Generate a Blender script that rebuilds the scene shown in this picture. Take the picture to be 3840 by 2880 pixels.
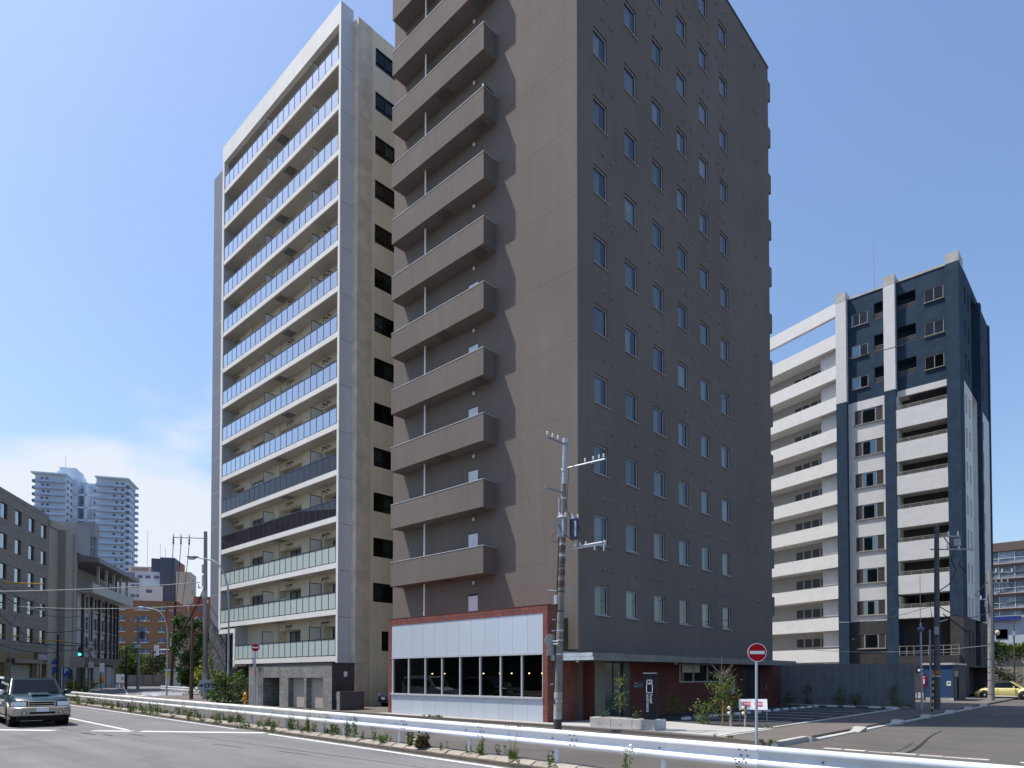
import bpy, bmesh, math, random
from mathutils import Vector, Matrix
R = math.radians
for o in list(bpy.data.objects): bpy.data.objects.remove(o)
S = bpy.context.scene
C = S.collection
rnd = random.Random(7)

# ---------------------------------------------------------------- camera
cam = bpy.data.cameras.new('camera'); camo = bpy.data.objects.new('camera', cam); C.objects.link(camo)
camo.location = (0, 0, 1.9)
camo.rotation_euler = (R(91.277), 0, R(43.14))
cam.sensor_width = 36; cam.lens = 23.43; cam.shift_y = 0.2706
cam.clip_start = 0.1; cam.clip_end = 6000
S.camera = camo

# ---------------------------------------------------------------- sky and sun
SUN_EL, SUN_DIR = R(63.8), Vector((0.829, 0.559))            # horizontal direction the light travels
W = bpy.data.worlds.new('World'); S.world = W; W.use_nodes = True
nt = W.node_tree; nt.nodes.clear()
def wn(t, **k):
    n = nt.nodes.new(t)
    for a, b in k.items(): setattr(n, a, b)
    return n
wo = wn('ShaderNodeOutputWorld'); bg = wn('ShaderNodeBackground'); bg.inputs['Strength'].default_value = 0.15
sky = wn('ShaderNodeTexSky', sky_type='NISHITA', sun_disc=False, sun_elevation=SUN_EL,
         sun_rotation=math.atan2(-SUN_DIR.x, -SUN_DIR.y) % (2*math.pi), altitude=20, air_density=1.25, dust_density=1.7, ozone_density=4.0)
tc = wn('ShaderNodeTexCoord'); sep = wn('ShaderNodeSeparateXYZ'); nt.links.new(tc.outputs['Generated'], sep.inputs[0])
def wmath(op, a, b=None, clamp=False):
    n = wn('ShaderNodeMath', operation=op, use_clamp=clamp)
    for i, v in enumerate((a, b)):
        if v is None: continue
        if isinstance(v, (int, float)): n.inputs[i].default_value = v
        else: nt.links.new(v, n.inputs[i])
    return n.outputs[0]
# a low bank of summer cloud lying over the west-north-west horizon
mp = wn('ShaderNodeMapping'); mp.inputs['Scale'].default_value = (2.2, 2.2, 5.2); mp.inputs['Location'].default_value = (0.35, 0.2, 0.1)
nt.links.new(tc.outputs['Generated'], mp.inputs[0])
nz = wn('ShaderNodeTexNoise'); nz.inputs['Scale'].default_value = 1.7; nz.inputs['Detail'].default_value = 7; nz.inputs['Roughness'].default_value = 0.52
nt.links.new(mp.outputs[0], nz.inputs['Vector'])
west = wmath('ADD', wmath('MULTIPLY', sep.outputs[0], -0.97), wmath('MULTIPLY', sep.outputs[1], 0.24))
wmask = wn('ShaderNodeMapRange', interpolation_type='SMOOTHSTEP'); wmask.inputs[1].default_value = 0.66; wmask.inputs[2].default_value = 0.93
nt.links.new(west, wmask.inputs[0])
low = wn('ShaderNodeMapRange', interpolation_type='SMOOTHSTEP'); low.inputs[1].default_value = 0.335; low.inputs[2].default_value = 0.19
nt.links.new(sep.outputs[2], low.inputs[0])
dens = wmath('ADD', nz.outputs[0], wmath('MULTIPLY', low.outputs[0], 0.55))
dens = wmath('MULTIPLY', dens, wmask.outputs[0])
cl = wn('ShaderNodeMapRange', interpolation_type='SMOOTHSTEP'); cl.inputs[1].default_value = 0.58; cl.inputs[2].default_value = 0.88; cl.inputs[4].default_value = 0.92
nt.links.new(dens, cl.inputs[0])
mixc = wn('ShaderNodeMixRGB'); mixc.inputs[2].default_value = (4.7, 4.95, 5.4, 1)
tint = wn('ShaderNodeMixRGB', blend_type='MULTIPLY'); tint.inputs[0].default_value = 1; tint.inputs[2].default_value = (0.97, 1.0, 1.06, 1)      # camera white balance
nt.links.new(sky.outputs[0], tint.inputs[1])
nt.links.new(cl.outputs[0], mixc.inputs[0]); nt.links.new(tint.outputs[0], mixc.inputs[1])
nt.links.new(mixc.outputs[0], bg.inputs[0]); nt.links.new(bg.outputs[0], wo.inputs[0])

sl = bpy.data.lights.new('sun', 'SUN'); sl.energy = 5.0; sl.angle = R(0.53); sl.color = (1.0, 0.955, 0.88)
so = bpy.data.objects.new('sun', sl); C.objects.link(so)
ce = math.cos(SUN_EL)
so.rotation_euler = Vector((SUN_DIR.x*ce, SUN_DIR.y*ce, -math.sin(SUN_EL))).to_track_quat('-Z', 'Y').to_euler()
so.location = (-60, -40, 120)
S.view_settings.view_transform = 'Standard'; S.view_settings.look = 'None'
S.view_settings.exposure = 0.25; S.view_settings.gamma = 1; S.view_settings.use_curve_mapping = False
S.render.engine = 'CYCLES'
S.cycles.max_bounces = 6; S.cycles.transparent_max_bounces = 12; S.cycles.glossy_bounces = 3; S.cycles.diffuse_bounces = 3

# ---------------------------------------------------------------- materials
MATS = {}
def M(name, col, rough=0.75, var=0.12, scale=1.5, bump=0.0, bscale=40.0, spec=0.3, metal=0.0, streak=0.0, wear=0.0, speck=0.0, rndv=0.0, coat=0.0, emit=None, estr=0.0, dirt=None):
    if name in MATS: return MATS[name]
    m = bpy.data.materials.new(name); m.use_nodes = True; t = m.node_tree; L = t.links
    b = t.nodes['Principled BSDF']
    b.inputs['Roughness'].default_value = rough; b.inputs['Metallic'].default_value = metal
    b.inputs['Specular IOR Level'].default_value = spec
    if coat: b.inputs['Coat Weight'].default_value = coat; b.inputs['Coat Roughness'].default_value = 0.05
    c = (*col, 1) if len(col) == 3 else col
    b.inputs['Base Color'].default_value = c
    if emit: b.inputs['Emission Color'].default_value = (*emit, 1); b.inputs['Emission Strength'].default_value = estr
    if var or bump or streak or rndv or dirt or wear:
        co = t.nodes.new('ShaderNodeTexCoord'); oi = t.nodes.new('ShaderNodeObjectInfo')
        ad = t.nodes.new('ShaderNodeVectorMath'); ad.operation = 'MULTIPLY_ADD'
        L.new(oi.outputs['Random'], ad.inputs[0]); ad.inputs[1].default_value = (31, 17, 23); L.new(co.outputs['Object'], ad.inputs[2])
        vec = ad.outputs[0]; prev = None
        def nzz(sc, det=5, v=vec, ro=0.6):
            n = t.nodes.new('ShaderNodeTexNoise'); n.inputs['Scale'].default_value = sc; n.inputs['Detail'].default_value = det; n.inputs['Roughness'].default_value = ro
            L.new(v, n.inputs['Vector']); return n.outputs[0]
        def rng(v, a, bb, f0=0.3, f1=0.7):
            n = t.nodes.new('ShaderNodeMapRange'); n.inputs[1].default_value = f0; n.inputs[2].default_value = f1
            n.inputs[3].default_value = a; n.inputs[4].default_value = bb; L.new(v, n.inputs[0]); return n.outputs[0]
        def mul(a, bb):
            n = t.nodes.new('ShaderNodeMath'); n.operation = 'MULTIPLY'
            L.new(a, n.inputs[0])
            if isinstance(bb, float): n.inputs[1].default_value = bb
            else: L.new(bb, n.inputs[1])
            return n.outputs[0]
        f = rng(nzz(scale), 1-var, 1+var)
        if streak:
            mpp = t.nodes.new('ShaderNodeMapping'); mpp.inputs['Scale'].default_value = (1.6, 1.6, 0.07); L.new(vec, mpp.inputs[0])
            f = mul(f, rng(nzz(2.0, 4, mpp.outputs[0]), 1-streak, 1+streak*0.5))
        if wear:                                       # tyre wear and paving lanes running along x
            mpp = t.nodes.new('ShaderNodeMapping'); mpp.inputs['Scale'].default_value = (0.035, 1.1, 1.0); mpp.inputs['Rotation'].default_value = (0, 0, 0.055); L.new(vec, mpp.inputs[0])
            f = mul(f, rng(nzz(1.3, 5, mpp.outputs[0]), 1-wear, 1+wear))
        if speck: f = mul(f, rng(nzz(28, 3), 1-speck, 1+speck))
        if rndv: f = mul(f, rng(oi.outputs['Random'], 1-rndv, 1+rndv, 0, 1))
        hs = t.nodes.new('ShaderNodeVectorMath'); hs.operation = 'SCALE'; hs.inputs[0].default_value = c[:3]; L.new(f, hs.inputs['Scale'])
        outc = hs.outputs[0]
        if dirt:                                       # (colour, lower threshold, scale)
            mx = t.nodes.new('ShaderNodeMixRGB'); L.new(rng(nzz(dirt[2], 8), 0.0, 1.0, dirt[1], dirt[1]+0.12), mx.inputs[0])
            L.new(outc, mx.inputs[1]); mx.inputs[2].default_value = (*dirt[0], 1); outc = mx.outputs[0]
        L.new(outc, b.inputs['Base Color'])
        if bump:
            bn = t.nodes.new('ShaderNodeBump'); bn.inputs['Strength'].default_value = min(1, bump); bn.inputs['Distance'].default_value = 0.02*max(1, bump)
            L.new(nzz(bscale, 4, co.outputs['Object']), bn.inputs['Height']); L.new(bn.outputs[0], b.inputs['Normal'])
    MATS[name] = m; return m

def GLASS(name, tint=(0.55, 0.6, 0.62), ior=1.5, refl=1.0, rough=0.01, body=None, bodyf=0.0):
    if name in MATS: return MATS[name]
    m = bpy.data.materials.new(name); m.use_nodes = True; t = m.node_tree; L = t.links; t.nodes.clear()
    o = t.nodes.new('ShaderNodeOutputMaterial'); tr = t.nodes.new('ShaderNodeBsdfTransparent'); tr.inputs[0].default_value = (*tint, 1)
    g = t.nodes.new('ShaderNodeBsdfGlossy'); g.inputs['Roughness'].default_value = rough; g.inputs[0].default_value = (0.95, 0.97, 1, 1)
    fr = t.nodes.new('ShaderNodeFresnel'); fr.inputs[0].default_value = ior
    mx = t.nodes.new('ShaderNodeMixShader'); ml = t.nodes.new('ShaderNodeMath'); ml.operation = 'MULTIPLY'; ml.inputs[1].default_value = refl; ml.use_clamp = True
    L.new(fr.outputs[0], ml.inputs[0]); L.new(ml.outputs[0], mx.inputs[0])
    src = tr.outputs[0]
    if body:
        d = t.nodes.new('ShaderNodeBsdfDiffuse'); d.inputs[0].default_value = (*body, 1); m2 = t.nodes.new('ShaderNodeMixShader'); m2.inputs[0].default_value = bodyf
        L.new(src, m2.inputs[1]); L.new(d.outputs[0], m2.inputs[2]); src = m2.outputs[0]
    L.new(src, mx.inputs[1]); L.new(g.outputs[0], mx.inputs[2]); L.new(mx.outputs[0], o.inputs[0])
    MATS[name] = m; return m

def BRICKM(name, c1, c2, mortar, bw, bh, rough=0.7, off=0.5, rot=None, bump=0.35, msize=0.012, axis='xz', spec=0.3, vr=0.16):
    """masonry or tile too small to build piece by piece; axis picks the plane"""
    if name in MATS: return MATS[name]
    m = bpy.data.materials.new(name); m.use_nodes = True; t = m.node_tree; L = t.links; b = t.nodes['Principled BSDF']
    co = t.nodes.new('ShaderNodeTexCoord'); sp = t.nodes.new('ShaderNodeSeparateXYZ'); cb = t.nodes.new('ShaderNodeCombineXYZ')
    L.new(co.outputs['Object'], sp.inputs[0])
    ad = t.nodes.new('ShaderNodeMath'); ad.operation = 'ADD'; L.new(sp.outputs[0], ad.inputs[0]); L.new(sp.outputs[1], ad.inputs[1])
    L.new(ad.outputs[0], cb.inputs[0 if axis == 'xz' else 1]); L.new(sp.outputs[2], cb.inputs[1 if axis == 'xz' else 0])
    br = t.nodes.new('ShaderNodeTexBrick'); br.offset = off
    br.inputs['Color1'].default_value = (*c1, 1); br.inputs['Color2'].default_value = (*c2, 1); br.inputs['Mortar'].default_value = (*mortar, 1)
    br.inputs['Scale'].default_value = 1; br.inputs['Mortar Size'].default_value = msize; br.inputs['Brick Width'].default_value = bw; br.inputs['Row Height'].default_value = bh
    L.new(cb.outputs[0], br.inputs['Vector'])
    n = t.nodes.new('ShaderNodeTexNoise'); n.inputs['Scale'].default_value = 1.3; n.inputs['Detail'].default_value = 6; L.new(co.outputs['Object'], n.inputs['Vector'])
    mr = t.nodes.new('ShaderNodeMapRange'); mr.inputs[1].default_value = 0.3; mr.inputs[2].default_value = 0.7; mr.inputs[3].default_value = 1-vr; mr.inputs[4].default_value = 1+vr*.9; L.new(n.outputs[0], mr.inputs[0])
    sc = t.nodes.new('ShaderNodeVectorMath'); sc.operation = 'SCALE'; L.new(br.outputs['Color'], sc.inputs[0]); L.new(mr.outputs[0], sc.inputs['Scale'])
    L.new(sc.outputs[0], b.inputs['Base Color']); b.inputs['Roughness'].default_value = rough; b.inputs['Specular IOR Level'].default_value = spec
    bn = t.nodes.new('ShaderNodeBump'); bn.invert = True; bn.inputs['Strength'].default_value = bump; bn.inputs['Distance'].default_value = 0.01
    L.new(br.outputs['Fac'], bn.inputs['Height']); L.new(bn.outputs[0], b.inputs['Normal'])
    MATS[name] = m; return m

# ---------------------------------------------------------------- mesh building
class MB:
    def __init__(s): s.v = []; s.f = []; s.sm = []
    def add(s, vs, fs, smooth=False):
        k = len(s.v); s.v += [tuple(v) for v in vs]
        for f in fs: s.f.append(tuple(i+k for i in f)); s.sm.append(smooth)
        return s
    def quad(s, a, b, c, d): return s.add([a, b, c, d], [(0, 1, 2, 3)])
    def poly(s, p): return s.add(p, [tuple(range(len(p)))])
    def box(s, x0, x1, y0, y1, z0, z1):
        if x0 > x1: x0, x1 = x1, x0
        if y0 > y1: y0, y1 = y1, y0
        if z0 > z1: z0, z1 = z1, z0
        return s.add([(x0,y0,z0),(x1,y0,z0),(x1,y1,z0),(x0,y1,z0),(x0,y0,z1),(x1,y0,z1),(x1,y1,z1),(x0,y1,z1)],
                     [(0,3,2,1),(4,5,6,7),(0,1,5,4),(1,2,6,5),(2,3,7,6),(3,0,4,7)])
    def obox(s, o, u, w, lu, lw, z0, z1):                 # box on an oblique base: corner o, unit directions u and w
        o = Vector((o[0], o[1], 0)); u = Vector((u[0], u[1], 0))*lu; w = Vector((w[0], w[1], 0))*lw
        p = [o, o+u, o+u+w, o+w]
        vs = [(q.x, q.y, z0) for q in p]+[(q.x, q.y, z1) for q in p]
        return s.add(vs, [(0,3,2,1),(4,5,6,7),(0,1,5,4),(1,2,6,5),(2,3,7,6),(3,0,4,7)])
    def prism(s, pts, vec):                               # planar loop extruded by vec
        n = len(pts); vec = Vector(vec); a = [Vector(p) for p in pts]; b = [p+vec for p in a]
        return s.add(a+b, [tuple(range(n-1, -1, -1)), tuple(range(n, 2*n))]+[(i, (i+1) % n, n+(i+1) % n, n+i) for i in range(n)])
    def cyl(s, p0, p1, r0, r1=None, n=10, cap=True):
        r1 = r0 if r1 is None else r1
        p0 = Vector(p0); p1 = Vector(p1); q = (p1-p0).to_track_quat('Z', 'Y')
        vs = []
        for p, r in ((p0, r0), (p1, r1)):
            for i in range(n):
                a = 2*math.pi*i/n; vs.append(p+q @ Vector((r*math.cos(a), r*math.sin(a), 0)))
        s.add(vs, [(i, (i+1) % n, n+(i+1) % n, n+i) for i in range(n)], True)
        if cap: s.add(vs, [tuple(range(n-1, -1, -1)), tuple(range(n, 2*n))])
        return s
    def tube(s, pts, r, n=6):
        pts = [Vector(p) for p in pts]; rings = []
        for i, p in enumerate(pts):
            d = (pts[min(i+1, len(pts)-1)]-pts[max(i-1, 0)])
            q = d.to_track_quat('Z', 'Y'); rr = r[i] if isinstance(r, (list, tuple)) else r
            rings.append([p+q @ Vector((rr*math.cos(2*math.pi*k/n), rr*math.sin(2*math.pi*k/n), 0)) for k in range(n)])
        vs = [v for g in rings for v in g]; m = len(pts)
        s.add(vs, [(j*n+k, j*n+(k+1) % n, (j+1)*n+(k+1) % n, (j+1)*n+k) for j in range(m-1) for k in range(n)], True)
        return s.add(vs, [tuple(range(n-1, -1, -1)), tuple(range((m-1)*n, m*n))])
    def lathe(s, prof, n=16, c=(0, 0, 0), axis='z'):
        vs = []
        for r, z in prof:
            for i in range(n):
                a = 2*math.pi*i/n; p = (r*math.cos(a), r*math.sin(a), z)
                if axis == 'y': p = (p[0], p[2], p[1])
                if axis == 'x': p = (p[2], p[0], p[1])
                vs.append((p[0]+c[0], p[1]+c[1], p[2]+c[2]))
        m = len(prof)
        s.add(vs, [(j*n+i, j*n+(i+1) % n, (j+1)*n+(i+1) % n, (j+1)*n+i) for j in range(m-1) for i in range(n)], True)
        return s.add(vs, [tuple(range(n-1, -1, -1)), tuple(range((m-1)*n, m*n))])
    def sphere(s, c, rx, ry=None, rz=None, n=12, m=8):
        ry = ry or rx; rz = rz or rx; vs = []
        for j in range(m+1):
            t = math.pi*j/m
            for i in range(n):
                a = 2*math.pi*i/n; vs.append((c[0]+rx*math.sin(t)*math.cos(a), c[1]+ry*math.sin(t)*math.sin(a), c[2]+rz*math.cos(t)))
        return s.add(vs, [(j*n+i, (j+1)*n+i, (j+1)*n+(i+1) % n, j*n+(i+1) % n) for j in range(m) for i in range(n)], True)
    def wall(s, o, u, n, U, V, holes=()):
        """upright sheet with openings; holes = (u0, u1, z0, z1, depth, closed at the back)"""
        o = Vector(o); u = Vector(u); n = Vector(n); Z = Vector((0, 0, 1))
        P = lambda a, z, d=0: o+u*a+Z*z-n*d
        us = sorted({U[0], U[1]} | {x for h in holes for x in h[:2] if U[0] < x < U[1]})
        vs = sorted({V[0], V[1]} | {x for h in holes for x in h[2:4] if V[0] < x < V[1]})
        for i in range(len(us)-1):
            a, b = us[i], us[i+1]; run = None
            for j in range(len(vs)-1):
                c, d = vs[j], vs[j+1]; mu, mv = (a+b)/2, (c+d)/2
                hole = any(h[0] < mu < h[1] and h[2] < mv < h[3] for h in holes)
                if not hole:
                    if run is None: run = [c, d]
                    else: run[1] = d
                if hole or j == len(vs)-2:
                    if run: s.quad(P(a, run[0]), P(b, run[0]), P(b, run[1]), P(a, run[1]))
                    run = None
        for h in holes:
            a, b, c, d, e = h[:5]
            s.quad(P(a, c), P(a, c, e), P(b, c, e), P(b, c)); s.quad(P(a, d), P(b, d), P(b, d, e), P(a, d, e))
            s.quad(P(a, c), P(a, d), P(a, d, e), P(a, c, e)); s.quad(P(b, c), P(b, c, e), P(b, d, e), P(b, d))
            if len(h) > 5 and h[5]: s.quad(P(a, c, e), P(b, c, e), P(b, d, e), P(a, d, e))
        return s
    def mesh(s, name, mat):
        me = bpy.data.meshes.new(name); me.from_pydata(s.v, [], s.f); me.materials.append(mat)
        me.polygons.foreach_set('use_smooth', s.sm); me.update(); return me
    def shift(s, d): s.v = [(a+d[0], b+d[1], c+d[2]) for a, b, c in s.v]; return s

def ob(name, me, parent=None, loc=(0, 0, 0), rz=0.0, rot=None, scale=None):
    o = bpy.data.objects.new(name, me); C.objects.link(o); o.location = loc
    o.rotation_euler = rot if rot else (0, 0, rz)
    if scale: o.scale = scale
    if parent: o.parent = parent
    return o
def part(name, mb, mat, parent, loc=(0, 0, 0), rz=0.0, bevel=0, label=None, rot=None):
    o = ob(name, mb.mesh(name, mat) if isinstance(mb, MB) else mb, parent, loc, rz, rot)
    if bevel:
        b = o.modifiers.new('bevel', 'BEVEL'); b.width = bevel; b.segments = 2; b.limit_method = 'ANGLE'
    if label: o['label'] = label
    return o
def tag(o, label, cat, group=None):
    o['label'] = label; o['category'] = cat
    if group: o['group'] = group
    return o
def thing(name, label, cat, loc=(0, 0, 0), rz=0.0, group=None, scale=None):
    return tag(ob(name, None, None, loc, rz, scale=scale), label, cat, group)
def struct(name, mb, mat, parent=None, loc=(0, 0, 0)):
    o = part(name, mb, mat, parent, loc)
    if not parent: o['kind'] = 'structure'
    return o
def stuff(o): o['kind'] = 'stuff'; return o
def dup(root, loc, rz, label, group=None):
    r = root.copy(); C.objects.link(r); r.location = loc; r.rotation_euler = (0, 0, rz); r['label'] = label
    if group: r['group'] = group
    for ch in root.children:
        c = ch.copy(); C.objects.link(c); c.parent = r
        for g in ch.children:
            d = g.copy(); C.objects.link(d); d.parent = c
    return r
def text_mesh(txt, size, mat, depth=0.004, align='CENTER'):
    cu = bpy.data.curves.new('lettering', 'FONT'); cu.body = txt; cu.size = size; cu.extrude = depth; cu.align_x = align; cu.align_y = 'CENTER'
    o = bpy.data.objects.new('lettering', cu); C.objects.link(o)
    dg = bpy.context.evaluated_depsgraph_get(); me = bpy.data.meshes.new_from_object(o.evaluated_get(dg))
    bpy.data.objects.remove(o); bpy.data.curves.remove(cu); me.materials.clear(); me.materials.append(mat); return me
RUP = (R(90), 0, 0)          # lettering stood upright, read from -Y

# common materials
m_asph = M('asphalt', (0.165, 0.160, 0.162), 0.9, 0.10, 0.35, 0.5, 90, 0.2, wear=.16, speck=.16, dirt=((0.125, 0.121, 0.123), 0.57, 0.30))
m_asph2 = M('asphalt_lane', (0.105, 0.095, 0.088), 0.9, 0.12, 0.5, 0.5, 80, 0.2, wear=.12, speck=.16, dirt=((0.13, 0.12, 0.112), 0.59, 0.25))
m_asph3 = M('asphalt_parking', (0.055, 0.053, 0.057), 0.9, 0.12, 0.6, 0.4, 90, 0.2)
m_paint = M('road_paint', (0.62, 0.62, 0.60), 0.7, 0.12, 6, 0.2, 60, dirt=((0.2, 0.2, 0.2), 0.60, 5))
m_conc = M('concrete', (0.46, 0.44, 0.41), 0.85, 0.14, 1.5, 0.3, 50, 0.2, streak=0.12)
m_conc_pole = M('concrete_pole', (0.22, 0.205, 0.185), 0.85, 0.2, 3, 0.3, 40, 0.2, streak=0.25)
m_kerb = M('kerb_stone', (0.30, 0.265, 0.225), 0.9, 0.22, 3, 0.6, 30, 0.2, rndv=0.14, dirt=((0.16, 0.14, 0.115), 0.57, 3))
m_galv = M('galvanised_steel', (0.42, 0.46, 0.52), 0.42, 0.12, 4, 0, 1, 0.5, metal=0.35)
m_steel = M('painted_steel_grey', (0.33, 0.35, 0.38), 0.45, 0.1, 3, spec=0.5)
m_dark = M('dark_metal', (0.03, 0.032, 0.037), 0.4, 0.1, 2, spec=0.5)
m_black = M('black_void', (0.006, 0.006, 0.007), 0.8, 0)
m_white = M('white_paint', (0.78, 0.77, 0.75), 0.6, 0.05, 2)
m_rubber = M('rubber', (0.018, 0.018, 0.019), 0.8, 0.1, 8)
m_cable = M('cable_sheath', (0.02, 0.02, 0.022), 0.6, 0)
m_porc = M('porcelain', (0.75, 0.72, 0.68), 0.25, 0.05, 3, spec=0.6)
m_chrome = M('chrome', (0.72, 0.74, 0.76), 0.15, 0, metal=1.0)
m_glass = GLASS('window_glass', (0.62, 0.68, 0.70), ior=1.75)
m_glassd = GLASS('dark_glass', (0.16, 0.17, 0.18), refl=0.9)
m_wood = M('sawn_wood', (0.34, 0.20, 0.08), 0.8, 0.25, 6)
m_soil = M('soil', (0.09, 0.065, 0.045), 0.95, 0.3, 9, 0.8, 40)

# ================================================================ the setting
def railY(x): return 10.913-0.055*x
struct('ground', MB().quad((-2500,-2500,-0.165),(2500,-2500,-0.165),(2500,2500,-0.165),(-2500,2500,-0.165)), M('ground_asphalt', (0.15, 0.145, 0.14), 0.9, 0.12, 0.1, 0.3, 60, 0.2))
struct('road', MB().poly([(-160,-14,-0.15),(40,-14,-0.15),(40,railY(40)-0.55,-0.15),(-62,railY(-62)-0.55,-0.15),(-80,24,-0.15),(-160,46,-0.15)]), m_asph)
struct('service_lane', MB().prism([(-63,railY(-63)+0.1,-0.3),(40,railY(40)+0.1,-0.3),(40,18.45,-0.3),(-7.62,19.36,-0.3),(-7.62,20.6,-0.3),(-63,20.6,-0.3)], (0,0,0.20)), m_asph2)
struct('side_street', MB().prism([(-7.7,19.4,-0.35),(9,19.0,-0.35),(9,130,-0.35),(-7.7,130,-0.35)], (0,0,0.235)), m_asph2)
struct('pavement', MB().prism([(-66,20.15,-0.3),(-31,19.95,-0.3),(-17,19.98,-0.3),(-9.3,19.45,-0.3),(-7.56,18.9,-0.3),(-7.56,118,-0.3),(-66,118,-0.3)], (0,0,0.3)),
       M('pavement_asphalt', (0.135, 0.117, 0.106), 0.9, 0.12, 0.5, 0.5, 80, 0.2, dirt=((0.10,0.088,0.082), 0.6, 0.5)))
struct('forecourt', MB().prism([(-17.3,20.10,0.001),(-12.2,20.18,0.001),(-9.42,19.75,0.001),(-9.5,23.9,0.001),(-12.1,23.9,0.001),(-12.1,24.1,0.001),(-17.0,25.5,0.001)], (0,0,0.012)),
       M('pale_concrete', (0.36, 0.35, 0.33), 0.85, 0.08, 0.8, 0.15, 60))
struct('gravel_edging', MB().prism([(-28.4,20.15,0.001),(-17.3,20.15,0.001),(-17.3,20.80,0.001),(-28.4,20.80,0.001)], (0,0,0.008)), M('gravel', (0.36,0.335,0.30), 0.9, 0.35, 25, 1.0, 60))
struct('parking_lot', MB().prism([(-16.9,25.5,0.001),(-12.1,24.1,0.001),(-9.75,24.3,0.001),(-10.0,43.6,0.001),(-16.9,44.2,0.001)], (0,0,0.004)), m_asph3)
# white bay lines on the car park, one strip each
for i, y in enumerate((27.9, 30.4, 32.9, 35.4, 37.9, 40.4)):
    struct('bay_line', MB().box(-14.3, -10.4, y, y+0.12, 0.0055, 0.009), m_paint)
o = struct('parking_edging', MB().prism([(-9.63,19.9,0.001),(-9.99,43.8,0.001),(-10.09,43.8,0.001),(-9.73,19.9,0.001)], (0,0,0.006)), m_conc)
st = MB().box(-0.06, 0.06, 0.006, 0.994, 0, 0.03).mesh('edging_stone', M('edging_concrete', (0.5,0.48,0.45), 0.85, 0.12, 2, rndv=0.1))
for i in range(24): ob('edging_stone', st, o, (-9.68-0.016*i, 19.9+i*1.0, 0.004), R(0.9))
for i in range(7): ob('edging_stone', st, o, (-9.6-i*1.0, 43.9, 0.06), R(90))
# sealed seam in the side street
seam = MB(); pts = [(-4.4,19.6),(-4.45,20.8),(-4.6,22.2),(-4.8,23.8),(-4.98,25.2),(-5.15,27.0),(-5.28,29.0)]
for i in range(len(pts)-1):
    (a, b), (c, d) = pts[i], pts[i+1]; w0, w1 = 0.06-0.006*i, 0.06-0.006*(i+1)
    seam.quad((a-w0,b,-0.111),(a+w0,b,-0.111),(c+w1,d,-0.111),(c-w1,d,-0.111))
pts2 = [(-4.66,19.6),(-4.75,21.0),(-4.95,23.0)]
for i in range(2):
    (a, b), (c, d) = pts2[i], pts2[i+1]; seam.quad((a-.018,b,-0.111),(a+.018,b,-0.111),(c+.012,d,-0.111),(c-.012,d,-0.111))
struct('tar_seam', seam, M('tar', (0.02,0.02,0.021), 0.7, 0.1, 5))

# painted lines on the main road
def strip(name, a, b, w0, w1=None, z=-0.146, mat=None):
    a = Vector((*a, 0)); b = Vector((*b, 0)); n = Vector((-(b-a).y, (b-a).x, 0)).normalized(); w1 = w1 or w0
    p = [a-n*w0/2, b-n*w1/2, b+n*w1/2, a+n*w0/2]
    struct(name, MB().poly([(q.x, q.y, z) for q in p]), mat or m_paint)
strip('lane_line', (-70, 10.45), (-27.9, 8.5), 0.16)
strip('lane_line', (-66, 4.2), (-40, 3.2), 0.16)
strip('stop_line', (-36.5, 1.6), (-29.75, 6.55), 0.42)
strip('stop_line', (-28.5, 7.5), (-27.2, 8.45), 0.36)
strip('stop_line', (-26.9, 8.65), (-22.9, 11.45), 0.40)
strip('edge_line', (-22.4, 11.32), (-4.0, 10.35), 0.15)
strip('edge_line', (-60, 13.3), (-25.4, 11.5), 0.12)
m_patch = M('asphalt_patch', (0.035,0.034,0.035), 0.9, 0.2, 6, 0.5, 60)
for (x, y, a, b) in ((-27.2,7.0,.9,.10),(-26.0,7.3,.6,.08),(-25.3,8.0,1.1,.07),(-19.5,8.6,1.2,.035),(-16.3,9.0,1.0,.03),(-30.2,7.0,.7,.05)):
    q = [(x+a*math.cos(t)*rnd.uniform(.6,1), y+b*math.sin(t)*rnd.uniform(.6,1)+.25*a*math.cos(t)*.3, -0.1465) for t in [2*math.pi*i/11 for i in range(11)]]
    struct('road_patch', MB().poly(q), m_patch)
struct('tar_seam', MB().poly([(-26,9.1,-.1468),(-17,9.35,-.1468),(-10,9.6,-.1468),(-10,9.62,-.1468),(-17,9.38,-.1468),(-26,9.13,-.1468)]), m_patch)
for i in range(6): strip('crossing_stripe', (-79+i*.15, 20.5+i*1.0), (-74.5+i*.15, 20.3+i*1.0), 0.45, z=-0.144)
strip('lane_line', (-120, 36), (-84, 25.5), 0.2, z=-0.144)

# kerb under the guardrail: sloped stones with open joints
kerb = struct('kerb', MB().prism([(-62,railY(-62)-0.52,-0.2),(40,railY(40)-0.52,-0.2),(40,railY(40)+0.12,-0.2),(-62,railY(-62)+0.12,-0.2)], (0,0,0.13)), M('kerb_bed', (0.13,0.11,0.085), 0.95, 0.3, 6, 0.8, 40))
prof = [(-0.50,-0.16),(-0.50,-0.12),(-0.27,-0.015),(-0.22,0.0),(0.10,0.0),(0.10,-0.16)]
kst = []
for k in range(4):
    g = random.Random(k); L_ = 0.585; pts = []
    mb = MB(); a = [(g.uniform(0,.012), y+g.uniform(-.008,.008), z+g.uniform(-.006,.006)) for y, z in prof]; b = [(L_-g.uniform(0,.012), y+g.uniform(-.008,.008), z+g.uniform(-.006,.006)) for y, z in prof]
    n = len(prof); mb.add(a+b, [tuple(range(n)), tuple(range(2*n-1, n-1, -1))]+[(i, n+i, n+(i+1) % n, (i+1) % n) for i in range(n)])
    kst.append(mb.mesh('kerb_stone', m_kerb))
ang = math.atan(-0.055)
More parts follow.
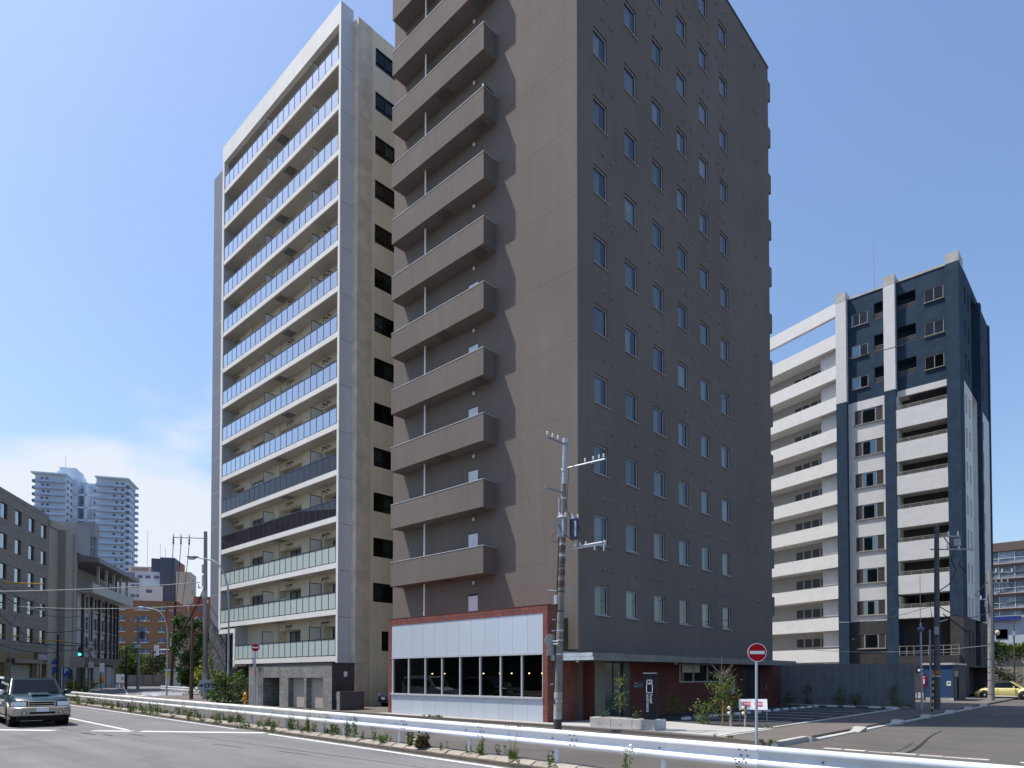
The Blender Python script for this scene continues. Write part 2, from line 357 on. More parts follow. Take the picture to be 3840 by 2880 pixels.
for i in range(112):
    x = -61.8+i*0.612
    o = ob('kerb_stone', kst[i % 4], kerb, (x, railY(x)+rnd.uniform(-.012,.012), rnd.uniform(-.012,.006)), ang+rnd.uniform(-.006,.006))
# kerb along the side street: raised, dropped and tapered lengths
sk = struct('street_kerb', MB().box(-7.6,-7.42,19.2,60,-0.3,-0.125), m_conc)
m_sk = M('street_kerb_concrete', (0.42,0.40,0.37), 0.85, 0.12, 2, 0.3, 40, rndv=0.12)
def kseg(y0, y1, za, zb, w=0.19):
    mb = MB(); mb.add([(-7.62,y0,-.25),(-7.62+w,y0,-.25),(-7.62+w,y1,-.25),(-7.62,y1,-.25),(-7.62,y0,za),(-7.62+w,y0,za),(-7.62+w,y1,zb),(-7.62,y1,zb)],
                      [(0,3,2,1),(4,5,6,7),(0,1,5,4),(1,2,6,5),(2,3,7,6),(3,0,4,7)])
    part('kerb_stone', mb, m_sk, sk, bevel=0.012)
for y in (18.9, 19.5, 20.1, 20.7): kseg(y, y+0.59, 0.035, 0.035)
kseg(21.3, 21.9, 0.035, -0.07, 0.3)
for y0 in (21.9, 27.2, 32.4, 38.0, 43.5, 49.0):
    for j in range(4): kseg(y0+j*0.95, y0+j*0.95+0.94, -0.075, -0.075, 0.30)
    kseg(y0+3.81, y0+4.7, -0.072, 0.055, 0.42)
gut = struct('gutter', MB().box(-6.6,9,19.25,19.55,-0.3,-0.117), M('gutter_bed', (0.12,0.11,0.1), 0.9, 0.3, 4))
m_gut = M('gutter_concrete', (0.48,0.44,0.38), 0.9, 0.25, 3, 0.5, 30, rndv=0.15)
x = -6.4
while x < 7:
    l = rnd.uniform(0.45, 0.62)
    part('gutter_stone', MB().box(0, l, 0, rnd.uniform(.2,.26), 0, 0.135), m_gut, gut, (x, 19.3-0.02*x+rnd.uniform(-.03,.03), -0.24+rnd.uniform(-.015,.008)), R(rnd.uniform(-2,2)), bevel=0.015); x += l+rnd.uniform(.0,.1)

# ================================================================ the grey hotel
m_hotel = M('hotel_stucco', (0.168,0.142,0.125), 0.9, 0.10, 0.16, .8, 34, 0.2, streak=0.07, speck=.10)
m_hframe = M('hotel_window_frame', (0.36,0.36,0.37), 0.45, 0.05, 2, spec=0.5)
m_curt = M('curtain_cloth', (0.60,0.61,0.60), 0.9, 0.12, 2, rndv=0.38)
m_hvent = M('vent_hood', (0.16,0.15,0.155), 0.5, 0.1, 2, spec=0.5)
m_coping = M('coping_metal', (0.50,0.51,0.53), 0.4, 0.08, 3, spec=0.5)
HX, HY = -17.51, 22.85          # front right corner of the tower
hotel = thing('hotel_tower', 'tall grey stucco hotel tower with white-framed windows behind the red brick pavilion', 'building', (HX, HY, 0))
HW, HD, HT = 13.15, 21.0, 42.8
JZ = 3.81
rows = [4.66+3.18*k for k in range(12)]; cols = [1.19+2.515*k for k in range(6)]
holes = [(c, c+1.08, r, r+1.29, 0.14) for r in rows for c in cols]
joint = [(0.02, HD-0.02, JZ+3.18*k, JZ+.007+3.18*k, 0.005, True) for k in range(0, 13)]
# the window side faces +X and the balcony side faces -Y
mbw = MB()
mbw.wall((0,0,0), (0,1,0), (1,0,0), (0, HD), (2.6, HT), holes+joint)
fj = [(0.02, HW-0.02, JZ+3.18*k, JZ+.007+3.18*k, 0.005, True) for k in range(0, 13)]
bal_top = [8.08+3.165*k for k in range(11)]
dholes = [(6.19, 6.93, t-3.165+0.02-1.1+0.02, t-3.165+0.95, 0.10) for t in bal_top]
dholes = [(-6.93+HW, -6.19+HW, max(t-1.08-3.165, 4.0), t-1.08-3.165+2.05, 0.08, False) for t in bal_top+[bal_top[-1]+3.165]]
fjs = []
for a, b, c, d, e, f in fj:                        # keep the wall joints clear of the doors
    fjs += [(a, HW-6.95, c, d, e, f), (HW-6.17, b, c, d, e, f)]
mbw.wall((-HW,0,0), (1,0,0), (0,-1,0), (0, HW), (0, HT), dholes+fjs)
mbw.quad((-HW,0,0),(-HW,HD,0),(-HW,HD,HT),(-HW,0,HT)); mbw.quad((-HW,HD,0),(0,HD,0),(0,HD,HT),(-HW,HD,HT)); mbw.quad((-HW,0,HT),(0,0,HT),(0,HD,HT),(-HW,HD,HT))
mbw.quad((0,0,0),(0,HD,0),(0,HD,2.6),(0,0,2.6))
part('wall', mbw, m_hotel, hotel)
cp = MB()
cp.box(-HW-.05,.05,-.05,.10,HT+.002,HT+.09); cp.box(-.10,.05,.105,HD-.105,HT+.002,HT+.09); cp.box(-HW-.05,.05,HD-.10,HD+.05,HT+.002,HT+.09); cp.box(-HW-.05,-HW+.1,.105,HD-.105,HT+.002,HT+.09)
part('roof_coping', cp, M('coping_dark', (0.05,0.05,0.055), 0.4, 0.1, 2, spec=0.5), hotel)
# windows: frame with pane, curtain and sill
fr = MB(); w, h, t = 1.08, 1.29, 0.055
fr.box(-.13,-.07,0,w,0,t); fr.box(-.13,-.07,0,w,h-t,h); fr.box(-.13,-.07,0,t,t,h-t); fr.box(-.13,-.07,w-t,w,t,h-t)
me_fr = fr.mesh('window', m_hframe)
me_pn = MB().quad((-.10,t,t),(-.10,w-t,t),(-.10,w-t,h-t),(-.10,t,h-t)).mesh('pane', m_glass)
me_sill = MB().prism([(-.02,-.03,-.055),(.055,-.03,-.075),(.055,-.03,-.045),(-.02,-.03,-.012)], (0,w+.10,0)).mesh('sill', m_hframe)
def curtain(y0, y1, z0, z1, x=-.24, amp=.025, n=26, seed=0):
    g = random.Random(seed); mb = MB(); vs = []
    for i in range(n+1):
        y = y0+(y1-y0)*i/n; xx = x+amp*math.sin(i*1.9+seed)+g.uniform(-.006,.006); vs += [(xx,y,z0),(xx,y,z1)]
    mb.add(vs, [(2*i,2*i+2,2*i+3,2*i+1) for i in range(n)], True); return mb
me_cu = [curtain(0.02, e, 0.03, 1.27, seed=s).mesh('curtain', m_curt) for s, e in enumerate((0.80,0.86,0.74,1.05,0.95))]
me_cu2 = curtain(0.30, 1.06, 0.03, 1.27, seed=9).mesh('curtain', m_curt)
for k, r in enumerate(rows):
    for j, c in enumerate(cols):
        wd = ob('window', me_fr, hotel, (0, c, r)); ob('pane', me_pn, wd); ob('sill', me_sill, wd)
        q = rnd.random()
        ob('curtain', me_cu2 if q > .92 else me_cu[rnd.choice((0,0,1,1,2,3,4))], wd)
# vent hoods
vh = MB(); N = 10
vs = []
for j in range(5):
    a = j/4*math.pi/2
    for i in range(N): b = 2*math.pi*i/N; vs.append((0.11*math.sin(a)*.9+.0, 0.085*math.cos(a)*math.cos(b), 0.085*math.cos(a)*math.sin(b)))
vh.add(vs, [(j*N+i, j*N+(i+1) % N, (j+1)*N+(i+1) % N, (j+1)*N+i) for j in range(4) for i in range(N)], True)
vh.box(0.0,0.02,-.10,.10,-.10,.10)
me_v = vh.mesh('vent', m_hvent)
for k in range(12):
    z = 6.72+3.18*k
    L_ = [(24.77,0),(25.48,0),(28.76,0),(29.45,0),(32.41,-.08),(33.12,-.08),(34.6,-.08),(35.25,-.08),(36.35,-.08),(37.07,-.08),(39.98,-.08),(41.49,-.08),(41.82,-.08)]
    if k < 3: L_ += [(26.78,0),(27.46,0)]
    for y, dz in L_:
        if k == 0 and 34 < y < 36: continue
        ob('vent', me_v, hotel, (0.002, y-HY, z+dz))
# balconies on the street front
bal = MB(); BW, BD, BH = 7.25, 0.87, 1.31
bal.box(-BW,0,-BD,-BD+.13,.0,BH); bal.box(-.13,0,-BD+.13,-.003,.0,BH); bal.box(-BW,-BW+.13,-BD+.13,-.003,.0,BH); bal.box(-BW+.13,-.13,-BD+.13,-.003,0.0,.16)
me_b = bal.mesh('balcony', m_hotel)
bc = MB(); bc.box(-BW-.015,.015,-BD-.015,-BD+.145,BH+.002,BH+.03); bc.box(-.145,.015,-BD+.146,-.003,BH+.002,BH+.03); bc.box(-BW-.015,-BW+.145,-BD+.146,-.003,BH+.002,BH+.03)
me_bc = bc.mesh('coping', m_coping)
hm = MB(); hm.box(-.38,.38,-.28,.28,-.025,-.002); hm.box(-.28,.28,-.2,.2,-.045,-.0255)
me_hm = hm.mesh('escape_hatch', M('hatch_metal', (0.12,0.12,0.12), 0.5, 0.2, 8, metal=0.3))
me_pipe = MB().cyl((0,0,0),(0,0,3.165-BH-.03),.045,n=10).mesh('drain_pipe', m_white)
me_lamp = MB().sphere((0,-.07,0),.09,.07,.11,10,6).mesh('wall_lamp', M('lamp_plastic', (0.6,0.6,0.58), 0.4, 0))
dr = MB(); dr.box(.03,.71,-.02,.03,.03,1.99)
me_dr = dr.mesh('door', M('door_white', (0.66,0.67,0.70), 0.5, 0.04, 2)); me_kn = MB().cyl((.62,-.02,1.0),(.62,-.07,1.0),.03,n=8).mesh('handle', m_galv)
m_dfr = MB().box(0,.03,-.03,.05,0,2.02).box(.71,.74,-.03,.05,0,2.02).box(.03,.71,-.03,.05,1.99,2.02).mesh('door_frame', M('door_frame_grey', (0.14,0.14,0.15), 0.5, 0))
for k, tz in enumerate(bal_top):
    b = ob('balcony', me_b, hotel, (-4.95, 0, tz-BH)); ob('coping', me_bc, b)
    ob('escape_hatch', me_hm, b, (-.75 if k % 2 else -3.3, -.45, 0))
    ob('drain_pipe', me_pipe, hotel, (-9.85, -.42, tz+.03 if k < 10 else tz+.03))
for k, tz in enumerate([bal_top[0]-3.165]+bal_top):
    if k > 10: break
    d = ob('door', me_dr, hotel, (-6.93, .02, max(tz-1.08, 4.0))); ob('door_frame', m_dfr, d); ob('handle', me_kn, d)
    ob('wall_lamp', me_lamp, hotel, (-6.45, 0, tz+1.62))
ob('drain_pipe', me_pipe, hotel, (-9.85, -.42, 4.92))
# balcony ends that show past the far edge
me_bb = MB().box(-1.6,-.06,.003,.55,0,1.25).mesh('rear_balcony', m_hotel)
for k in range(12): ob('rear_balcony', me_bb, hotel, (0, HD, 5.9+3.18*k))
# ---- ground floor under the canopy, facing the car park
m_rbrick = BRICKM('red_brick', (0.165,0.044,0.035), (0.125,0.033,0.027), (0.052,0.022,0.02), 0.22, 0.072, 0.75, msize=0.009)
m_taupe = M('taupe_panel', (0.17,0.155,0.125), 0.6, 0.05, 1)
gx = 0.61                                           # ground floor wall stands proud of the tower
gf = MB()
gf.wall((gx,0,0), (0,1,0), (1,0,0), (3.06, HD-.3), (0, 2.62), [(7.57, 12.15, 1.56, 2.54, .15), (15.0, 17.45, 0.02, 2.5, .22)])
part('return_wall', MB().quad((0.003,0.35,0),(gx,0.35,0),(gx,0.35,2.62),(0.003,0.35,2.62)), m_rbrick, hotel); part('return_wall', MB().quad((0.003,HD-.3,0),(gx,HD-.3,0),(gx,HD-.3,2.62),(0.003,HD-.3,2.62)), m_rbrick, hotel)
part('ground_floor_wall', gf, m_rbrick, hotel)
part('entrance_post', MB().box(.003,gx-.004,.353,1.14,0,2.62), m_taupe, hotel, bevel=.01)
part('entrance_post', MB().box(.003,gx-.004,2.53,3.055,0,2.62), M('dark_green_panel', (0.035,0.045,0.042), 0.35, 0.05, 1, spec=0.5), hotel)
dd = part('entrance_door', MB().box(gx-.12,gx-.06,1.15,1.21,0,2.55).box(gx-.12,gx-.06,2.46,2.525,0,2.55).box(gx-.12,gx-.06,1.21,2.46,2.47,2.55).box(gx-.12,gx-.06,1.21,2.46,0,.06).box(gx-.12,gx-.06,1.82,1.86,.06,2.47), m_dark, hotel)
part('pane', MB().quad((gx-.09,1.21,.06),(gx-.09,2.46,.06),(gx-.09,2.46,2.47),(gx-.09,1.21,2.47)), GLASS('door_glass', (0.30,0.38,0.36), body=(0.16,0.22,0.21), bodyf=.35), dd)
gw = MB(); y0, y1 = 7.57, 12.15
for a, b in ((y0,y0+.07),(y0+1.45,y0+1.54),(y0+3.0,y0+3.1),(y1-.07,y1)): gw.box(gx-.10,gx+.012,a,b,1.56,2.54)
ys = [y0+.07,y0+1.45,y0+1.54,y0+3.0,y0+3.1,y1-.07]
for i in (0,2,4): gw.box(gx-.10,gx+.01,ys[i],ys[i+1],1.56,1.63); gw.box(gx-.10,gx+.01,ys[i],ys[i+1],2.47,2.54)
gwo = part('lobby_window', gw, M('pale_frame', (0.40,0.37,0.33), 0.5, 0.05, 2), hotel)
for i in (0,2,4): part('pane', MB().quad((gx-.05,ys[i],1.63),(gx-.05,ys[i+1],1.63),(gx-.05,ys[i+1],2.47),(gx-.05,ys[i],2.47)), m_glassd, gwo)
m_blind = M('roller_blind', (0.62,0.58,0.50), 0.9, 0.05, 3)
part('roller_blind', MB().box(gx-.02-.0,gx-.012,y0+.33,y0+1.42,2.08,2.46), m_blind, gwo); part('roller_blind', MB().box(gx-.02,gx-.012,y0+1.56,y0+2.2,2.08,2.46), m_blind, gwo)
part('service_door', MB().box(gx-.20,gx-.15,15.02,17.43,.02,2.48).box(gx-.149,gx-.13,16.2,16.24,.02,2.48), M('service_door_dark', (0.028,0.026,0.025), 0.4, 0.1, 2, spec=0.5), hotel)
part('door_pull', MB().cyl((gx+.04,18.3,1.0),(gx+.04,18.3,1.35),.018,n=8), m_galv, hotel)
pl = part('wall_plaque', MB().box(gx+.002,gx+.02,3.33,4.25,1.33,1.64), m_dark, hotel)
part('plaque_emblem', MB().box(gx+.021,gx+.024,3.42,3.44,1.40,1.57).box(gx+.021,gx+.024,3.66,3.68,1.40,1.57).box(gx+.021,gx+.024,3.44,3.66,1.55,1.57).box(gx+.021,gx+.024,3.44,3.66,1.40,1.42), m_galv, pl)
ob('plaque_lettering', text_mesh('hotel androoms', .075, m_galv, .001), pl, (gx+.022, 3.98, 1.485), rot=(R(90), 0, R(90)))
part('meter_box', MB().box(gx+.002,gx+.12,13.3,13.7,.9,1.5), M('meter_grey', (0.42,0.42,0.40), 0.5, 0.05, 2), hotel)
cn = MB(); cx0, cx1 = 0.005, 2.16
cn.prism([(cx1,-1.84,2.52),(cx1+.0,-1.84,2.66),(cx1-.05,-1.84,2.665),(cx1-.05,-1.84,2.81),(cx0,-1.84,2.83),(cx0,-1.84,2.52)], (0,HD+.2,0))
part('canopy', cn, M('canopy_metal_shaded', (0.15,0.155,0.155), 0.4, 0.18, 1.2, metal=0.4, spec=0.5, streak=.15), hotel)  # shade on the car park side is put into this dark grey
fs = MB(); fs.box(cx0,cx1-.002,-1.865,-1.842,2.525,2.655); fs.box(cx0,cx1-.05,-1.855,-1.842,2.665,2.815)
part('fascia', fs, M('fascia_metal_sunlit', (0.62,0.66,0.68), 0.35, 0.2, 6, metal=0.5), hotel)  # paler copy of the canopy metal, sunlit front put into the colour
sm = MB()
for i in range(11): sm.box(cx1+.001,cx1+.006,-1.0+2.0*i,-.985+2.0*i,2.525,2.655)
part('fascia_seam', sm, m_dark, hotel)
me_spot = MB().cyl((0,0,-.07),(0,0,-.002),.06,n=10).mesh('downlight', m_white)
for x, y in ((1.1,-1.5),(1.3,6),(1.3,12)): ob('downlight', me_spot, hotel, (x, y, 2.52))

# ================================================================ the brick and metal restaurant pavilion
PX0, PX1, PY0 = -28.27, -17.51, 20.80
pav = thing('restaurant_pavilion', 'low red brick pavilion clad in pale grey metal panels with a long row of windows', 'building', (PX1, PY0, 0))
pw = PX1-PX0; bl = -pw+.25; br_ = -.25
m_frbrick = BRICKM('pavilion_brick', (0.27,0.085,0.065), (0.20,0.062,0.05), (0.075,0.038,0.034), 0.22, 0.075, 0.7, msize=0.010)
m_sold = BRICKM('soldier_brick', (0.27,0.085,0.065), (0.19,0.058,0.048), (0.075,0.038,0.034), 0.16, 0.075, 0.7, off=0.0, msize=0.010, axis='zx')
fm = MB()
fm.box(-pw,bl,-.0,1.9,0,2.80); fm.box(br_,0,.003,2.045,0,2.60); fm.box(-pw,bl,0,.55,2.803,4.49); fm.box(br_,0,0,.55,2.603,4.49); fm.box(-pw+.26,-.26,1.70,1.9,0,2.8); fm.box(bl+.003,br_-.003,.45,.55,2.86,4.49)
part('brick_wall', fm, m_frbrick, pav)
part('brick_lintel', MB().box(-pw,0,0,.55,4.492,4.82), m_sold, pav)
part('coping', MB().box(-pw-.01,.01,-.012,.56,4.822,4.845), M('brick_coping', (0.13,0.05,0.045), 0.5, 0.1, 2), pav)
m_pan = M('pale_metal_panel', (0.56,0.60,0.66), 0.38, 0.025, 0.8, spec=0.5, metal=0.25, rndv=0.025)
np_ = 12; pwid = (br_-bl)/np_
me_pu = MB().box(.005,pwid-.005,.02,.06,2.86,4.488).mesh('metal_panel', m_pan); me_pl = MB().box(.005,pwid-.005,.02,.06,.0,.925).mesh('metal_panel', m_pan)
for i in range(np_): ob('metal_panel', me_pu, pav, (bl+i*pwid,0,0)); ob('metal_panel', me_pl, pav, (bl+i*pwid,0,0))
part('panel_backing', MB().box(bl+.002,br_-.002,.065,.12,2.80,4.488).box(bl+.002,br_-.002,.065,.12,0,.93), m_dark, pav)
m_al = M('aluminium', (0.55,0.565,0.58), 0.35, 0.04, 2, metal=0.3, spec=0.5)
part('window_ledge', MB().box(bl+.003,br_-.003,-.05,.20,.93,1.02), m_al, pav, bevel=.006)
part('window_head', MB().box(bl+.003,br_-.003,.0,.14,2.78,2.855), m_al, pav)
mu = [-28.01,-26.63,-25.33,-24.09,-22.82,-21.49,-20.21,-18.96,-17.76]
for i, x in enumerate(mu):
    x -= PX1; lo, hi = (x+.003, x+.13) if i == 0 else ((x-.05, x-.003) if i == 8 else (x-.035, x+.035))
    part('mullion', MB().box(lo,hi,.02,.16,1.022,2.778), m_al, pav)
    if i < 8: part('pane', MB().quad((x+.035,.09,1.022),(mu[i+1]-PX1-.035,.09,1.022),(mu[i+1]-PX1-.035,.09,2.778),(x+.035,.09,2.778)), GLASS('restaurant_glass', (0.36,0.38,0.38), ior=1.55), pav)
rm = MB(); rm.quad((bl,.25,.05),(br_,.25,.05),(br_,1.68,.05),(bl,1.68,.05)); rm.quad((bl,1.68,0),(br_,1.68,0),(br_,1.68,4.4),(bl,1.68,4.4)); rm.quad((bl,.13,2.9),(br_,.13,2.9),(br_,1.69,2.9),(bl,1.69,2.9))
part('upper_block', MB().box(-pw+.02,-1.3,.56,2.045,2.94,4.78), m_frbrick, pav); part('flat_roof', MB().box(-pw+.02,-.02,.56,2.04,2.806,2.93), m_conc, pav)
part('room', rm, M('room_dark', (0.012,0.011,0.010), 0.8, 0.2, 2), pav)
m_bulb = M('lit_bulb', (1,.8,.5), 0.5, 0, emit=(1,.72,.36), estr=7)
for i, x in enumerate((-26.0,-25.2,-22.3,-21.35,-20.5,-19.55,-18.7)):
    pd = part('pendant_lamp', MB().cyl((0,0,.03),(0,0,.86),.008,n=5).cyl((0,0,.02),(0,0,.09),.05,.03,n=8), m_dark, pav, (x-PX1, 1.05+.12*(i % 2), 2.02)); part('bulb', MB().sphere((0,0,0),.035,n=8,m=6), m_bulb, pd)
# green cuttings in glass flasks on the window ledge, each a thing of its own
m_leaf = M('leaf_green', (0.06,0.115,0.025), 0.55, 0.3, 3, rndv=0.15, spec=0.4)
def leaves(mb, pts, size, g, asp=.5):
    for p in pts:
        d = Vector((g.gauss(0,1), g.gauss(0,1), g.gauss(0,.7))).normalized(); e = d.cross(Vector((g.gauss(0,1), g.gauss(0,1), g.gauss(0,1)))).normalized()
        s = size*g.uniform(.6,1.3); p = Vector(p)
        mb.add([p, p+d*s*.5+e*s*asp*.5, p+d*s, p+d*s*.5-e*s*asp*.5], [(0,1,2,3)])
wl = ['leafy cutting in a glass flask behind the second pavilion window from the left','leafy cutting in a flask behind the third pavilion window from the left','tall drooping cutting in a flask behind the fourth pavilion window from the left','leafy cutting in a clear flask behind the third pavilion window from the right','leafy cutting in a clear flask behind the second pavilion window from the right']
for i, (x, hh) in enumerate(((-26.05,.55),(-24.8,.5),(-23.4,1.15),(-20.85,.75),(-19.4,.8))):
    f = thing('flask_plant', wl[i], 'plant', (x, PY0+.32, 1.022), 0, 'cuttings on the pavilion window ledge'); g = random.Random(i)
    part('flask', MB().lathe([(.02,0),(.08,.01),(.085,.06),(.03,.15),(.025,.24)], 12), GLASS('flask_glass', (0.75,0.82,0.8)), f)
    st = MB(); lv = MB()
    for k in range(5):
        a = g.uniform(0,6.28); e = (.3*math.cos(a)*g.uniform(.3,1), .14*math.sin(a), hh*g.uniform(.6,1.0)+.15); st.tube([(0,0,.05),(e[0]*.3,e[1]*.3,e[2]*.6),e], .006, 4)
        leaves(lv, [(e[0]*t+g.gauss(0,.03), e[1]*t+g.gauss(0,.03), .1+(e[2]-.1)*t) for t in [g.uniform(.4,1) for _ in range(11)]], .10, g)
    part('stem', st, M('stem_brown', (0.10,0.085,0.03), 0.8, 0.1), f); part('foliage', lv, m_leaf, f)

# ================================================================ the pale apartment tower with glass balconies
AX, AY = -36.25, 22.80
apt = thing('apartment_tower', 'tall pale apartment tower with rows of glass-fronted balconies, left of the grey hotel', 'building', (AX, AY, 0))
m_awh = M('apartment_white', (0.72,0.69,0.65), 0.7, 0.05, 0.7, 0.15, 40, streak=.05)
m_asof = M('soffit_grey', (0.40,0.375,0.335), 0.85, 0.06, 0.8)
m_abei = M('apartment_beige', (0.80,0.69,0.50), 0.85, 0.06, 0.5, 0.4, 45, streak=.06)
m_atan = BRICKM('apartment_tan_tile', (0.68,0.58,0.46), (0.64,0.545,0.43), (0.56,0.47,0.37), 0.11, 0.055, 0.7, msize=.006, bump=.2)
m_aclad = M('grey_cladding', (0.56,0.57,0.60), 0.5, 0.03, 1.0, rndv=0.03, spec=0.4)
m_awall = M('balcony_wall_cream', (0.56,0.50,0.38), 0.85, 0.06, 0.8)
m_ret = M('balcony_return_grey', (0.36,0.37,0.385), 0.7, 0.05, 1)
m_post = M('balustrade_dark', (0.045,0.05,0.062), 0.35, 0.05, 2, spec=0.5)
FL = [2.81+2.93*k for k in range(14)]; TOP = 44.85
fin = MB()
fin.box(-.22,0,0,.06,2.66,TOP); fin.box(-17.35,-17.03,0,.98,5.58,43.48); fin.box(-17.35,-.222,0,.30,43.5,TOP-.002); fin.box(-14.64,-14.38,0,.97,2.63,5.575); fin.box(-17.35,-14.382,.02,.97,5.24,5.578)
part('frame', fin, m_awh, apt)
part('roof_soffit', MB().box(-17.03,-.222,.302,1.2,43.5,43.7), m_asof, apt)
me_cl = MB().box(-.215,-.001,.063,.935,.012,2.918).mesh('cladding_panel', m_aclad)
for k in range(15): ob('cladding_panel', me_cl, apt, (0, 0, 2.66+2.93*k), scale=(1,1,1 if k < 14 else (TOP-2.66-41.02)/2.93))
part('cladding_core', MB().box(-.20,-.02,.07,.93,2.67,TOP-.05), m_post, apt)
# body behind: beige street pier, tan corner and window wall facing the alley
bd = MB(); bw0 = 16.5
wins = [(1.33+.0, 2.95, z+.94, z+2.16, .10) for z in FL[1:14]]+[(2.01, 2.72, 3.53, 4.80, .10)]
bd.wall((.52,.94,0), (0,1,0), (1,0,0), (1.04, bw0), (0, 44.1), wins)
bd.quad((-17.0,1.2,43.9),(.52,1.2,43.9),(.52,.94+bw0,43.9),(-17.0,.94+bw0,43.9)); bd.quad((-17.0,.94+bw0,0),(.52,.94+bw0,0),(.52,.94+bw0,44.1),(-17.0,.94+bw0,44.1)); bd.quad((-17.0,1.0,0),(-17.0,.94+bw0,0),(-17.0,.94+bw0,44.1),(-17.0,1.0,44.1))
part('wall', bd, m_abei, apt)
part('corner_pier', MB().box(-.215,.535,.94,2.03,0,44.12), m_atan, apt)
bands = MB()
for k in range(14): bands.box(-.21,.538,.937,2.034,2.655+2.93*k,2.672+2.93*k)
part('pier_joint', bands, M('joint_dark', (0.36,0.31,0.25), 0.9, 0), apt)
wf = MB(); w, h = 1.62, 1.22
for a, b, c, d in ((0,w,0,.06),(0,w,h-.06,h),(0,.05,.06,h-.06),(w-.05,w,.06,h-.06),(w/2-.03,w/2+.03,.06,h-.06),(.05,w/2-.03,.30,.34),(w/2+.03,w-.05,.30,.34)): wf.box(-.09,.006,a,b,c,d)
me_wf = wf.mesh('window', M('black_frame', (0.012,0.013,0.016), 0.35, 0, spec=0.5))
me_wp = MB().quad((-.05,.05,.06),(-.05,w-.05,.06),(-.05,w-.05,h-.06),(-.05,.05,h-.06)).mesh('pane', GLASS('apartment_glass', (0.45,0.5,0.5), refl=.8))
me_wc = [curtain(a, b, .05, 1.15, -.2, .02, 18, s).mesh('curtain', M('pale_curtain', (0.34,0.37,0.36), 0.9, 0.1, 2, rndv=.4)) for s, (a, b) in enumerate(((.85,1.55),(.1,.8),(.9,1.3)))]
for i, z in enumerate(FL[1:14]):
    wd = ob('window', me_wf, apt, (.52, .94+1.33, z+.94)); ob('pane', me_wp, wd)
    if i not in (4, 8, 12): ob('curtain', me_wc[0 if i % 3 else 1], wd)
wd = ob('window', me_wf, apt, (.52, .94+2.01, 3.53), scale=(1,.44,1.04)); ob('pane', me_wp, wd)
# balconies: slab, glass panes between dark posts, partitions, back wall
m_gclear = GLASS('balcony_glass_tinted', (0.30,0.33,0.38), ior=2.0, refl=2.9, body=(0.16,0.18,0.26), bodyf=.35)
m_gfrost = GLASS('balcony_glass_frosted', (0.7,0.75,0.73), ior=1.5, body=(0.56,0.64,0.60), bodyf=.82)
m_gbrown = GLASS('balcony_glass_brown_reflection', (0.26,0.24,0.25), ior=1.35, body=(0.06,0.055,0.065), bodyf=.5)  # same tinted glass; brown reflection of buildings put into its colour
pw_ = 0.793; x0 = -17.0
me_pane = {n: MB().box(.035,pw_-.035,.05,.062,.03,1.0).mesh('glass_pane', m) for n, m in (('c',m_gclear),('f',m_gfrost),('b',m_gbrown))}
me_po = MB().box(-.02,.02,.035,.095,0,1.03).mesh('post', m_post)
me_du = MB().tube([(0,0,0),(0,-.17,0),(0,-.21,-.04),(0,-.21,-.26)], .055, 8).mesh('duct_vent', M('duct_bronze', (0.19,0.15,0.10), 0.5, 0.15, 4, metal=0.3))
prt = MB(); prt.box(-.025,.025,.10,.14,.0,2.0); prt.box(-.025,.025,.14,.96,1.95,2.0); prt.box(-.025,.025,.93,.97,0,1.95)
me_pr = prt.mesh('partition', m_post); me_pp = MB().box(-.012,.012,.14,.93,.25,1.95).mesh('partition_board', M('partition_board', (0.56,0.545,0.50), 0.8, 0.05, 2))
me_ha = MB().box(-.42,.42,-.32,.32,-.03,-.003).box(-.3,.3,-.22,.22,-.045,-.0305).mesh('escape_hatch', M('hatch_grey', (0.15,0.15,0.155), 0.5, 0.15, 5))
ac = MB(); ac.box(-.42,.42,-.16,.16,.0,.62); ac.box(-.44,.44,-.17,.17,.621,.66)
me_ac = ac.mesh('air_conditioner', M('ac_ivory', (0.66,0.65,0.60), 0.5, 0.05, 2)); me_fan = MB().cyl((-.1,-.162,.31),(-.1,-.175,.31),.24,n=18).mesh('fan_grille', M('fan_grille', (0.25,0.26,0.27), 0.5, 0))
sl_ = MB(); sl_.box(0,1.7,0,.05,.02,.08); sl_.box(0,1.7,0,.05,1.88,1.94); sl_.box(0,.06,0,.05,.08,1.88); sl_.box(1.64,1.7,0,.05,.08,1.88); sl_.box(.82,.88,0,.05,.08,1.88)
me_sl = sl_.mesh('sliding_window', m_post); me_sp = MB().quad((.06,.025,.08),(1.64,.025,.08),(1.64,.025,1.88),(.06,.025,1.88)).mesh('pane', m_glass)
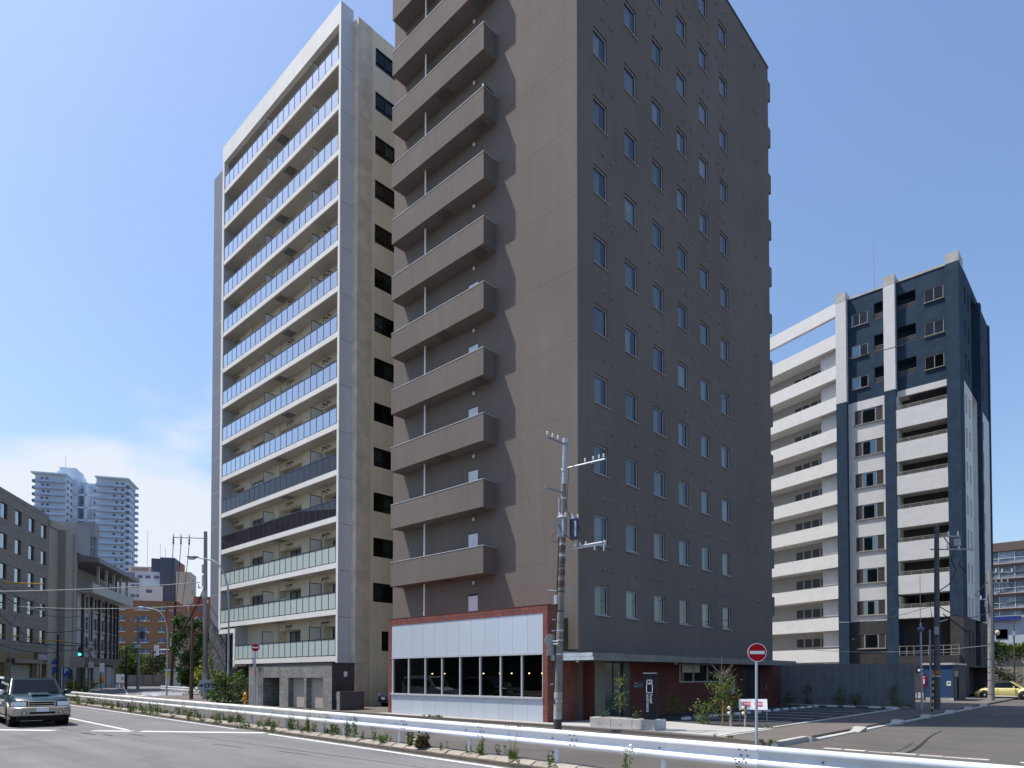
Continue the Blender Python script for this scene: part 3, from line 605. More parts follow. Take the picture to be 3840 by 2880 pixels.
for k, z in enumerate(FL):
    xl = -14.38 if k == 0 else -17.03
    s = part('balcony_slab', MB().box(xl+.002,-.223,.02,.99,z,z+.34), m_awh, apt)
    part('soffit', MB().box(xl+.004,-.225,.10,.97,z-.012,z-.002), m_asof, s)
    if k: ob('escape_hatch', me_ha, s, (-8.45 if k % 2 else -7.3, .55, z-.012))
    zt = z+.34
    bw = MB(); ho = []
    for a, b in ((-16.98,-14.95),(-9.3,-6.1),(-3.3,-.3)):
        if a > xl: ho.append((a, b, zt+.02, zt+2.02, .55, True))
    if k: ho.append((-13.7,-11.7, zt+.02, zt+2.0, .10, True))
    bw.wall((0,.99,0), (1,0,0), (0,-1,0), (xl+.01, -.23), (z, z+2.93), ho)
    part('back_wall', bw, m_awall, apt)
    for a, b in ((-14.93,-13.82),(-10.35,-9.32),(-6.08,-4.95)):
        if a > xl: part('pilaster', MB().box(a,b,.90,.988,zt,z+2.915), m_awall, apt)
    part('return_wall', MB().box(xl+.003,xl+.03,.31 if k == 13 else .05,.985,zt+.002,z+2.925), m_ret, apt)
    if k < 13: part('return_wall', MB().box(-.25,-.226,.065,.985,zt+.002,z+2.925), m_ret, apt)
    for a in (-16.2,-8.6,-2.6): 
        if a > xl:
            q = ob('sliding_window', me_sl, apt, (a-.3 if a > -3 else a, 1.45, zt)); ob('pane', me_sp, q)
            if (k+int(a)) % 3 != 1: u = ob('air_conditioner', me_ac, apt, (a-.15 if a < -3 else -.8, 1.18, zt+.75 if a < -3 else zt+.6)); ob('fan_grille', me_fan, u)
    if k: q = ob('sliding_window', me_sl, apt, (-13.6, 1.02, zt)); ob('pane', me_sp, q)
    for x in (-10.12,-3.57): q = ob('partition', me_pr, apt, (x, 0, zt)); ob('partition_board', me_pp, q)
    for x in (-16.47,-16.05,-7.9,-7.47,-3.15,-2.62):
        if x > xl: ob('duct_vent', me_du, apt, (x, .985, z+2.62))
    kind = 'f' if k < 3 else ('b' if k < 5 else 'c')
    n0 = 3 if k == 0 else 0
    rl = MB(); ra = x0+n0*pw_+(.27 if k == 0 else .02)
    rl.box(ra,-.24,.03,.10,1.031,1.085); rl.box(ra,-.24,.04,.09,-.002,.026)
    b = part('balustrade', rl, m_post, apt, (0,0,zt+.03))
    for i in range(n0, 21):
        ob('glass_pane', me_pane[kind], b, (x0+i*pw_, 0, 0))
        if i > n0: ob('post', me_po, b, (x0+i*pw_, 0, 0))
# grey side bay standing back on the left, stone at its foot
sb = MB(); sb.box(-21.85,-17.355,1.2,8,6.0,45.2)
part('side_bay', sb, M('side_bay_grey', (0.17,0.185,0.215), 0.6, 0.05, 0.5), apt)
sj = MB()
for k in range(14): sj.box(-21.853,-17.36,1.195,1.3,5.8+2.93*k,5.82+2.93*k)
part('side_bay_joint', sj, m_aclad, apt)
part('stone_base', MB().box(-21.9,-18.6,1.15,8,0,5.98), M('dark_rubble', (0.085,0.09,0.095), .9, .75, 3.2, 1.0, 5), apt)
part('entrance_screen', MB().box(-18.58,-14.66,1.4,1.6,0,5.2), M('entrance_black', (0.008,0.008,0.009), 0.5, 0), apt)
part('entrance_lintel', MB().box(-17.3,-14.7,.9,1.39,2.0,2.5), m_dark, apt)
part('drain_pipe', MB().cyl((-17.42,1.1,5.9),(-17.42,1.1,43.3),.05,n=8), M('pipe_brown', (0.12,0.085,0.08), 0.5, 0), apt)
part('service_box', MB().box(-17.5,-17.36,1.05,1.19,12.4,13.6), m_dark, apt)

# ================================================================ stone-faced garage block in front of it
GX, GY = -32.92, 20.36
gar = thing('garage_block', 'low stone-faced garage block with two roller shutters and one dark opening', 'garage', (GX, GY, 0))
m_split = BRICKM('split_stone', (0.33,0.315,0.295), (0.21,0.20,0.19), (0.13,0.125,0.12), 0.24, 0.075, 0.9, msize=.008, bump=1.0)
gm = MB(); gm.wall((-10.13,0,0), (1,0,0), (0,-1,0), (0,10.13), (0,2.56), [(2.0,4.17,0,1.79,1.4),(5.25,7.13,0,1.79,.36),(7.37,9.21,0,1.79,.36)])
gm.box(-10.13,0,0.003+1.45,1.46,0,2.56)
gm.quad((-10.13,0,0),(-10.13,1.46,0),(-10.13,1.46,2.56),(-10.13,0,2.56)); gm.quad((-10.13,0,2.56),(0,0,2.56),(0,1.46,2.56),(-10.13,1.46,2.56))
part('wall', gm, m_split, gar)
part('side_wall', MB().box(.003,.02,0,1.47,0,2.56), BRICKM('dark_tile', (0.075,0.078,0.083), (0.06,0.063,0.068), (0.035,0.037,0.04), 0.30, 0.075, 0.7, msize=.006, bump=.2), gar)
part('roof_cap', MB().box(-10.16,.05,-.03,1.49,2.562,2.65), M('cap_dark', (0.045,0.047,0.055), 0.5, 0.1, 2), gar)
m_shut = M('shutter_beige', (0.44,0.385,0.325), 0.6, 0.05, 1)
for a in (5.25-10.13, 7.37-10.13):
    w = 1.88 if a < -4 else 1.84; s = part('roller_shutter', MB().box(a+.01,a+w-.01,.33,.34,0,1.78), m_shut, gar)
    for i in range(16): part('shutter_slat', MB().box(a+.02,a+w-.02,.318,.329,.01+.11*i,.11+.11*i), m_shut, s)
part('store_room', MB().box(-8.1,-6.0,1.2,1.3,0,1.78), m_black, gar)
part('wall_light', MB().box(.021,.10,.75,.95,1.85,2.15), m_white, gar, bevel=.02)
part('switch_box', MB().box(.021,.08,.25,.38,.6,.95), M('meter_grey', (0.4,0.4,0.4)), gar)
lw = tag(part('low_wall', MB().box(-.14,.14,0,1.55,0,1.03), BRICKM('low_wall_tile', (0.10,0.10,0.105), (0.08,0.08,0.085), (0.045,0.045,0.05), 0.30, 0.075, 0.7, msize=.006, bump=.2), None, (-32.12, 20.32, 0)), 'short dark grey tiled wall with pale stone end beside the garage', 'wall')
part('end_pier', MB().box(-.145,.145,-.05,-.003,0,1.035), m_split, lw)

# ================================================================ the navy and white apartment building on the right
NX, NY = -11.04, 70.0
nav = thing('navy_apartment_building', 'navy tiled and white apartment building with striped balconies on the right', 'building', (NX, NY, 0))
m_navy = BRICKM('navy_tile', (0.026,0.050,0.085), (0.020,0.040,0.070), (0.045,0.066,0.095), 0.30, 0.075, 0.75, msize=.006, bump=.25, spec=.12)
m_nwh = BRICKM('white_tile', (0.66,0.645,0.625), (0.62,0.605,0.585), (0.50,0.49,0.475), 0.30, 0.10, 0.6, msize=.006, bump=.15, vr=.04)
m_nbr = BRICKM('umber_tile', (0.062,0.056,0.054), (0.050,0.045,0.044), (0.03,0.028,0.028), 0.30, 0.075, 0.7, msize=.006, bump=.2)
m_nfr = M('brown_window_frame', (0.33,0.30,0.27), 0.5, 0.05, 2)
m_nglass = GLASS('navy_building_glass', (0.25,0.28,0.28), refl=1.0)
WY = 0.55                                       # bay walls stand back from the piers
cols_ = [(-10.36,-9.40),(-6.06,-5.10),(-1.02,0.0)]
for i, (a, b) in enumerate(cols_):
    dpt = 1.7 if i < 2 else 1.9
    if i < 2:
        part('pier', MB().box(a,b,0,dpt,28.92,39.0), m_nwh, nav); part('pier', MB().box(a,b,0,dpt,0 if i else 0,28.91), m_navy, nav)
    else: part('pier', MB().box(a,b,0,dpt,7.2,39.0), m_navy, nav); part('pier', MB().box(a,b,.0,dpt,0,7.19), m_nbr, nav)
    part('pier_cap', MB().box(a-.01,b+.01,-.01,dpt+.01,39.003,39.9), m_conc, nav)
rowsN = [36.36-3.13*k for k in range(3)]
hl = []; hr = []
for z in rowsN:
    hl += [(.36,1.82,z,z+1.22,.10),(2.38,3.33,z+.08,z+1.62,1.0,True)]
    hr += [(.05,1.62,z+.10,z+1.62,1.0,True),(2.31,3.82,z,z+1.22,.10)]
loW = [26.5-3.12*k for k in range(7)]
nw = MB(); nw.wall((-9.40,WY,0),(1,0,0),(0,-1,0),(0,3.34),(28.8,39.2),hl); nw.wall((-5.10,WY,0),(1,0,0),(0,-1,0),(0,4.08),(28.8,39.2),hr)
part('wall_navy', nw, m_navy, nav)
nw = MB(); nw.wall((-9.40,WY,0),(1,0,0),(0,-1,0),(0,3.34),(7.2,28.79),[(.55,3.08,z,z+1.43,.10) for z in loW])
nw.box(-5.098,-1.022,WY-.05,WY+.25,28.2,28.79)
part('wall_white', nw, m_nwh, nav)
nw = MB(); nw.wall((-9.40,WY,0),(1,0,0),(0,-1,0),(0,3.34),(0,7.19),[(.6,3.1,4.55,5.95,.10)]); part('wall_base', nw, m_nbr, nav)
part('wall_base', MB().wall((-5.10,1.65,0),(1,0,0),(0,-1,0),(0,4.08),(0,7.19),[(.6,1.8,3.6,5.6,.1,True)]), m_nbr, nav)
part('parapet', MB().box(-9.39,-6.07,WY-.06,WY+.25,39.21,39.4).box(-5.09,-1.03,WY-.06,WY+.25,39.21,39.4), m_conc, nav)
def winset(parent, x, y, z, w, h, n, mat=m_nfr, sill=True, dark=()):
    f = MB(); t = .05
    f.box(0,w,0,.07,0,t); f.box(0,w,0,.07,h-t,h)
    for i in range(n+1):
        c = min(max(w*i/n, t/2), w-t/2); f.box(c-t/2,c+t/2,0,.07,t,h-t)
    q = part('window', f, mat, parent, (x,y,z))
    part('pane', MB().quad((t,.035,t),(w-t,.035,t),(w-t,.035,h-t),(t,.035,h-t)), m_nglass, q)
    if sill: part('sill', MB().box(-.05,w+.05,-.15,.0,-.06,-.005), mat, q)
    return q
m_cur2 = M('net_curtain', (0.45,0.47,0.46), 0.9, 0.1, 2, rndv=.35); m_louv = M('louvre_brown', (0.045,0.04,0.038), 0.6, 0.1, 4)
def cloth(parent, a, b, z0, z1, y=.16, seed=0):
    mb = MB(); vs = []; n = 16
    for i in range(n+1): x = a+(b-a)*i/n; vs += [(x, y+.03*math.sin(i*2+seed), z0), (x, y+.03*math.sin(i*2+seed), z1)]
    mb.add(vs, [(2*i,2*i+2,2*i+3,2*i+1) for i in range(n)], True); return part('curtain', mb, m_cur2, parent)
for i, z in enumerate(rowsN):
    q = winset(nav, -9.04, WY+.03, z, 1.46, 1.22, 2); cloth(q, .75 if i else .1, 1.4 if i else .7, .06, 1.16, seed=i)
    q = winset(nav, -2.79, WY+.03, z, 1.51, 1.22, 2); cloth(q, .8 if i < 2 else .1, 1.45 if i < 2 else .7, .06, 1.16, seed=i+4)
    for a, b in ((-7.0,-6.08),(-5.05,-3.5)):
        mb = MB()
        for zz in (0,.14,.28,.42): mb.box(a,b,WY+.06,WY+.09,z+.12+zz,z+.145+zz)
        part('balcony_rail', mb, m_nfr, nav)
for i, z in enumerate(loW+[4.55]):
    q = winset(nav, -8.85, WY+.03, z, 2.53 if i < 7 else 2.5, 1.43 if i < 7 else 1.4, 1)
    part('louvre', MB().box(.05,.62,.01,.03,.05,1.36).box(1.92,2.47,.01,.03,.05,1.36), m_louv, q)
    part('mullion', MB().box(.62,.68,-.005,.06,.05,1.36).box(1.86,1.92,-.005,.06,.05,1.36), m_nfr, q)
    a = rnd.choice((.7,.7,.95)); cloth(q, a, a+rnd.uniform(.5,1.1), .08, 1.34, seed=i)
    part('wall_vent', MB().sphere((-.36,-.55+.6-.06,.95),.09,.12,.09,8,6), m_nwh, q)
# open balconies of the right bay
bz = [(25.10-3.12*k, 26.85-3.12*k) for k in range(6)]+[(7.24,8.19)]
part('balcony_back', MB().wall((-5.10,1.75,0),(1,0,0),(0,-1,0),(0,4.08),(7.2,28.2)), m_nbr, nav)
for i, (a, b) in enumerate(bz):
    p = part('balcony', MB().box(-5.098,-1.022,.02,.17,a,b).box(-5.098,-1.022,.171,1.74,a+.02,a+.22), m_nwh, nav)
    r = MB(); r.box(-5.09,-1.03,.06,.10,b+.33,b+.37)
    for zz in (.08,.16,.24): r.box(-5.09,-1.03,.07,.09,b+zz,b+zz+.018)
    for k in range(5): r.box(-5.05+k*.99,-5.02+k*.99,.065,.095,b,b+.33)
    part('balcony_rail', r, m_nfr, p)
    q = winset(nav, -4.75, 1.62, a+.24, 1.5, 1.95, 2, M('dark_sash', (0.05,0.048,0.046), .5, 0), False); cloth(q, .8, 1.4, .1, 1.85, seed=i)
    q = winset(nav, -2.6, 1.62, a+.24, 1.5, 1.95, 2, MATS['dark_sash'], False)
    part('balcony_return', MB().box(-5.098,-4.95,.175,1.74,a+.225,a+3.1 if i < 6 else a+2.1), m_nwh, p)
# dark first-floor balcony at the corner
p = part('balcony', MB().box(-4.9,-.2,-1.0,-.9,2.75,3.75).box(-.3,-.2,-.89,.0,2.75,3.75).box(-4.9,-.2,-.89,.0,2.75,2.9), m_nbr, nav)
part('balcony_rail', MB().box(-4.9,-.2,-.97,-.93,4.6,4.64).box(-4.9,-.2,-.97,-.93,3.95,3.99).box(-.27,-.23,-.93,0,4.6,4.64).box(-.9,-.2,-.97,-.93,3.76,3.8), m_nfr, p)
mb = MB()
for k in range(9): mb.box(-4.85+k*.575,-4.81+k*.575,-.965,-.935,3.75,4.6)
part('rail_post', mb, m_nfr, p)
# the side facing the street
sw = [(y, y+.68, z+.05, z+1.85, .12) for z in [13.45-3.12*k for k in (-4,-3,-2,-1,0,1,2)] for y in (.85,2.5,4.15)]+[(y, y+.68, z+.05, z+1.85, .12) for z in [13.45-3.12*k for k in (-4,-3,-2,-1,0,1,2)] for y in (10.3,11.8)]
slot = [(5.9,8.6,2.9,38.4,.9,True)]
top = [(y, y+.6, z+.2, z+1.75, .12) for z in (36.0,32.9,29.8) for y in (1.0,2.6,4.2,10.3,11.8)]
nw = MB(); nw.wall((0,0,0),(0,1,0),(1,0,0),(1.905,16.3),(28.8,39.2),[h for h in top if h[0] > 2]+[(5.9,8.6,28.8,38.4,.9,True)]); nw.box(-.02,.35,8.6,9.35,7.2,38.6); nw.box(-.02,.12,15.9,16.35,2.9,39.25)
part('side_wall_navy', nw, m_navy, nav)
nw = MB(); nw.wall((0,0,0),(0,1,0),(1,0,0),(1.905,16.3),(7.2,28.79),[h for h in sw if h[0] > 2 and h[2] > 7.2]+[(5.9,8.6,7.2,28.79,.9,True)])
part('side_wall_white', nw, m_nwh, nav)
nw = MB(); nw.wall((0,0,0),(0,1,0),(1,0,0),(1.905,16.3),(0,7.19),[(y,y+.5,4.1,6.0,.12) for y in (2.5,4.15,10.3,11.8)]+[(5.9,8.6,2.91,7.19,.9,True),(2.2,15.5,0,2.7,1.6,True)])
part('side_wall_base', nw, m_nbr, nav)
me_nsw = MB().quad((-.1,0,0),(-.1,.68,0),(-.1,.68,1.8),(-.1,0,1.8)).mesh('side_pane', m_nglass)
for h in sw+top:
    if h[0] > 2: ob('side_pane', me_nsw, nav, (0, h[0], h[2]), scale=(1,(h[1]-h[0])/.68,(h[3]-h[2])/1.8))
part('roof', MB().box(-9.4,-.03,2.0,16.3,38.5,38.7), m_conc, nav); part('rear_wall', MB().box(-10.3,-.03,16.05,16.28,0,38.4), m_nbr, nav)
part('lightning_rod', MB().cyl((-7.6,3,38.7),(-7.6,3,45.6),.05,.02,6), m_steel, nav)
# the splayed wing of white open galleries
we = Vector((-0.9521,0.3057,0)); wn_ = Vector((0.3057,0.9521,0)); L0 = Vector((-10.36,0.0,0)); WL = 16.0
for k in range(13):
    z = 37.76-3.135*k
    mb = MB(); mb.obox(L0, we, wn_, WL, .18, z, z+1.32); mb.obox(L0+wn_*.181, we, wn_, WL, 1.7 if k else .25, z+.02, z+.2 if k else z+1.3)
    g = part('gallery', mb, m_nwh, nav)
    if k:
        mb = MB(); mb.obox(L0+wn_*.6+we*.02, we, wn_, 2.1, 1.3, z-1.6, z-.003); part('duct_box', mb, m_nwh, g)
        mb = MB(); mb.obox(L0+wn_*.19+we*.02, we, wn_, .5, .4, z-1.6, z-.003)
mb = MB(); mb.obox(L0+wn_*1.9+we*.02, we, wn_, WL, .2, 0, 34.9); part('gallery_wall', mb, M('gallery_wall_grey', (0.40,0.395,0.39), .8, .04, .5), nav)
mb = MB(); mb.obox(L0+wn_*.1+we*(WL), we, wn_, .3, 2.0, 0, 39.0); part('gallery_end', mb, m_nwh, nav)
mb = MB(); mb.obox(L0+wn_*6+we*9, we, wn_, 6, 4, 30, 37.2); part('roof_house', mb, M('roof_house_grey', (0.42,0.44,0.47)), nav)
for k in range(1, 12):
    z = 37.76-3.135*k-1.45
    for j in range(4):
        mb = MB(); mb.obox(L0+wn_*1.86+we*(2.45+j*1.0), we, wn_, .78, .035, z, z+.85); part('gallery_window', mb, m_dark, nav)
# blue entrance lodge
lod = thing('entrance_lodge', 'small blue entrance lodge with pale coping in front of the navy building', 'lodge', (-10.2, 60.0, 0))
m_blue = M('lodge_blue', (0.028,0.060,0.145), 0.6, 0.05, 1)
lb = MB(); lb.wall((-1.95,0,0),(1,0,0),(0,-1,0),(0,1.95),(.22,2.75)); lb.quad((-1.95,0,0),(-1.95,5,0),(-1.95,5,2.75),(-1.95,0,2.75)); lb.quad((-1.95,5,0),(0,5,0),(0,5,2.75),(-1.95,5,2.75))
part('wall', lb, m_blue, lod)
lb = MB(); lb.wall((0,0,0),(0,1,0),(1,0,0),(0,5),(0,2.75),[(.6,2.2,.1,2.3,.15)]); part('street_wall', lb, M('lodge_slate', (0.035,0.042,0.055), .6, .05, 1), lod)
part('coping', MB().box(-2.05,.1,-.1,5.1,2.752,2.9), M('lodge_coping', (0.50,0.46,0.42), .7, .1, 2), lod); part('plinth', MB().box(-1.98,.02,-.03,.0-.003,0,.22), m_conc, lod)
part('door_glass', MB().quad((-.1,.6,.1),(-.1,2.2,.1),(-.1,2.2,2.3),(-.1,.6,2.3)), m_glassd, lod); part('door_frame', MB().box(-.13,-.02,1.35,1.42,.1,1.9).box(-.13,-.02,.6,2.2,1.85,2.3), M('lodge_frame', (0.30,0.28,0.24), .5, .05), lod)
nt_ = part('notice', MB().box(-.42,-.15,-.02,-.003,1.15,1.5), m_white, lod); part('notice_print', MB().box(-.36,-.21,-.023,-.0203,1.26,1.42), M('print_grey', (0.12,0.13,0.12), .8, 0), nt_)
part('floodlight', MB().cyl((-2.0,-.12,2.4),(-2.25,-.3,2.3),.06,.09,10), m_white, lod); part('camera', MB().cyl((-1.98,-.1,2.1),(-2.12,-.25,2.05),.06,n=8), m_white, lod)
gt = thing('yard_gate', 'dark grey yard gate with a green notice left of the blue lodge', 'gate', (-12.2, 60.4, 0))
part('gate_leaf', MB().box(-1.6,0,0,.06,.05,2.3), M('gate_grey', (0.07,0.072,0.08), .6, .1, 2), gt); part('gate_head', MB().box(-1.7,.02,-.05,.15,2.303,2.75), m_dark, gt)
part('notice', MB().box(-1.25,-.95,-.02,-.003,1.35,1.85), M('notice_green', (0.30,0.48,0.36), .7, .25, 9), gt)
part('board', MB().box(-1.2,-.5,-.02,-.003,.15,.55), M('board_grey', (0.4,0.4,0.4), .8, .35, 7), gt); part('board', MB().box(-.42,-.06,-.02,-.003,.15,.6), M('board_white', (0.6,0.6,0.58), .8, .4, 8), gt)
ex = thing('fire_extinguisher_box', 'red fire extinguisher case standing by the blue lodge', 'fire box', (-12.0, 59.5, 0))
part('post', MB().cyl((0,0,0),(0,0,1.2),.06,n=8), m_dark, ex); part('case', MB().lathe([(.06,1.05),(.12,1.1),(.13,1.75),(.09,1.86),(.02,1.9)], 14), M('signal_red', (0.42,0.018,0.022), .35, .05, 2, spec=.5), ex); part('label', MB().box(-.04,.04,-.137,-.131,1.3,1.65), m_white, ex)

# ================================================================ concrete wall at the back of the car park
cw = thing('concrete_wall', 'fair-faced grey concrete wall closing the back of the car park', 'wall', (-17.8, 44.6, 0))
m_ff = M('fair_faced_concrete', (0.17,0.172,0.185), 0.75, 0.10, 0.9, 0.15, 30, 0.3, streak=.22, dirt=((0.10,0.10,0.115), .60, 1.4))
xs = [0,.96,3.43,5.88,8.3]
for i in range(4):
    p = part('wall_panel', MB().box(xs[i]+.008,xs[i+1]-.008,0,.22,0,2.66), m_ff, cw)
    if i:
        mb = MB()
        for a in (.3,.9,1.5,2.1):
            for z in (.45,1.05,1.65,2.25): mb.cyl((xs[i]+a,-.003,z),(xs[i]+a,.01,z),.022,n=8)
        part('tie_hole', mb, m_dark, p)
part('joint_backing', MB().box(.01,8.29,.05,.18,0,2.63), m_dark, cw)
# wheel stops
ws = MB(); ws.prism([(0,-.09,0),(0,.09,0),(0,.06,.11),(0,-.06,.11)], (.62,0,0)); me_ws = ws.mesh('wheel_stop', M('wheel_stop_concrete', (0.55,0.54,0.53), .8, .1, 3, rndv=.08))
k = 0
nm = ['first','second','third','fourth','fifth','sixth','seventh','eighth','ninth','tenth','eleventh','twelfth','thirteenth','fourteenth']
for y in (26.1,27.3,28.6,29.8,31.1,32.3,33.6,34.8,36.1,37.3,38.6,39.8,41.0,42.2):
    tag(ob('wheel_stop', me_ws, None, (-14.35, y, .005), R(90)), 'pale concrete wheel stop beside the red brick wall, %s counted from the forecourt' % nm[k], 'wheel stop', 'wheel stops along the brick wall'); k += 1
for j, x in enumerate((-14.0,-13.0,-11.6,-10.7)):
    tag(ob('wheel_stop', me_ws, None, (x, 43.35, .005)), 'pale concrete wheel stop before the concrete wall, %s from the left' % nm[j], 'wheel stop', 'wheel stops before the concrete wall')

# ================================================================ beyond the end of the side street
bwn = thing('brown_slab_block', 'long brown apartment slab with bands of windows at the far right edge', 'building', (-23.0, 166.0, 0))
m_bs = M('slab_brown', (0.13,0.095,0.08), .8, .08, .6); m_bw = M('slab_window_frame', (0.50,0.54,0.60), .5, .05, 1)
part('body', MB().box(0,60,1.0,14,0,28.9), m_bs, bwn); part('roof_band', MB().box(-.1,60,.2,.99,27.2,28.95), m_bs, bwn)
m_sgl = M('slab_glass', (0.17,0.20,0.24), .2, .5, .55, spec=.4, rndv=.45)
for k in range(9):
    z = 24.75-3.02*k
    if z < 6: break
    part('floor_band', MB().box(-.1,60,.15,.98,z-.62,z-.14), m_bs, bwn); part('band_trim', MB().box(-.1,60,.02,.148,z-.25,z-.12), M('trim_rust', (0.25,0.13,0.10), .7, .1, 2), bwn)
    f = MB()
    for i in range(12): f.box(.2+i*2.6,.32+i*2.6,.5,.6,z,z+2.4)
    f.box(.2,31.5,.49,.61,z+.95,z+1.05); f.box(.2,31.5,.49,.61,z-.1,z)
    q = part('window_frame', f, m_bw, bwn)
    for i in range(11):
        for zz, hh in ((0,.94),(1.06,1.3)): part('pane', MB().box(.34+i*2.6,2.78+i*2.6,.62,.64,z+zz,z+zz+hh), m_sgl, q)
hs = thing('hillside_house', 'small white and blue house above the ivy-topped wall at the far right', 'house', (-14.0, 104.0, 0))
m_hw = M('house_white', (0.46,0.50,0.58), .7, .06, 1); m_hb = M('house_blue', (0.03,0.05,0.22), .5, .05, 1)
part('wall', MB().box(0,14,0,6,5.6,9.2), m_hw, hs); part('roof', MB().box(-.4,14.4,-.4,6.4,9.203,9.5), M('house_roof', (0.35,0.38,0.43), .5, .1, 1), hs); part('roof_trim', MB().box(.2,3.6,-.5,-.404,8.85,9.4), m_hb, hs)
part('porch', MB().box(4.0,6.8,-1.2,-.003,5.6,8.0), M('porch_blue_grey', (0.25,0.31,0.42), .7, .06, 1), hs); part('door', MB().box(7.6,8.5,-.05,-.003,5.8,7.9), m_hb, hs); part('window', MB().box(9.4,10.6,-.05,-.003,6.6,7.8), m_glassd, hs); part('window', MB().box(1.0,2.2,-.05,-.003,6.6,7.8), m_glassd, hs)
rw = thing('retaining_wall', 'two-tiered stained concrete retaining wall behind the yellow convertible', 'wall', (-16.0, 99.0, 0))
part('lower_tier', MB().box(0,22,0,.5,-.2,3.0), M('stained_concrete', (0.30,0.27,0.22), .9, .25, 2, .4, 20, streak=.45), rw); part('upper_tier', MB().box(2,22,2.0,2.5,0,5.7), M('pale_block', (0.40,0.37,0.33), .9, .12, 2), rw); part('blue_door', MB().box(10.3,12.2,1.93,1.997,3.2,5.2), m_hb, rw)
part('white_box', MB().box(6.6,7.3,1.85,1.997,3.8,4.6), m_white, rw)

# ================================================================ buildings across the junction on the left
# frame A: local x runs away down the far street, the fronts face it (local -y)
RA = R(149.2); PA = Vector((-95.32, 20.11, 0)); EA = Vector((math.cos(RA), math.sin(RA), 0)); NA = Vector((-EA.y, EA.x, 0))
def A(s, y=0): p = PA+EA*s+NA*y; return (p.x, p.y, 0)
m_ofp = BRICKM('office_panel', (0.175,0.155,0.135), (0.165,0.146,0.128), (0.07,0.06,0.055), 1.72, 1.04, 0.6, off=0.0, msize=.022, bump=.5)
m_oglass = GLASS('office_glass', (0.12,0.15,0.17), ior=2.4, refl=1.8)
off = thing('office_building', 'brown panelled office building with square windows at the left edge', 'building', A(0), RA)
ow = [(-2.15-3.45*i, -.55-3.45*i, 18.2-3.13*k, 19.8-3.13*k, .22, False) for i in range(12) for k in range(5)]
om = MB(); om.wall((0,0,0),(1,0,0),(0,-1,0),(-42,.15),(4.5,21.25),ow)
om.quad((.15,0,0),(.15,14,0),(.15,14,21.25),(.15,0,21.25)); om.quad((-42,0,21.25),(.15,0,21.25),(.15,14,21.25),(-42,14,21.25)); om.quad((-42,14,0),(.15,14,0),(.15,14,21.25),(-42,14,21.25)); om.quad((-42,0,0),(-42,14,0),(-42,14,21.25),(-42,0,21.25))
part('wall', om, m_ofp, off)
of = MB(); of.box(0,1.6,.14,.2,0,.05); of.box(0,1.6,.14,.2,1.55,1.6); of.box(0,.05,.14,.2,.05,1.55); of.box(1.55,1.6,.14,.2,.05,1.55)
me_of = of.mesh('window', m_dark); me_op = MB().quad((.05,.17,.05),(1.55,.17,.05),(1.55,.17,1.55),(.05,.17,1.55)).mesh('pane', m_oglass)
for h in ow:
    if h[0] < -16: continue
    q = ob('window', me_of, off, (h[0],0,h[2])); ob('pane', me_op, q)
gfw = MB(); gfw.wall((0,0,0),(1,0,0),(0,-1,0),(-42,.15),(0,4.49),[(-9.6,-4.0,0,3.4,.3,True),(-1.9,-.0,0,3.3,1.2,True),(-18,-11,0,3.3,.3,True)])
part('ground_floor_wall', gfw, M('office_ochre', (0.22,0.17,0.085), .8, .1, .8), off)
part('roller_shutter', MB().box(-9.5,-4.1,.22,.28,0,3.1), M('office_shutter', (0.30,0.28,0.235), .6, .05, 1), off); part('awning', MB().box(-10.4,-3.0,-.7,-.003,3.3,3.75), m_dark, off)
for x in (-10.2,-3.2,-2.3): part('column', MB().box(x-.22,x+.22,-.25,-.004,0,3.3), M('column_stone', (0.32,0.29,0.24), .8, .25, 3), off)
sg = part('shop_sign', MB().box(-3.4,-.3,-.25,-.004,3.55,4.65), M('sign_board_dark', (0.10,0.095,0.10), .6, .1, 1), off)
mb = MB()
for i in range(6): mb.box(-3.1+i*.46,-2.8+i*.46,-.27,-.252,3.8,4.4); mb.box(-3.0+i*.46,-2.9+i*.46,-.275,-.2705,4.0,4.2)
part('sign_letters', mb, M('letter_grey', (0.40,0.40,0.42), .7, .1), sg)

tan_ = thing('tan_building', 'blank tan building front with tall ducts beside the brown office', 'building', A(.2), RA)
m_tan = M('tan_render', (0.30,0.275,0.235), .8, .06, .5, streak=.08)
part('wall', MB().box(0,9.0,.0,9,0,20.6), m_tan, tan_); part('duct', MB().box(3.1,5.6,-.8,-.003,2.9,20.2), M('tan_panel', (0.27,0.25,0.21), .8, .05, 1), tan_); part('duct', MB().cyl((6.8,-.4,2.0),(6.8,-.4,20.4),.45,n=12), m_tan, tan_)
part('stair_slot', MB().box(8.0,8.7,-.05,-.003,0,17.5), m_dark, tan_); part('parapet', MB().box(0,9.0,-.15,-.003,20.0,20.8), m_tan, tan_); part('doorway', MB().box(4.1,5.9,-.86,-.81,0,2.7), m_black, tan_); part('doorway', MB().box(1.6,2.5,-.06,-.003,0,3.0), m_dark, tan_)
gry = thing('grey_block', 'grey block with a small overhanging top storey above a glazed stair', 'building', A(37.5, 6.0), RA)
m_gr = M('grey_render', (0.26,0.26,0.275), .7, .05, .6)
part('top_storey', MB().box(-.1,2.6,-.1,2.2,25.86,28.3), m_gr, gry); part('stair_core', MB().box(.9,2.4,.05,2.1,0,25.85), M('stair_core_grey', (0.19,0.195,0.24), .7, .05, 1), gry)
sg_ = part('stair_glazing', MB().box(0,.04,.1,2.1,8,25.8), GLASS('stair_glass', (0.45,0.5,0.5), ior=1.8), gry); part('stair_wall', MB().box(.5,.85,.1,2.1,0,25.8), M('stair_inside', (0.16,0.17,0.17), .8, .2, 1), gry)
mb = MB()
for i in range(6): mb.box(-.06,-.003,.1+i*.38,.14+i*.38,8,25.8)
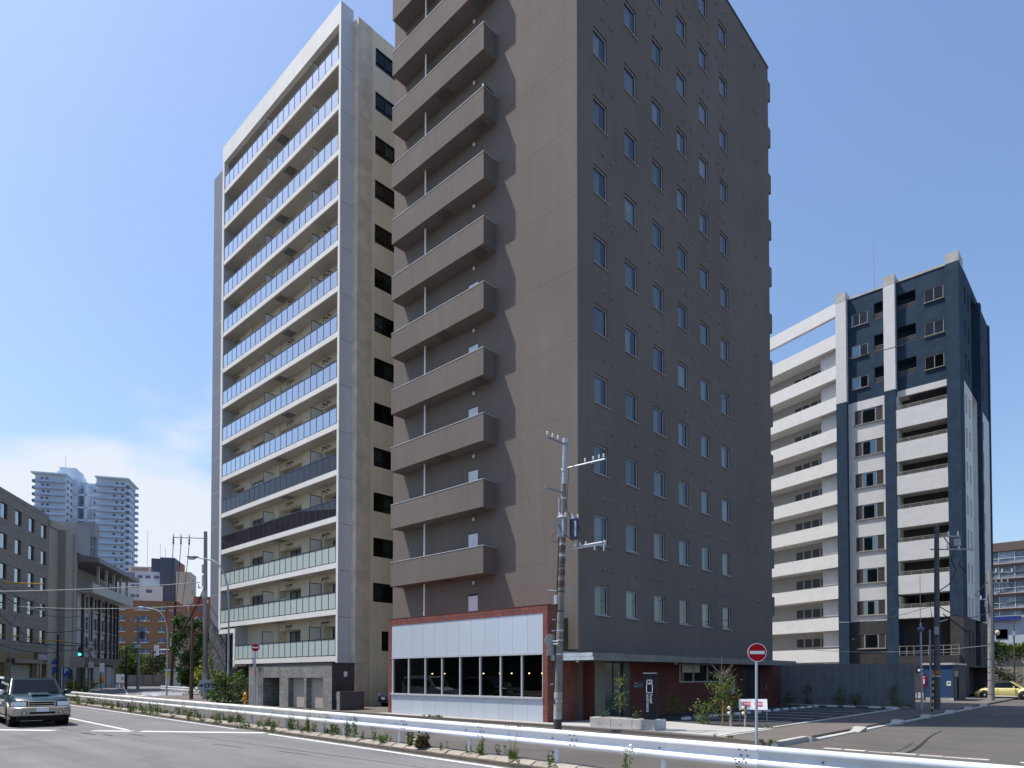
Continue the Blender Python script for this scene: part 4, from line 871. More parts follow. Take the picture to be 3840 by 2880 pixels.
for i in range(6): mb.box(-.075,-.062,.1,2.1,9+3*i,9.15+3*i)
part('glazing_bar', mb, m_steel, sg_)

eav = thing('eaves_building', 'grey and white building with deep projecting eaves and gallery balustrade', 'building', A(10.0), RA)
m_ev = M('eaves_white', (0.40,0.385,0.36), .8, .06, .7, streak=.06)
ev = MB(); cl_ = []
bays = [(2.2,5.0),(5.9,8.9),(9.2,12.2),(12.5,14.6),(14.9,16.5),(16.8,18.1)]
for k in range(3):
    z = 5.05+2.85*k
    for a, b in bays:
        m_ = (a+b)/2; cl_ += [(a+.15,m_-.12,z+.62,z+2.3,.2,False),(m_+.12,b-.15,z+.62,z+2.3,.2,False),(a+.3,m_-.25,z,z+.28,.2,True),(m_+.25,b-.3,z,z+.28,.2,True)]
ev.wall((0,0,0),(1,0,0),(0,-1,0),(.2,18.4),(4.5,13.2),cl_); ev.quad((18.4,0,0),(18.4,10,0),(18.4,10,17.5),(18.4,0,17.5)); ev.quad((.2,2,13),(18.4,2,13),(18.4,2,17.5),(.2,2,17.5)); ev.quad((.2,0,0),(.2,10,0),(.2,10,17.5),(.2,0,17.5))
part('wall', ev, m_ev, eav)
me_ep = None
for h in cl_:
    if not h[5]: part('window', MB().box(h[0]+.02,h[1]-.02,.1,.14,h[2],h[3]), m_oglass, eav)
me_fin = MB().box(-.16,.16,-.35,-.003,4.5,13.1).mesh('fin', m_dark)
for x in (2.0,5.5,9.05,12.35,14.75,16.65,18.3): ob('fin', me_fin, eav, (x,0,0))
me_fl = MB().box(.2,18.3,-.12,-.004,0,.16).mesh('floor_band', m_ev)
for k in range(3): ob('floor_band', me_fl, eav, (0,0,5.4+2.85*k))
part('gallery_parapet', MB().box(0,20,-1.9,-1.75,13.2,14.5).box(0,20,-1.749,2,13.2,13.4), m_ev, eav); part('eaves', MB().prism([(0,-2.6,17.35),(0,2.2,17.35),(0,2.2,18.6),(0,-2.6,17.95)], (21,0,0)), M('eaves_slate', (0.17,0.165,0.18), .6, .08, 1), eav)
for x in (3.4,7.0,10.6,14.2,17.8):
    part('gallery_post', MB().box(x-.15,x+.15,-1.7,-1.4,13.4,17.3), m_ev, eav)
    mb = MB(); mb.box(x+.3,x+3.1,-1.84,-1.8,15.3,15.36)
    for j in range(12): mb.box(x+.35+j*.24,x+.39+j*.24,-1.83,-1.81,14.5,15.3)
    part('balustrade', mb, m_steel, eav)
part('roof_house', MB().box(.3,6,.3,3.7,18.65,22.7), m_gr, eav)
part('sign_band', MB().box(.2,18.6,-.6,-.004,3.6,4.48), M('band_black', (0.02,0.025,0.024), .5, .1, 1), eav)
gf_ = MB(); gf_.wall((0,.5,0),(1,0,0),(0,-1,0),(.2,18.4),(0,3.6)); part('ground_floor_wall', gf_, M('gf_dark', (0.05,0.05,0.052), .8, .1, 1), eav)
for a, b in ((5.0,5.8),(8.4,11.4),(12.0,14.0),(14.6,17.2),(17.6,18.3)): part('shutter', MB().box(a,b,.3,.45,0,3.3), M('eaves_shutter', (0.33,0.32,0.30), .7, .08, 1), eav)

# frame B: fronts turned square to the view, local x to the right
RB = R(59.2)
def tower_win(parent, xs, z, w, h, y, mat):
    for x in xs: part('window', MB().box(x,x+w,y-.06,y-.003,z,z+h), mat, parent)
wt = thing('white_high_rise', 'distant pale blue-white twin apartment high-rise with stacked balconies', 'building', (-363.3, 70.79, 0), RB)
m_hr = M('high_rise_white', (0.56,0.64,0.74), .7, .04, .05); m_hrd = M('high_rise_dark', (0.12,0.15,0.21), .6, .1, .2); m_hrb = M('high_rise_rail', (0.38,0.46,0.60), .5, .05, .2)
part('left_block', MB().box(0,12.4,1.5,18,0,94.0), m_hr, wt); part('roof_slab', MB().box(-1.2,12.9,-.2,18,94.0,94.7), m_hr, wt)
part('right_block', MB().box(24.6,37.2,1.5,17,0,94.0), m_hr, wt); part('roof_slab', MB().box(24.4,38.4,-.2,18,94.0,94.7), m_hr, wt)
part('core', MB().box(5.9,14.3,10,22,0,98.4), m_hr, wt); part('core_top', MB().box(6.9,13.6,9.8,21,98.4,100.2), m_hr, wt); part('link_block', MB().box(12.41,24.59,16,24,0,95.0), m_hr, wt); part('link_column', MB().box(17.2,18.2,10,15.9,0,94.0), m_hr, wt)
part('mast', MB().cyl((8,14,100),(8,14,107),.12,.05,5), m_steel, wt)
me_ba = MB().box(.2,12.3,-.05,.1,0,1.1).box(.2,12.3,.101,1.49,0,.2).mesh('balcony', m_hrb); me_bb2 = MB().box(24.7,37.1,-.05,.1,0,1.1).box(24.7,37.1,.101,1.49,0,.2).mesh('balcony', m_hrb)
me_sbl = MB().box(37.21,38.3,1.0,3.4,0,1.15).mesh('corner_balcony', m_hrd); me_sbr = MB().box(37.21,38.6,15.3,17.4,0,1.15).mesh('corner_balcony', m_hrb); me_lbk = MB().box(12.41,24.59,10,10.3,0,.9).mesh('link_gallery', m_hr)
me_w1 = MB().box(0,1.0,1.42,1.497,.3,2.4).mesh('window', m_hrd); me_sw = MB().box(37.203,37.26,0,1.6,.9,2.2).mesh('side_window', m_hrd); me_lw = MB().box(12.403,12.46,0,2.2,.8,2.1).mesh('side_window', m_hrd); me_mw = MB().box(0,1.5,15.9,15.997,.6,2.0).mesh('window', m_hrd)
for k in range(22):
    z = 90.3-3.0*k
    if z < 28: break
    if z > 40: 
        ob('balcony', me_ba, wt, (0,0,z)); ob('corner_balcony', MB().box(-1.3,-.01,1.6,3.6,0,1.15).mesh('corner_balcony', m_hrd), wt, (0,0,z))
        for y in (2.5,7.0): ob('side_window', me_lw, wt, (0,y,z))
        for x in (2.2,4.2): ob('window', me_w1, wt, (x+(k % 3)*.3,0,z))
    if z > 55:
        if k % 2: ob('link_gallery', me_lbk, wt, (0,0,z))
        for x in (13.2,15.4,19.5,21.6): ob('window', me_mw, wt, (x,0,z))
    ob('balcony', me_bb2, wt, (0,0,z)); ob('corner_balcony', me_sbl, wt, (0,0,z)); ob('corner_balcony', me_sbr, wt, (0,0,z))
    for x in (32.6-(k % 3)*.5, 35.0): ob('window', me_w1, wt, (x,0,z))
    for y in (4.8,9.0,12.2): ob('side_window', me_sw, wt, (0,y,z))

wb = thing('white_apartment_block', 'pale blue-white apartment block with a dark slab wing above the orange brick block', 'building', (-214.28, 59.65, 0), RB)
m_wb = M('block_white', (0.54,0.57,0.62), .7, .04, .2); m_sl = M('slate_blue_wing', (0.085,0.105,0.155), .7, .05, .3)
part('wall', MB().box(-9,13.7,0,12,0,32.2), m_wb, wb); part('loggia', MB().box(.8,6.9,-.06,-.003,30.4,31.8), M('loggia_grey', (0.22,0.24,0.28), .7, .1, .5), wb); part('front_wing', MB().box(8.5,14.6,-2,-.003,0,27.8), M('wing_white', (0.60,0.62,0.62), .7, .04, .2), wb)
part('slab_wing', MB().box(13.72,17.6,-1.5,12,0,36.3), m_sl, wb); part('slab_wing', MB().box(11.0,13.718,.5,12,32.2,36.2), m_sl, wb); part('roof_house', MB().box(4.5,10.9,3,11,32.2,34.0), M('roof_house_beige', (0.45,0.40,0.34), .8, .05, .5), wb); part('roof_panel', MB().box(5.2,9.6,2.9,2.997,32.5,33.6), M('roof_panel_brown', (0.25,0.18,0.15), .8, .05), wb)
tower_win(wb, (7.6,9.6,11.9), 30.2, 1.3, .85, 0, m_hrd); tower_win(wb, (5.9,7.2), 27.5, 1.1, .8, 0, m_hrd); tower_win(wb, (5.9,7.3), 24.7, 1.1, .8, 0, m_hrd); tower_win(wb, (10.3,), 25.8, 1.5, .95, -2, m_hrd); tower_win(wb, (2.2,4.0), 30.7, 1.2, .7, -.06, m_hrd)
for x, z0, z1 in ((6.2,34,41),(9.2,32.2,45),(12.6,36.2,41),(14.0,36.3,40)): part('aerial', MB().cyl((x,4,z0),(x,4,z1),.05,n=5), m_steel, wb)
cr = thing('cream_tower', 'narrow cream apartment tower with scalloped balconies behind the utility poles', 'building', (-198.8, 72.9, 0), RB)
m_cr = M('cream_render', (0.52,0.46,0.37), .8, .05, .3)
part('wall', MB().box(-.4,3.4,0,9,0,31.6), m_cr, cr); part('tank_house', MB().box(-.3,1.0,2,5,31.6,34.2), M('tank_rust', (0.28,0.13,0.10), .8, .1, .5), cr)
me_sc = MB().lathe([(.02,0),(.75,.1),(.8,1.0),(.02,1.1)], 12).mesh('balcony', m_cr)
for k in range(9): ob('balcony', me_sc, cr, (3.4,3.0,28.6-3.0*k))
bb = thing('orange_brick_block', 'orange-brown brick apartment block with white-silled windows behind the junction', 'building', (-195.47, 56.71, 0), RB)
m_ob = M('orange_brick', (0.29,0.155,0.075), .85, .06, .25, .3, 6); m_rb = M('red_brown_brick', (0.30,0.13,0.075), .85, .06, .25)
part('wall', MB().box(-12,11.6,0,12,0,21.6), m_ob, bb); part('end_wall', MB().box(11.6,14.8,.2,12,0,21.6), m_rb, bb); part('parapet', MB().box(-12,14.85,-.1,.19,21.602,21.9), m_ob, bb)
for k in range(7):
    z = 19.5-2.87*k
    for x, w in ((-5.5,1.9),(.0,1.9),(4.1,1.75),(5.95,1.75),(9.85,1.5)):
        f = part('window', MB().box(x,x+w,-.05,-.003,z,z+1.15), m_hrd, bb)
        part('sill', MB().box(x-.1,x+w+.1,-.25,-.052,z-.28,z-.02), M('sill_white', (0.62,0.60,0.58), .7, .05, 1), f); part('mullion', MB().box(x+w/2-.05,x+w/2+.05,-.08,-.051,z,z+1.15), MATS['sill_white'], f)
    part('window', MB().box(13.2,13.7,.12,.198,z-1.2,z+.3), m_hrd, bb)
red = thing('red_brick_block', 'small red brick block peeping out behind the dark pole', 'building', (-155.72, 59.69, 0), RB)
m_rd = M('red_brick_far', (0.34,0.105,0.06), .85, .06, .3)
part('wall', MB().box(0,9,0,9,0,18.1), m_rd, red); part('upper_storey', MB().box(.7,9,1,9,18.1,20.0), m_rd, red)
for k in range(5):
    z = 16.6-2.0*k
    for x in (2.0,4.2): part('window', MB().box(x,x+1.1,-.06,-.003,z,z+.8), m_hrd, red)
    part('floor_band', MB().box(-.02,9,-.05,-.002,z-.7,z-.55), M('red_band', (0.42,0.16,0.10), .8, .05), red)
yw = thing('boundary_wall', 'low weathered concrete block wall below the trees by the orange brick block', 'wall', (-146.5, 40.8, 0), RB)
mw_ = M('weathered_block', (0.17,0.155,0.135), .9, .25, .6, .4, 10, streak=.3)
for i in range(9): part('wall_panel', MB().box(i*1.6+.03,i*1.6+1.57,0,.2,-.2,2.1), mw_, yw)
yl = thing('yellow_sign_wall', 'small yellow and white shop front at the far end of the junction', 'shop', (-141.0, 49.6, 0), RB)
part('front', MB().box(0,4.5,0,3,-.2,3.2), M('shop_white', (0.5,0.48,0.44), .8, .1, 1), yl); part('sign', MB().box(.2,1.5,-.1,-.003,1.6,2.7), M('sign_yellow', (0.60,0.40,0.03), .6, .1, 1), yl); part('window', MB().box(2.0,4.2,-.1,-.003,.6,2.4), m_glassd, yl); part('awning', MB().box(-.1,4.6,-.8,0-.003,2.9,3.1), MATS['house_white'], yl)

# ---- the far side of the main road, outside the picture: it shows as reflections in the glass
ob_ = thing('opposite_block', 'brown block across the road mirrored in the balcony glass of the tower', 'building', (-172, -44, 0))
part('wall', MB().box(0,62,0,12,0,33.0), M('opposite_brown', (0.10,0.07,0.055), .8, .1, .3), ob_); part('roof_house', MB().box(14,30,2,10,33,36.5), MATS['opposite_brown'], ob_)
mb = MB()
for k in range(9):
    for i in range(18): mb.box(1.5+i*3.4,3.3+i*3.4,12.003,12.05,2.5+3.3*k,4.2+3.3*k)
part('window_row', mb, m_hrd, ob_)
ol = thing('opposite_terrace', 'low dark terrace with hedge across the road mirrored in the pavilion windows', 'building', (-108, -40, 0))
part('wall', MB().box(0,72,0,8,0,10.5), M('opposite_dark', (0.035,0.034,0.034), .8, .2, .3), ol); part('hedge', MB().box(0,72,8.2,10,-.1,1.6), M('opposite_hedge', (0.05,0.075,0.012), .9, .4, 1.5, 1.0, 6), ol)
part('pale_band', MB().box(30,52,8.003,8.1,5.2,5.7).box(30,52,8.003,8.1,6.6,7.1).box(30,52,8.003,8.1,8.0,8.5), m_hr, ol)

# ================================================================ guardrail
RP = [(0.0,.35),(-.035,.352),(-.07,.375),(-.083,.42),(-.07,.465),(-.025,.495),(-.012,.52),(-.012,.56),(-.025,.585),(-.07,.615),(-.083,.66),(-.07,.705),(-.035,.728),(0.0,.73)]
def beam(L_):
    mb = MB(); n = len(RP); vs = []
    for x in (0, L_):
        for y, z in RP: vs.append((x, y, z))
        for y, z in RP: vs.append((x, y+.005, z))
    m = 2*n
    mb.add(vs, [(i, i+1, m+i+1, m+i) for i in range(n-1)]+[(n+i, m+n+i, m+n+i+1, n+i+1) for i in range(n-1)], True); return mb
m_rw = M('rail_white', (0.70,0.71,0.75), .4, .06, 1.5, spec=.45, dirt=((0.50,0.50,0.50), .63, 2.2))
m_ro = M('rail_weathered', (0.66,0.645,0.60), .55, .10, 2.0, spec=.4, dirt=((0.30,0.15,0.06), .60, 2.2))
m_rg = M('rail_grey', (0.52,0.56,0.60), .45, .12, 2.0, spec=.45, dirt=((0.33,0.34,0.34), .62, 1.8))
RAILA = math.atan(-.055); RAILC = math.cos(RAILA)
me_bolt = MB().cyl((0,0,0),(0,-.018,0),.014,n=8).mesh('bolt', M('bolt_dark', (0.05,0.055,0.07), .4, 0, metal=.5))
def guardrail(label, xs, posts, mat, pm):
    x0 = xs[0]; r = thing('guardrail', label, 'guardrail', (x0, railY(x0), 0), RAILA)
    for i in range(len(xs)-1):
        L_ = (xs[i+1]-xs[i])/RAILC; b = part('rail_beam', beam(L_+.12), mat, r, ((xs[i]-x0)/RAILC, -.115-.006*(i % 2), 0))
        for dx in (-.08,-.2):
            for z in (.44,.54,.645): ob('bolt', me_bolt, b, (L_+dx, -.085 if z != .54 else -.02, z))
    for x in posts:
        p = part('post', MB().cyl((0,0,-.1),(0,0,.66),.057,n=12), pm, r, ((x-x0)/RAILC, 0, 0))
        ob('bolt', me_bolt, p, (0, -.135, .54)); part('bracket', MB().box(-.035,.035,-.11,-.05,.46,.62), pm, p)
guardrail('weathered rusty white guardrail running away to the left along the kerb', [-60.6+4.136*i for i in range(11)], [-59.9+3.1*i for i in range(13)]+[-19.9], m_ro, M('post_weathered', (0.50,0.50,0.50), .5, .15, 3, dirt=((0.25,0.12,0.05), .6, 4)))
guardrail('clean bright white guardrail in the middle of the kerb', [-19.23,-14.83+.0,-11.55,-8.59,-4.76], [-18.5,-15.42,-12.31,-9.36,-6.6], m_rw, m_rw)
guardrail('dull grey guardrail leaving the picture at the lower right', [-4.66,-.66,3.3,7.3], [-3.6,-.5,2.6,5.7], m_rg, m_rg)
far = thing('guardrail', 'short white guardrail by the utility pole at the far corner', 'guardrail', (-85.4, 29.6, 0), math.atan2(-2.9,18.9))
part('rail_beam', beam(19.1), m_rw, far)
for i in range(7): part('post', MB().cyl((.4+3*i,.06,-.1),(.4+3*i,.06,.7),.057,n=8), m_rw, far)
far2 = thing('barrier_kerb', 'low white painted barrier kerb beside the curved street lamp', 'barrier', (-76.5, 24.6, -.14), R(45))
part('block', MB().prism([(0,0,0),(0,.4,0),(0,.3,.28),(0,.1,.28)], (4.2,0,0)), m_rw, far2)

# ================================================================ road signs
m_sred = M('sign_red', (0.40,0.003,0.010), .55, .02, 1, spec=.15); m_swh = M('sign_white', (0.80,0.80,0.80), .4, .02, 1, spec=.5); m_spole = M('sign_pole', (0.42,0.45,0.52), .4, .08, 3, spec=.5, metal=.2)
def no_entry(label, loc, zc, r, face, lean=0.0, ph=None):
    s = thing('no_entry_sign', label, 'road sign', loc, 0)
    top = zc+.05
    part('pole', MB().cyl((0,0,-.05),(lean,0,top),.038,n=10), m_spole, s)
    k = lean; dk = MB().cyl((0,0,0),(0,-.012,0),r,n=40)
    d = part('sign_plate', dk, m_swh, s, (k, 0, zc), 0, rot=(0,0,face))
    d.location = (k+.05*math.sin(face), -.05*math.cos(face), zc)
    part('red_disc', MB().cyl((0,-.0125,0),(0,-.0145,0),r*.93,n=40), m_sred, d); part('white_bar', MB().box(-r*.78,r*.78,-.017,-.0148,-r*.17,r*.17), m_swh, d)
    part('bracket', MB().box(-.06,.06,.0,.07,-.03,.03), m_galv, d)
    return s
no_entry('red and white no-entry sign on a blue-grey pole at the corner of the car park', (-7.96,18.72,-.0), 2.57, .265, R(43)-R(4), .02)
s2 = no_entry('red and white no-entry sign on a tall pole before the stone garage', (-41.6,20.1,-.08), 3.82, .26, R(62), .0)
part('back_pole', MB().cyl((-.28,.05,-.05),(-.28,.05,3.5),.03,n=8), m_spole, s2); part('small_sign', MB().prism([(-.2,-.02,2.25),(.06,-.02,2.5),(.06,-.02,2.0)], (0,.02,0)), m_sred, s2); part('round_back', MB().cyl((-.28,.02,3.35),(-.28,-.0,3.35),.2,n=20), m_galv, s2)

# ================================================================ hotel totem sign in its concrete planter
pl = thing('concrete_planter', 'long low concrete planter in front of the hotel entrance', 'planter', (-12.24, 20.32, .013), R(2.2))
for i in range(3):
    a = -2.72+i*.9067; b = part('planter_block', MB().box(a+.004,a+.902,0,.12,0,.35), m_conc, pl, bevel=.012)
    part('lifting_hole', MB().cyl((a+.45,-.004,.12),(a+.45,.01,.12),.022,n=8), m_dark, b)
e = part('planter_end', MB().box(-.13,.0,.123,.82,0,.35), M('planter_end_concrete', (0.54,0.53,0.50), .85, .1, 1.5, .2, 40), pl, bevel=.012)
part('lifting_hole', MB().cyl((-.01,.42,.12),(.004,.42,.12),.022,n=8), m_dark, e)
part('planter_side', MB().box(-2.72,-2.6,.125,.7,0,.35).box(-2.59,-.135,.70,.82,0,.34), m_conc, pl)
part('soil', MB().box(-2.6,-.135,.125,.695,0,.30), m_soil, pl)
tot = thing('hotel_sign_totem', 'upright black hotel sign reading hotel androoms standing on the concrete planter', 'sign', (-12.62, 20.62, .345), R(16))
m_tot = M('totem_black', (0.008,0.009,0.013), .5, .05, 2, spec=.2)
part('body', MB().box(-.235,.235,0,.17,0,1.63), m_tot, tot, bevel=.004); part('top_cap', MB().box(-.24,.24,-.005,.175,1.633,1.675), M('totem_cap', (0.25,0.25,0.27), .4, 0, metal=.5), tot)
m_let = M('totem_lettering', (0.62,0.64,0.67), .5, 0)
t1 = ob('lettering', text_mesh('hotel', .155, m_let, .002, 'LEFT'), tot, (.045, -.004, .905), rot=(R(90), R(90), 0)); t2 = ob('lettering', text_mesh('androoms', .155, m_let, .002, 'LEFT'), tot, (-.075, -.004, .905), rot=(R(90), R(90), 0))
def ring(pts, w, closed=True):
    mb = MB(); n = len(pts); P_ = [Vector(p) for p in pts]
    for i in range(n if closed else n-1):
        a, b = P_[i], P_[(i+1) % n]; d = (b-a).normalized(); k = Vector((-d.y, d.x))*w/2; a = a-d*w*.25; b = b+d*w*.25
        mb.prism([(a.x+k.x,-.006,a.y+k.y),(b.x+k.x,-.006,b.y+k.y),(b.x-k.x,-.006,b.y-k.y),(a.x-k.x,-.006,a.y-k.y)], (0,.004-.0002*(i % 3),0))
    return mb
rr = .03; cxs = [(.095,-.155),(-.115,-.155),(-.115,.155),(.095,.155)]; fr_ = []
for (x, z), a0 in zip(cxs, (-90,180,90,0)):
    sx = 1 if x > 0 else -1; sz = 1 if z > 0 else -1
    for j in range(4):
        a = R(a0+(0 if True else 0)); th_ = {(1,-1):(-90,0),(-1,-1):(180,270),(-1,1):(90,180),(1,1):(0,90)}[(sx,sz)]
        order = th_ if (sx,sz) != (1,-1) else th_
        t = R(order[1]-(order[1]-order[0])*j/3); fr_.append((x-sx*rr+rr*math.cos(t), z-sz*rr+rr*math.sin(t)))
part('emblem_frame', ring(fr_, .024), m_let, tot, (0,0,1.115))
amp = [(-.055,-.065),(-.095,-.04),(-.095,.015),(-.062,.055),(-.02,.05),(.0,.01),(.01,-.04),(.04,-.065),(.08,-.05),(.095,.0),(.08,.045),(.045,.055),(.012,.035),(.0,.0)]
part('emblem_loop', ring(amp, .024, False), m_let, tot, (-.01,0,1.36))

# ================================================================ car park price board
rsb = thing('parking_board', 'tilted white board with two red panels on thin legs by the forecourt', 'sign', (-11.0, 24.35, 0), R(30))
part('board', MB().box(-.02,1.0,-.02,.02,0,.42), m_swh, rsb, (0,0,.62), rot=(R(-18),0,0))
m_rp = M('board_red', (0.55,0.10,0.13), .5, .25, 9)
b_ = rsb.children[0]
for a in (.12,.55):
    p = part('red_panel', MB().box(a,a+.28,-.024,-.0205,.12,.32), m_rp, b_); mb = MB()
    for i in range(3): mb.box(a+.03+i*.085,a+.09+i*.085,-.0255,-.0243,.18,.27)
    part('panel_print', mb, M('board_pink', (0.75,0.42,0.45), .6, .2, 20), p)
m_leg = M('leg_steel', (0.33,0.30,0.25), .5, .1, 3)
for x, y in ((.02,.0),(.98,.0)): part('leg', MB().cyl((x,y+.05,0),(x,y+.05,.75),.018,n=8), m_leg, rsb)
for j, (x, y) in enumerate(((-11.06,23.72),(-10.62,23.98))):
    pb = thing('lamp_bollard', ('left','right')[j]+' wooden bollard with two round lamps before the tilted parking board', 'bollard', (x, y, .013)); part('post', MB().cyl((0,0,0),(0,0,.72),.04,n=10), M('bollard_wood', (0.36,0.31,0.25), .7, .15, 4), pb)
    for z in (.50,.70): part('lamp', MB().sphere((-.05,-.04,z),.07,n=10,m=7), M('lamp_opal', (0.62,0.56,0.44), .4, 0), pb); part('lamp_back', MB().box(-.02,.05,-.03,.05,z-.05,z+.05), m_dark, pb)

# ================================================================ yellow hydrant
hy = thing('fire_hydrant', 'yellow fire hydrant beside the stone garage', 'hydrant', (-43.4, 20.3, -.09))
part('barrel', MB().lathe([(.14,0),(.14,.06),(.10,.08),(.10,.62),(.14,.66),(.14,.72),(.11,.82),(.05,.88),(.02,.9)], 16), M('hydrant_yellow', (0.62,0.30,0.02), .4, .1, 3, spec=.5), hy); part('outlet', MB().cyl((-.2,0,.55),(.2,0,.55),.06,n=10).cyl((0,-.2,.45),(0,0,.45),.07,n=10), MATS['hydrant_yellow'], hy); part('cap_nut', MB().box(-.03,.03,-.03,.03,.9,.95), m_galv, hy)

# ================================================================ the concrete utility pole before the pavilion
m_tr1 = M('transformer_grey', (0.32,0.34,0.40), .4, .06, 2, spec=.5); m_tr2 = M('transformer_blue', (0.055,0.085,0.15), .4, .06, 2, spec=.5)
up = thing('utility_pole', 'stained concrete utility pole with two transformers before the red pavilion', 'utility pole', (-15.21, 18.61, -.1))
def PP(z): return Vector((.0317*z, .0058*z, z))
mb = MB(); mb.tube([PP(1.42),PP(8.0),PP(8.9)], [.142,.105,.10], 16); part('shaft', mb, m_conc_pole, up)
part('shaft_top', MB().tube([PP(8.9),PP(10.35)], [.083,.078], 14), M('pole_steel', (0.36,0.40,0.46), .5, .22, 4, metal=.3, dirt=((0.32,0.16,0.05), .60, 3)), up); part('pole_cap', MB().cyl(PP(10.36),PP(10.54),.10,.095,12), m_galv, up)
part('painted_sleeve', MB().tube([PP(.45),PP(1.415)], [.151,.149], 16), M('sleeve_pale', (0.42,0.40,0.35), .8, .2, 3, streak=.2), up); part('pole_foot', MB().tube([PP(0),PP(.445)], [.155,.153], 16), M('foot_dark', (0.07,0.068,0.066), .85, .1, 2), up)
for z in (1.0,1.18): part('band', MB().tube([PP(z),PP(z+.015)], [.1535,.1535], 16), m_dark, up)
part('number_mark', MB().box(-.12,-.09,-.16,-.14,1.0,1.16).shift((.1,.0,0)), m_dark, up)
for z in (2.75,3.25,3.6,4.3,5.0,5.35,5.9,6.3,6.7,8.35,8.9,9.35): part('band', MB().tube([PP(z),PP(z+.06)], [.152-.0055*z]*2, 14), m_galv if z > 6 or z < 4 else m_dark, up)
for z in (5.2,5.6,6.0,6.45): part('band', MB().tube([PP(z),PP(z+.22)], [.156-.0055*z]*2, 14), M('sleeve_brown', (0.10,0.07,0.065), .7, .3, 6), up)
part('cable_riser', MB().tube([PP(1.5)+Vector((-.11,-.12,0)),PP(5)+Vector((-.10,-.11,0)),PP(7)+Vector((-.09,-.09,0))], .022, 6), m_dark, up)
part('cable_riser', MB().tube([PP(7.75)+Vector((-.1,-.08,0)),PP(8.4)+Vector((-.09,-.08,0))], .06, 6), M('riser_grey', (0.25,0.25,0.27), .6, .2, 5), up)
def arm(z, d, L_, ins, mat=m_galv, up_=0.0, hang=()):
    d = Vector(d).normalized(); a = PP(z); b = a+d*L_+Vector((0,0,up_))
    p = part('cross_arm', MB().cyl(a-d*.12,b,.030,n=8), mat, up)
    for s in ins:
        q = a+(b-a)*s+Vector((0,0,.03)); part('insulator', MB().lathe([(.010,0),(.010,.04),(.038,.05),(.04,.08),(.02,.105),(.034,.12),(.022,.16),(.008,.175)], 10, tuple(q)), m_porc, p)
    for s in hang:
        q = a+(b-a)*s-Vector((0,0,.03)); part('insulator', MB().lathe([(.012,0),(.04,-.03),(.045,-.09),(.012,-.13)], 8, tuple(q)), m_dark, p)
    return p
arm(10.34, (0,-1,0), 1.0, (.40,.70,.99), M('arm_blue_steel', (0.20,0.24,0.30), .5, .1, 3, metal=.3)); arm(9.45, (1,.15,0), 1.62, (.52,.72,.86,.97), m_galv, .05, (.7,)); arm(8.58, (0,-1,0), 1.0, (), MATS['arm_blue_steel']); arm(6.50, (1,.15,0), 1.75, (.30,.42,.55), m_galv, .05, (.9,)); arm(6.72, (.6,-.8,0), .35, ())
part('switch_gear', MB().cyl(PP(6.52)+Vector((.75,.12,.06)),PP(6.52)+Vector((1.72,.26,.10)),.045,n=10).cyl(PP(6.5)+Vector((1.3,.2,-.12)),PP(6.5)+Vector((1.3,.2,.16)),.035,n=8).cyl(PP(6.5)+Vector((1.65,.25,-.18)),PP(6.5)+Vector((1.65,.25,.2)),.035,n=8), M('switch_grey', (0.42,0.43,0.43), .4, .25, 12), up)
for (dx, dy, z0, m_, r_) in ((.14,-.20,6.93,m_tr1,.175),(.46,.10,6.87,m_tr2,.175)):
    c = PP(7.2); c = (c.x+dx, c.y+dy, z0)
    t = part('transformer', MB().lathe([(r_*.9,0),(r_,.03),(r_,.66),(r_*1.06,.665),(r_*1.06,.71),(r_*.8,.75)], 22, c), m_, up)
    for a in (20,140,260): part('bushing', MB().lathe([(.03,.72),(.045,.75),(.02,.80),(.035,.83),(.012,.88)], 8, (c[0]+.12*math.cos(R(a)), c[1]+.12*math.sin(R(a)), c[2])), m_porc, t)
    part('lug', MB().box(c[0]+r_*.72,c[0]+r_*.72+.05,c[1]-r_*.72-.04,c[1]-r_*.72,c[2]+.05,c[2]+.6), m_galv, t)
for pts in ([(.1,-.35,7.5),(.25,-.42,7.2),(.35,-.35,7.0),(.6,-.1,6.75)],[(.62,.1,7.4),(.85,.05,7.0),(1.0,.15,6.6)],[(-.05,-.1,7.15),(-.28,-.18,7.1),(-.33,-.2,6.9),(-.2,-.15,6.82),(0,-.1,6.95)],[(.35,.1,7.6),(.2,.0,8.0),(.27,.05,9.4)],[(.9,.25,6.95),(1.3,.3,6.9),(1.6,.35,6.7),(1.9,.4,6.35),(1.7,.3,6.4)]): part('jumper_wire', MB().tube([Vector(p)+Vector((.2,.05,0)) for p in pts], .012, 5), m_cable, up)
part('terminal_bar', MB().cyl(PP(5.02)+Vector((-.35,-.33,.05)),PP(5.02)+Vector((.36,.34,-.03)),.03,n=8), m_steel, up); part('control_box', MB().box(-.06,.06,-.05,.05,0,.32), m_swh, up, tuple(PP(4.58)+Vector((-.13,-.13,0))), R(43), bevel=.01)
sgn = part('rear_of_round_sign', MB().cyl((-.02,0,0),(.0,0,0),.27,n=28), M('sign_back_grey', (0.36,0.36,0.34), .5, .1, 2, metal=.3), up, tuple(PP(3.24)+Vector((-.22,-.20,0))), R(-22)); part('sign_clamp', MB().cyl((.0,0,0),(.26,.12,0),.02,n=6).cyl((.0,0,-.1),(.26,.12,-.1),.02,n=6), m_galv, sgn)
part('rear_of_plate', MB().box(-.01,.01,-.17,.17,0,.24), MATS['sign_back_grey'], up, tuple(PP(2.74)+Vector((-.22,-.20,0))), R(-22))
for z in (3.62,4.02,1.7): part('step_bolt', MB().cyl(PP(z)-Vector((.12,.11,0)),PP(z)-Vector((.22,.2,0)),.012,n=5), m_galv, up)

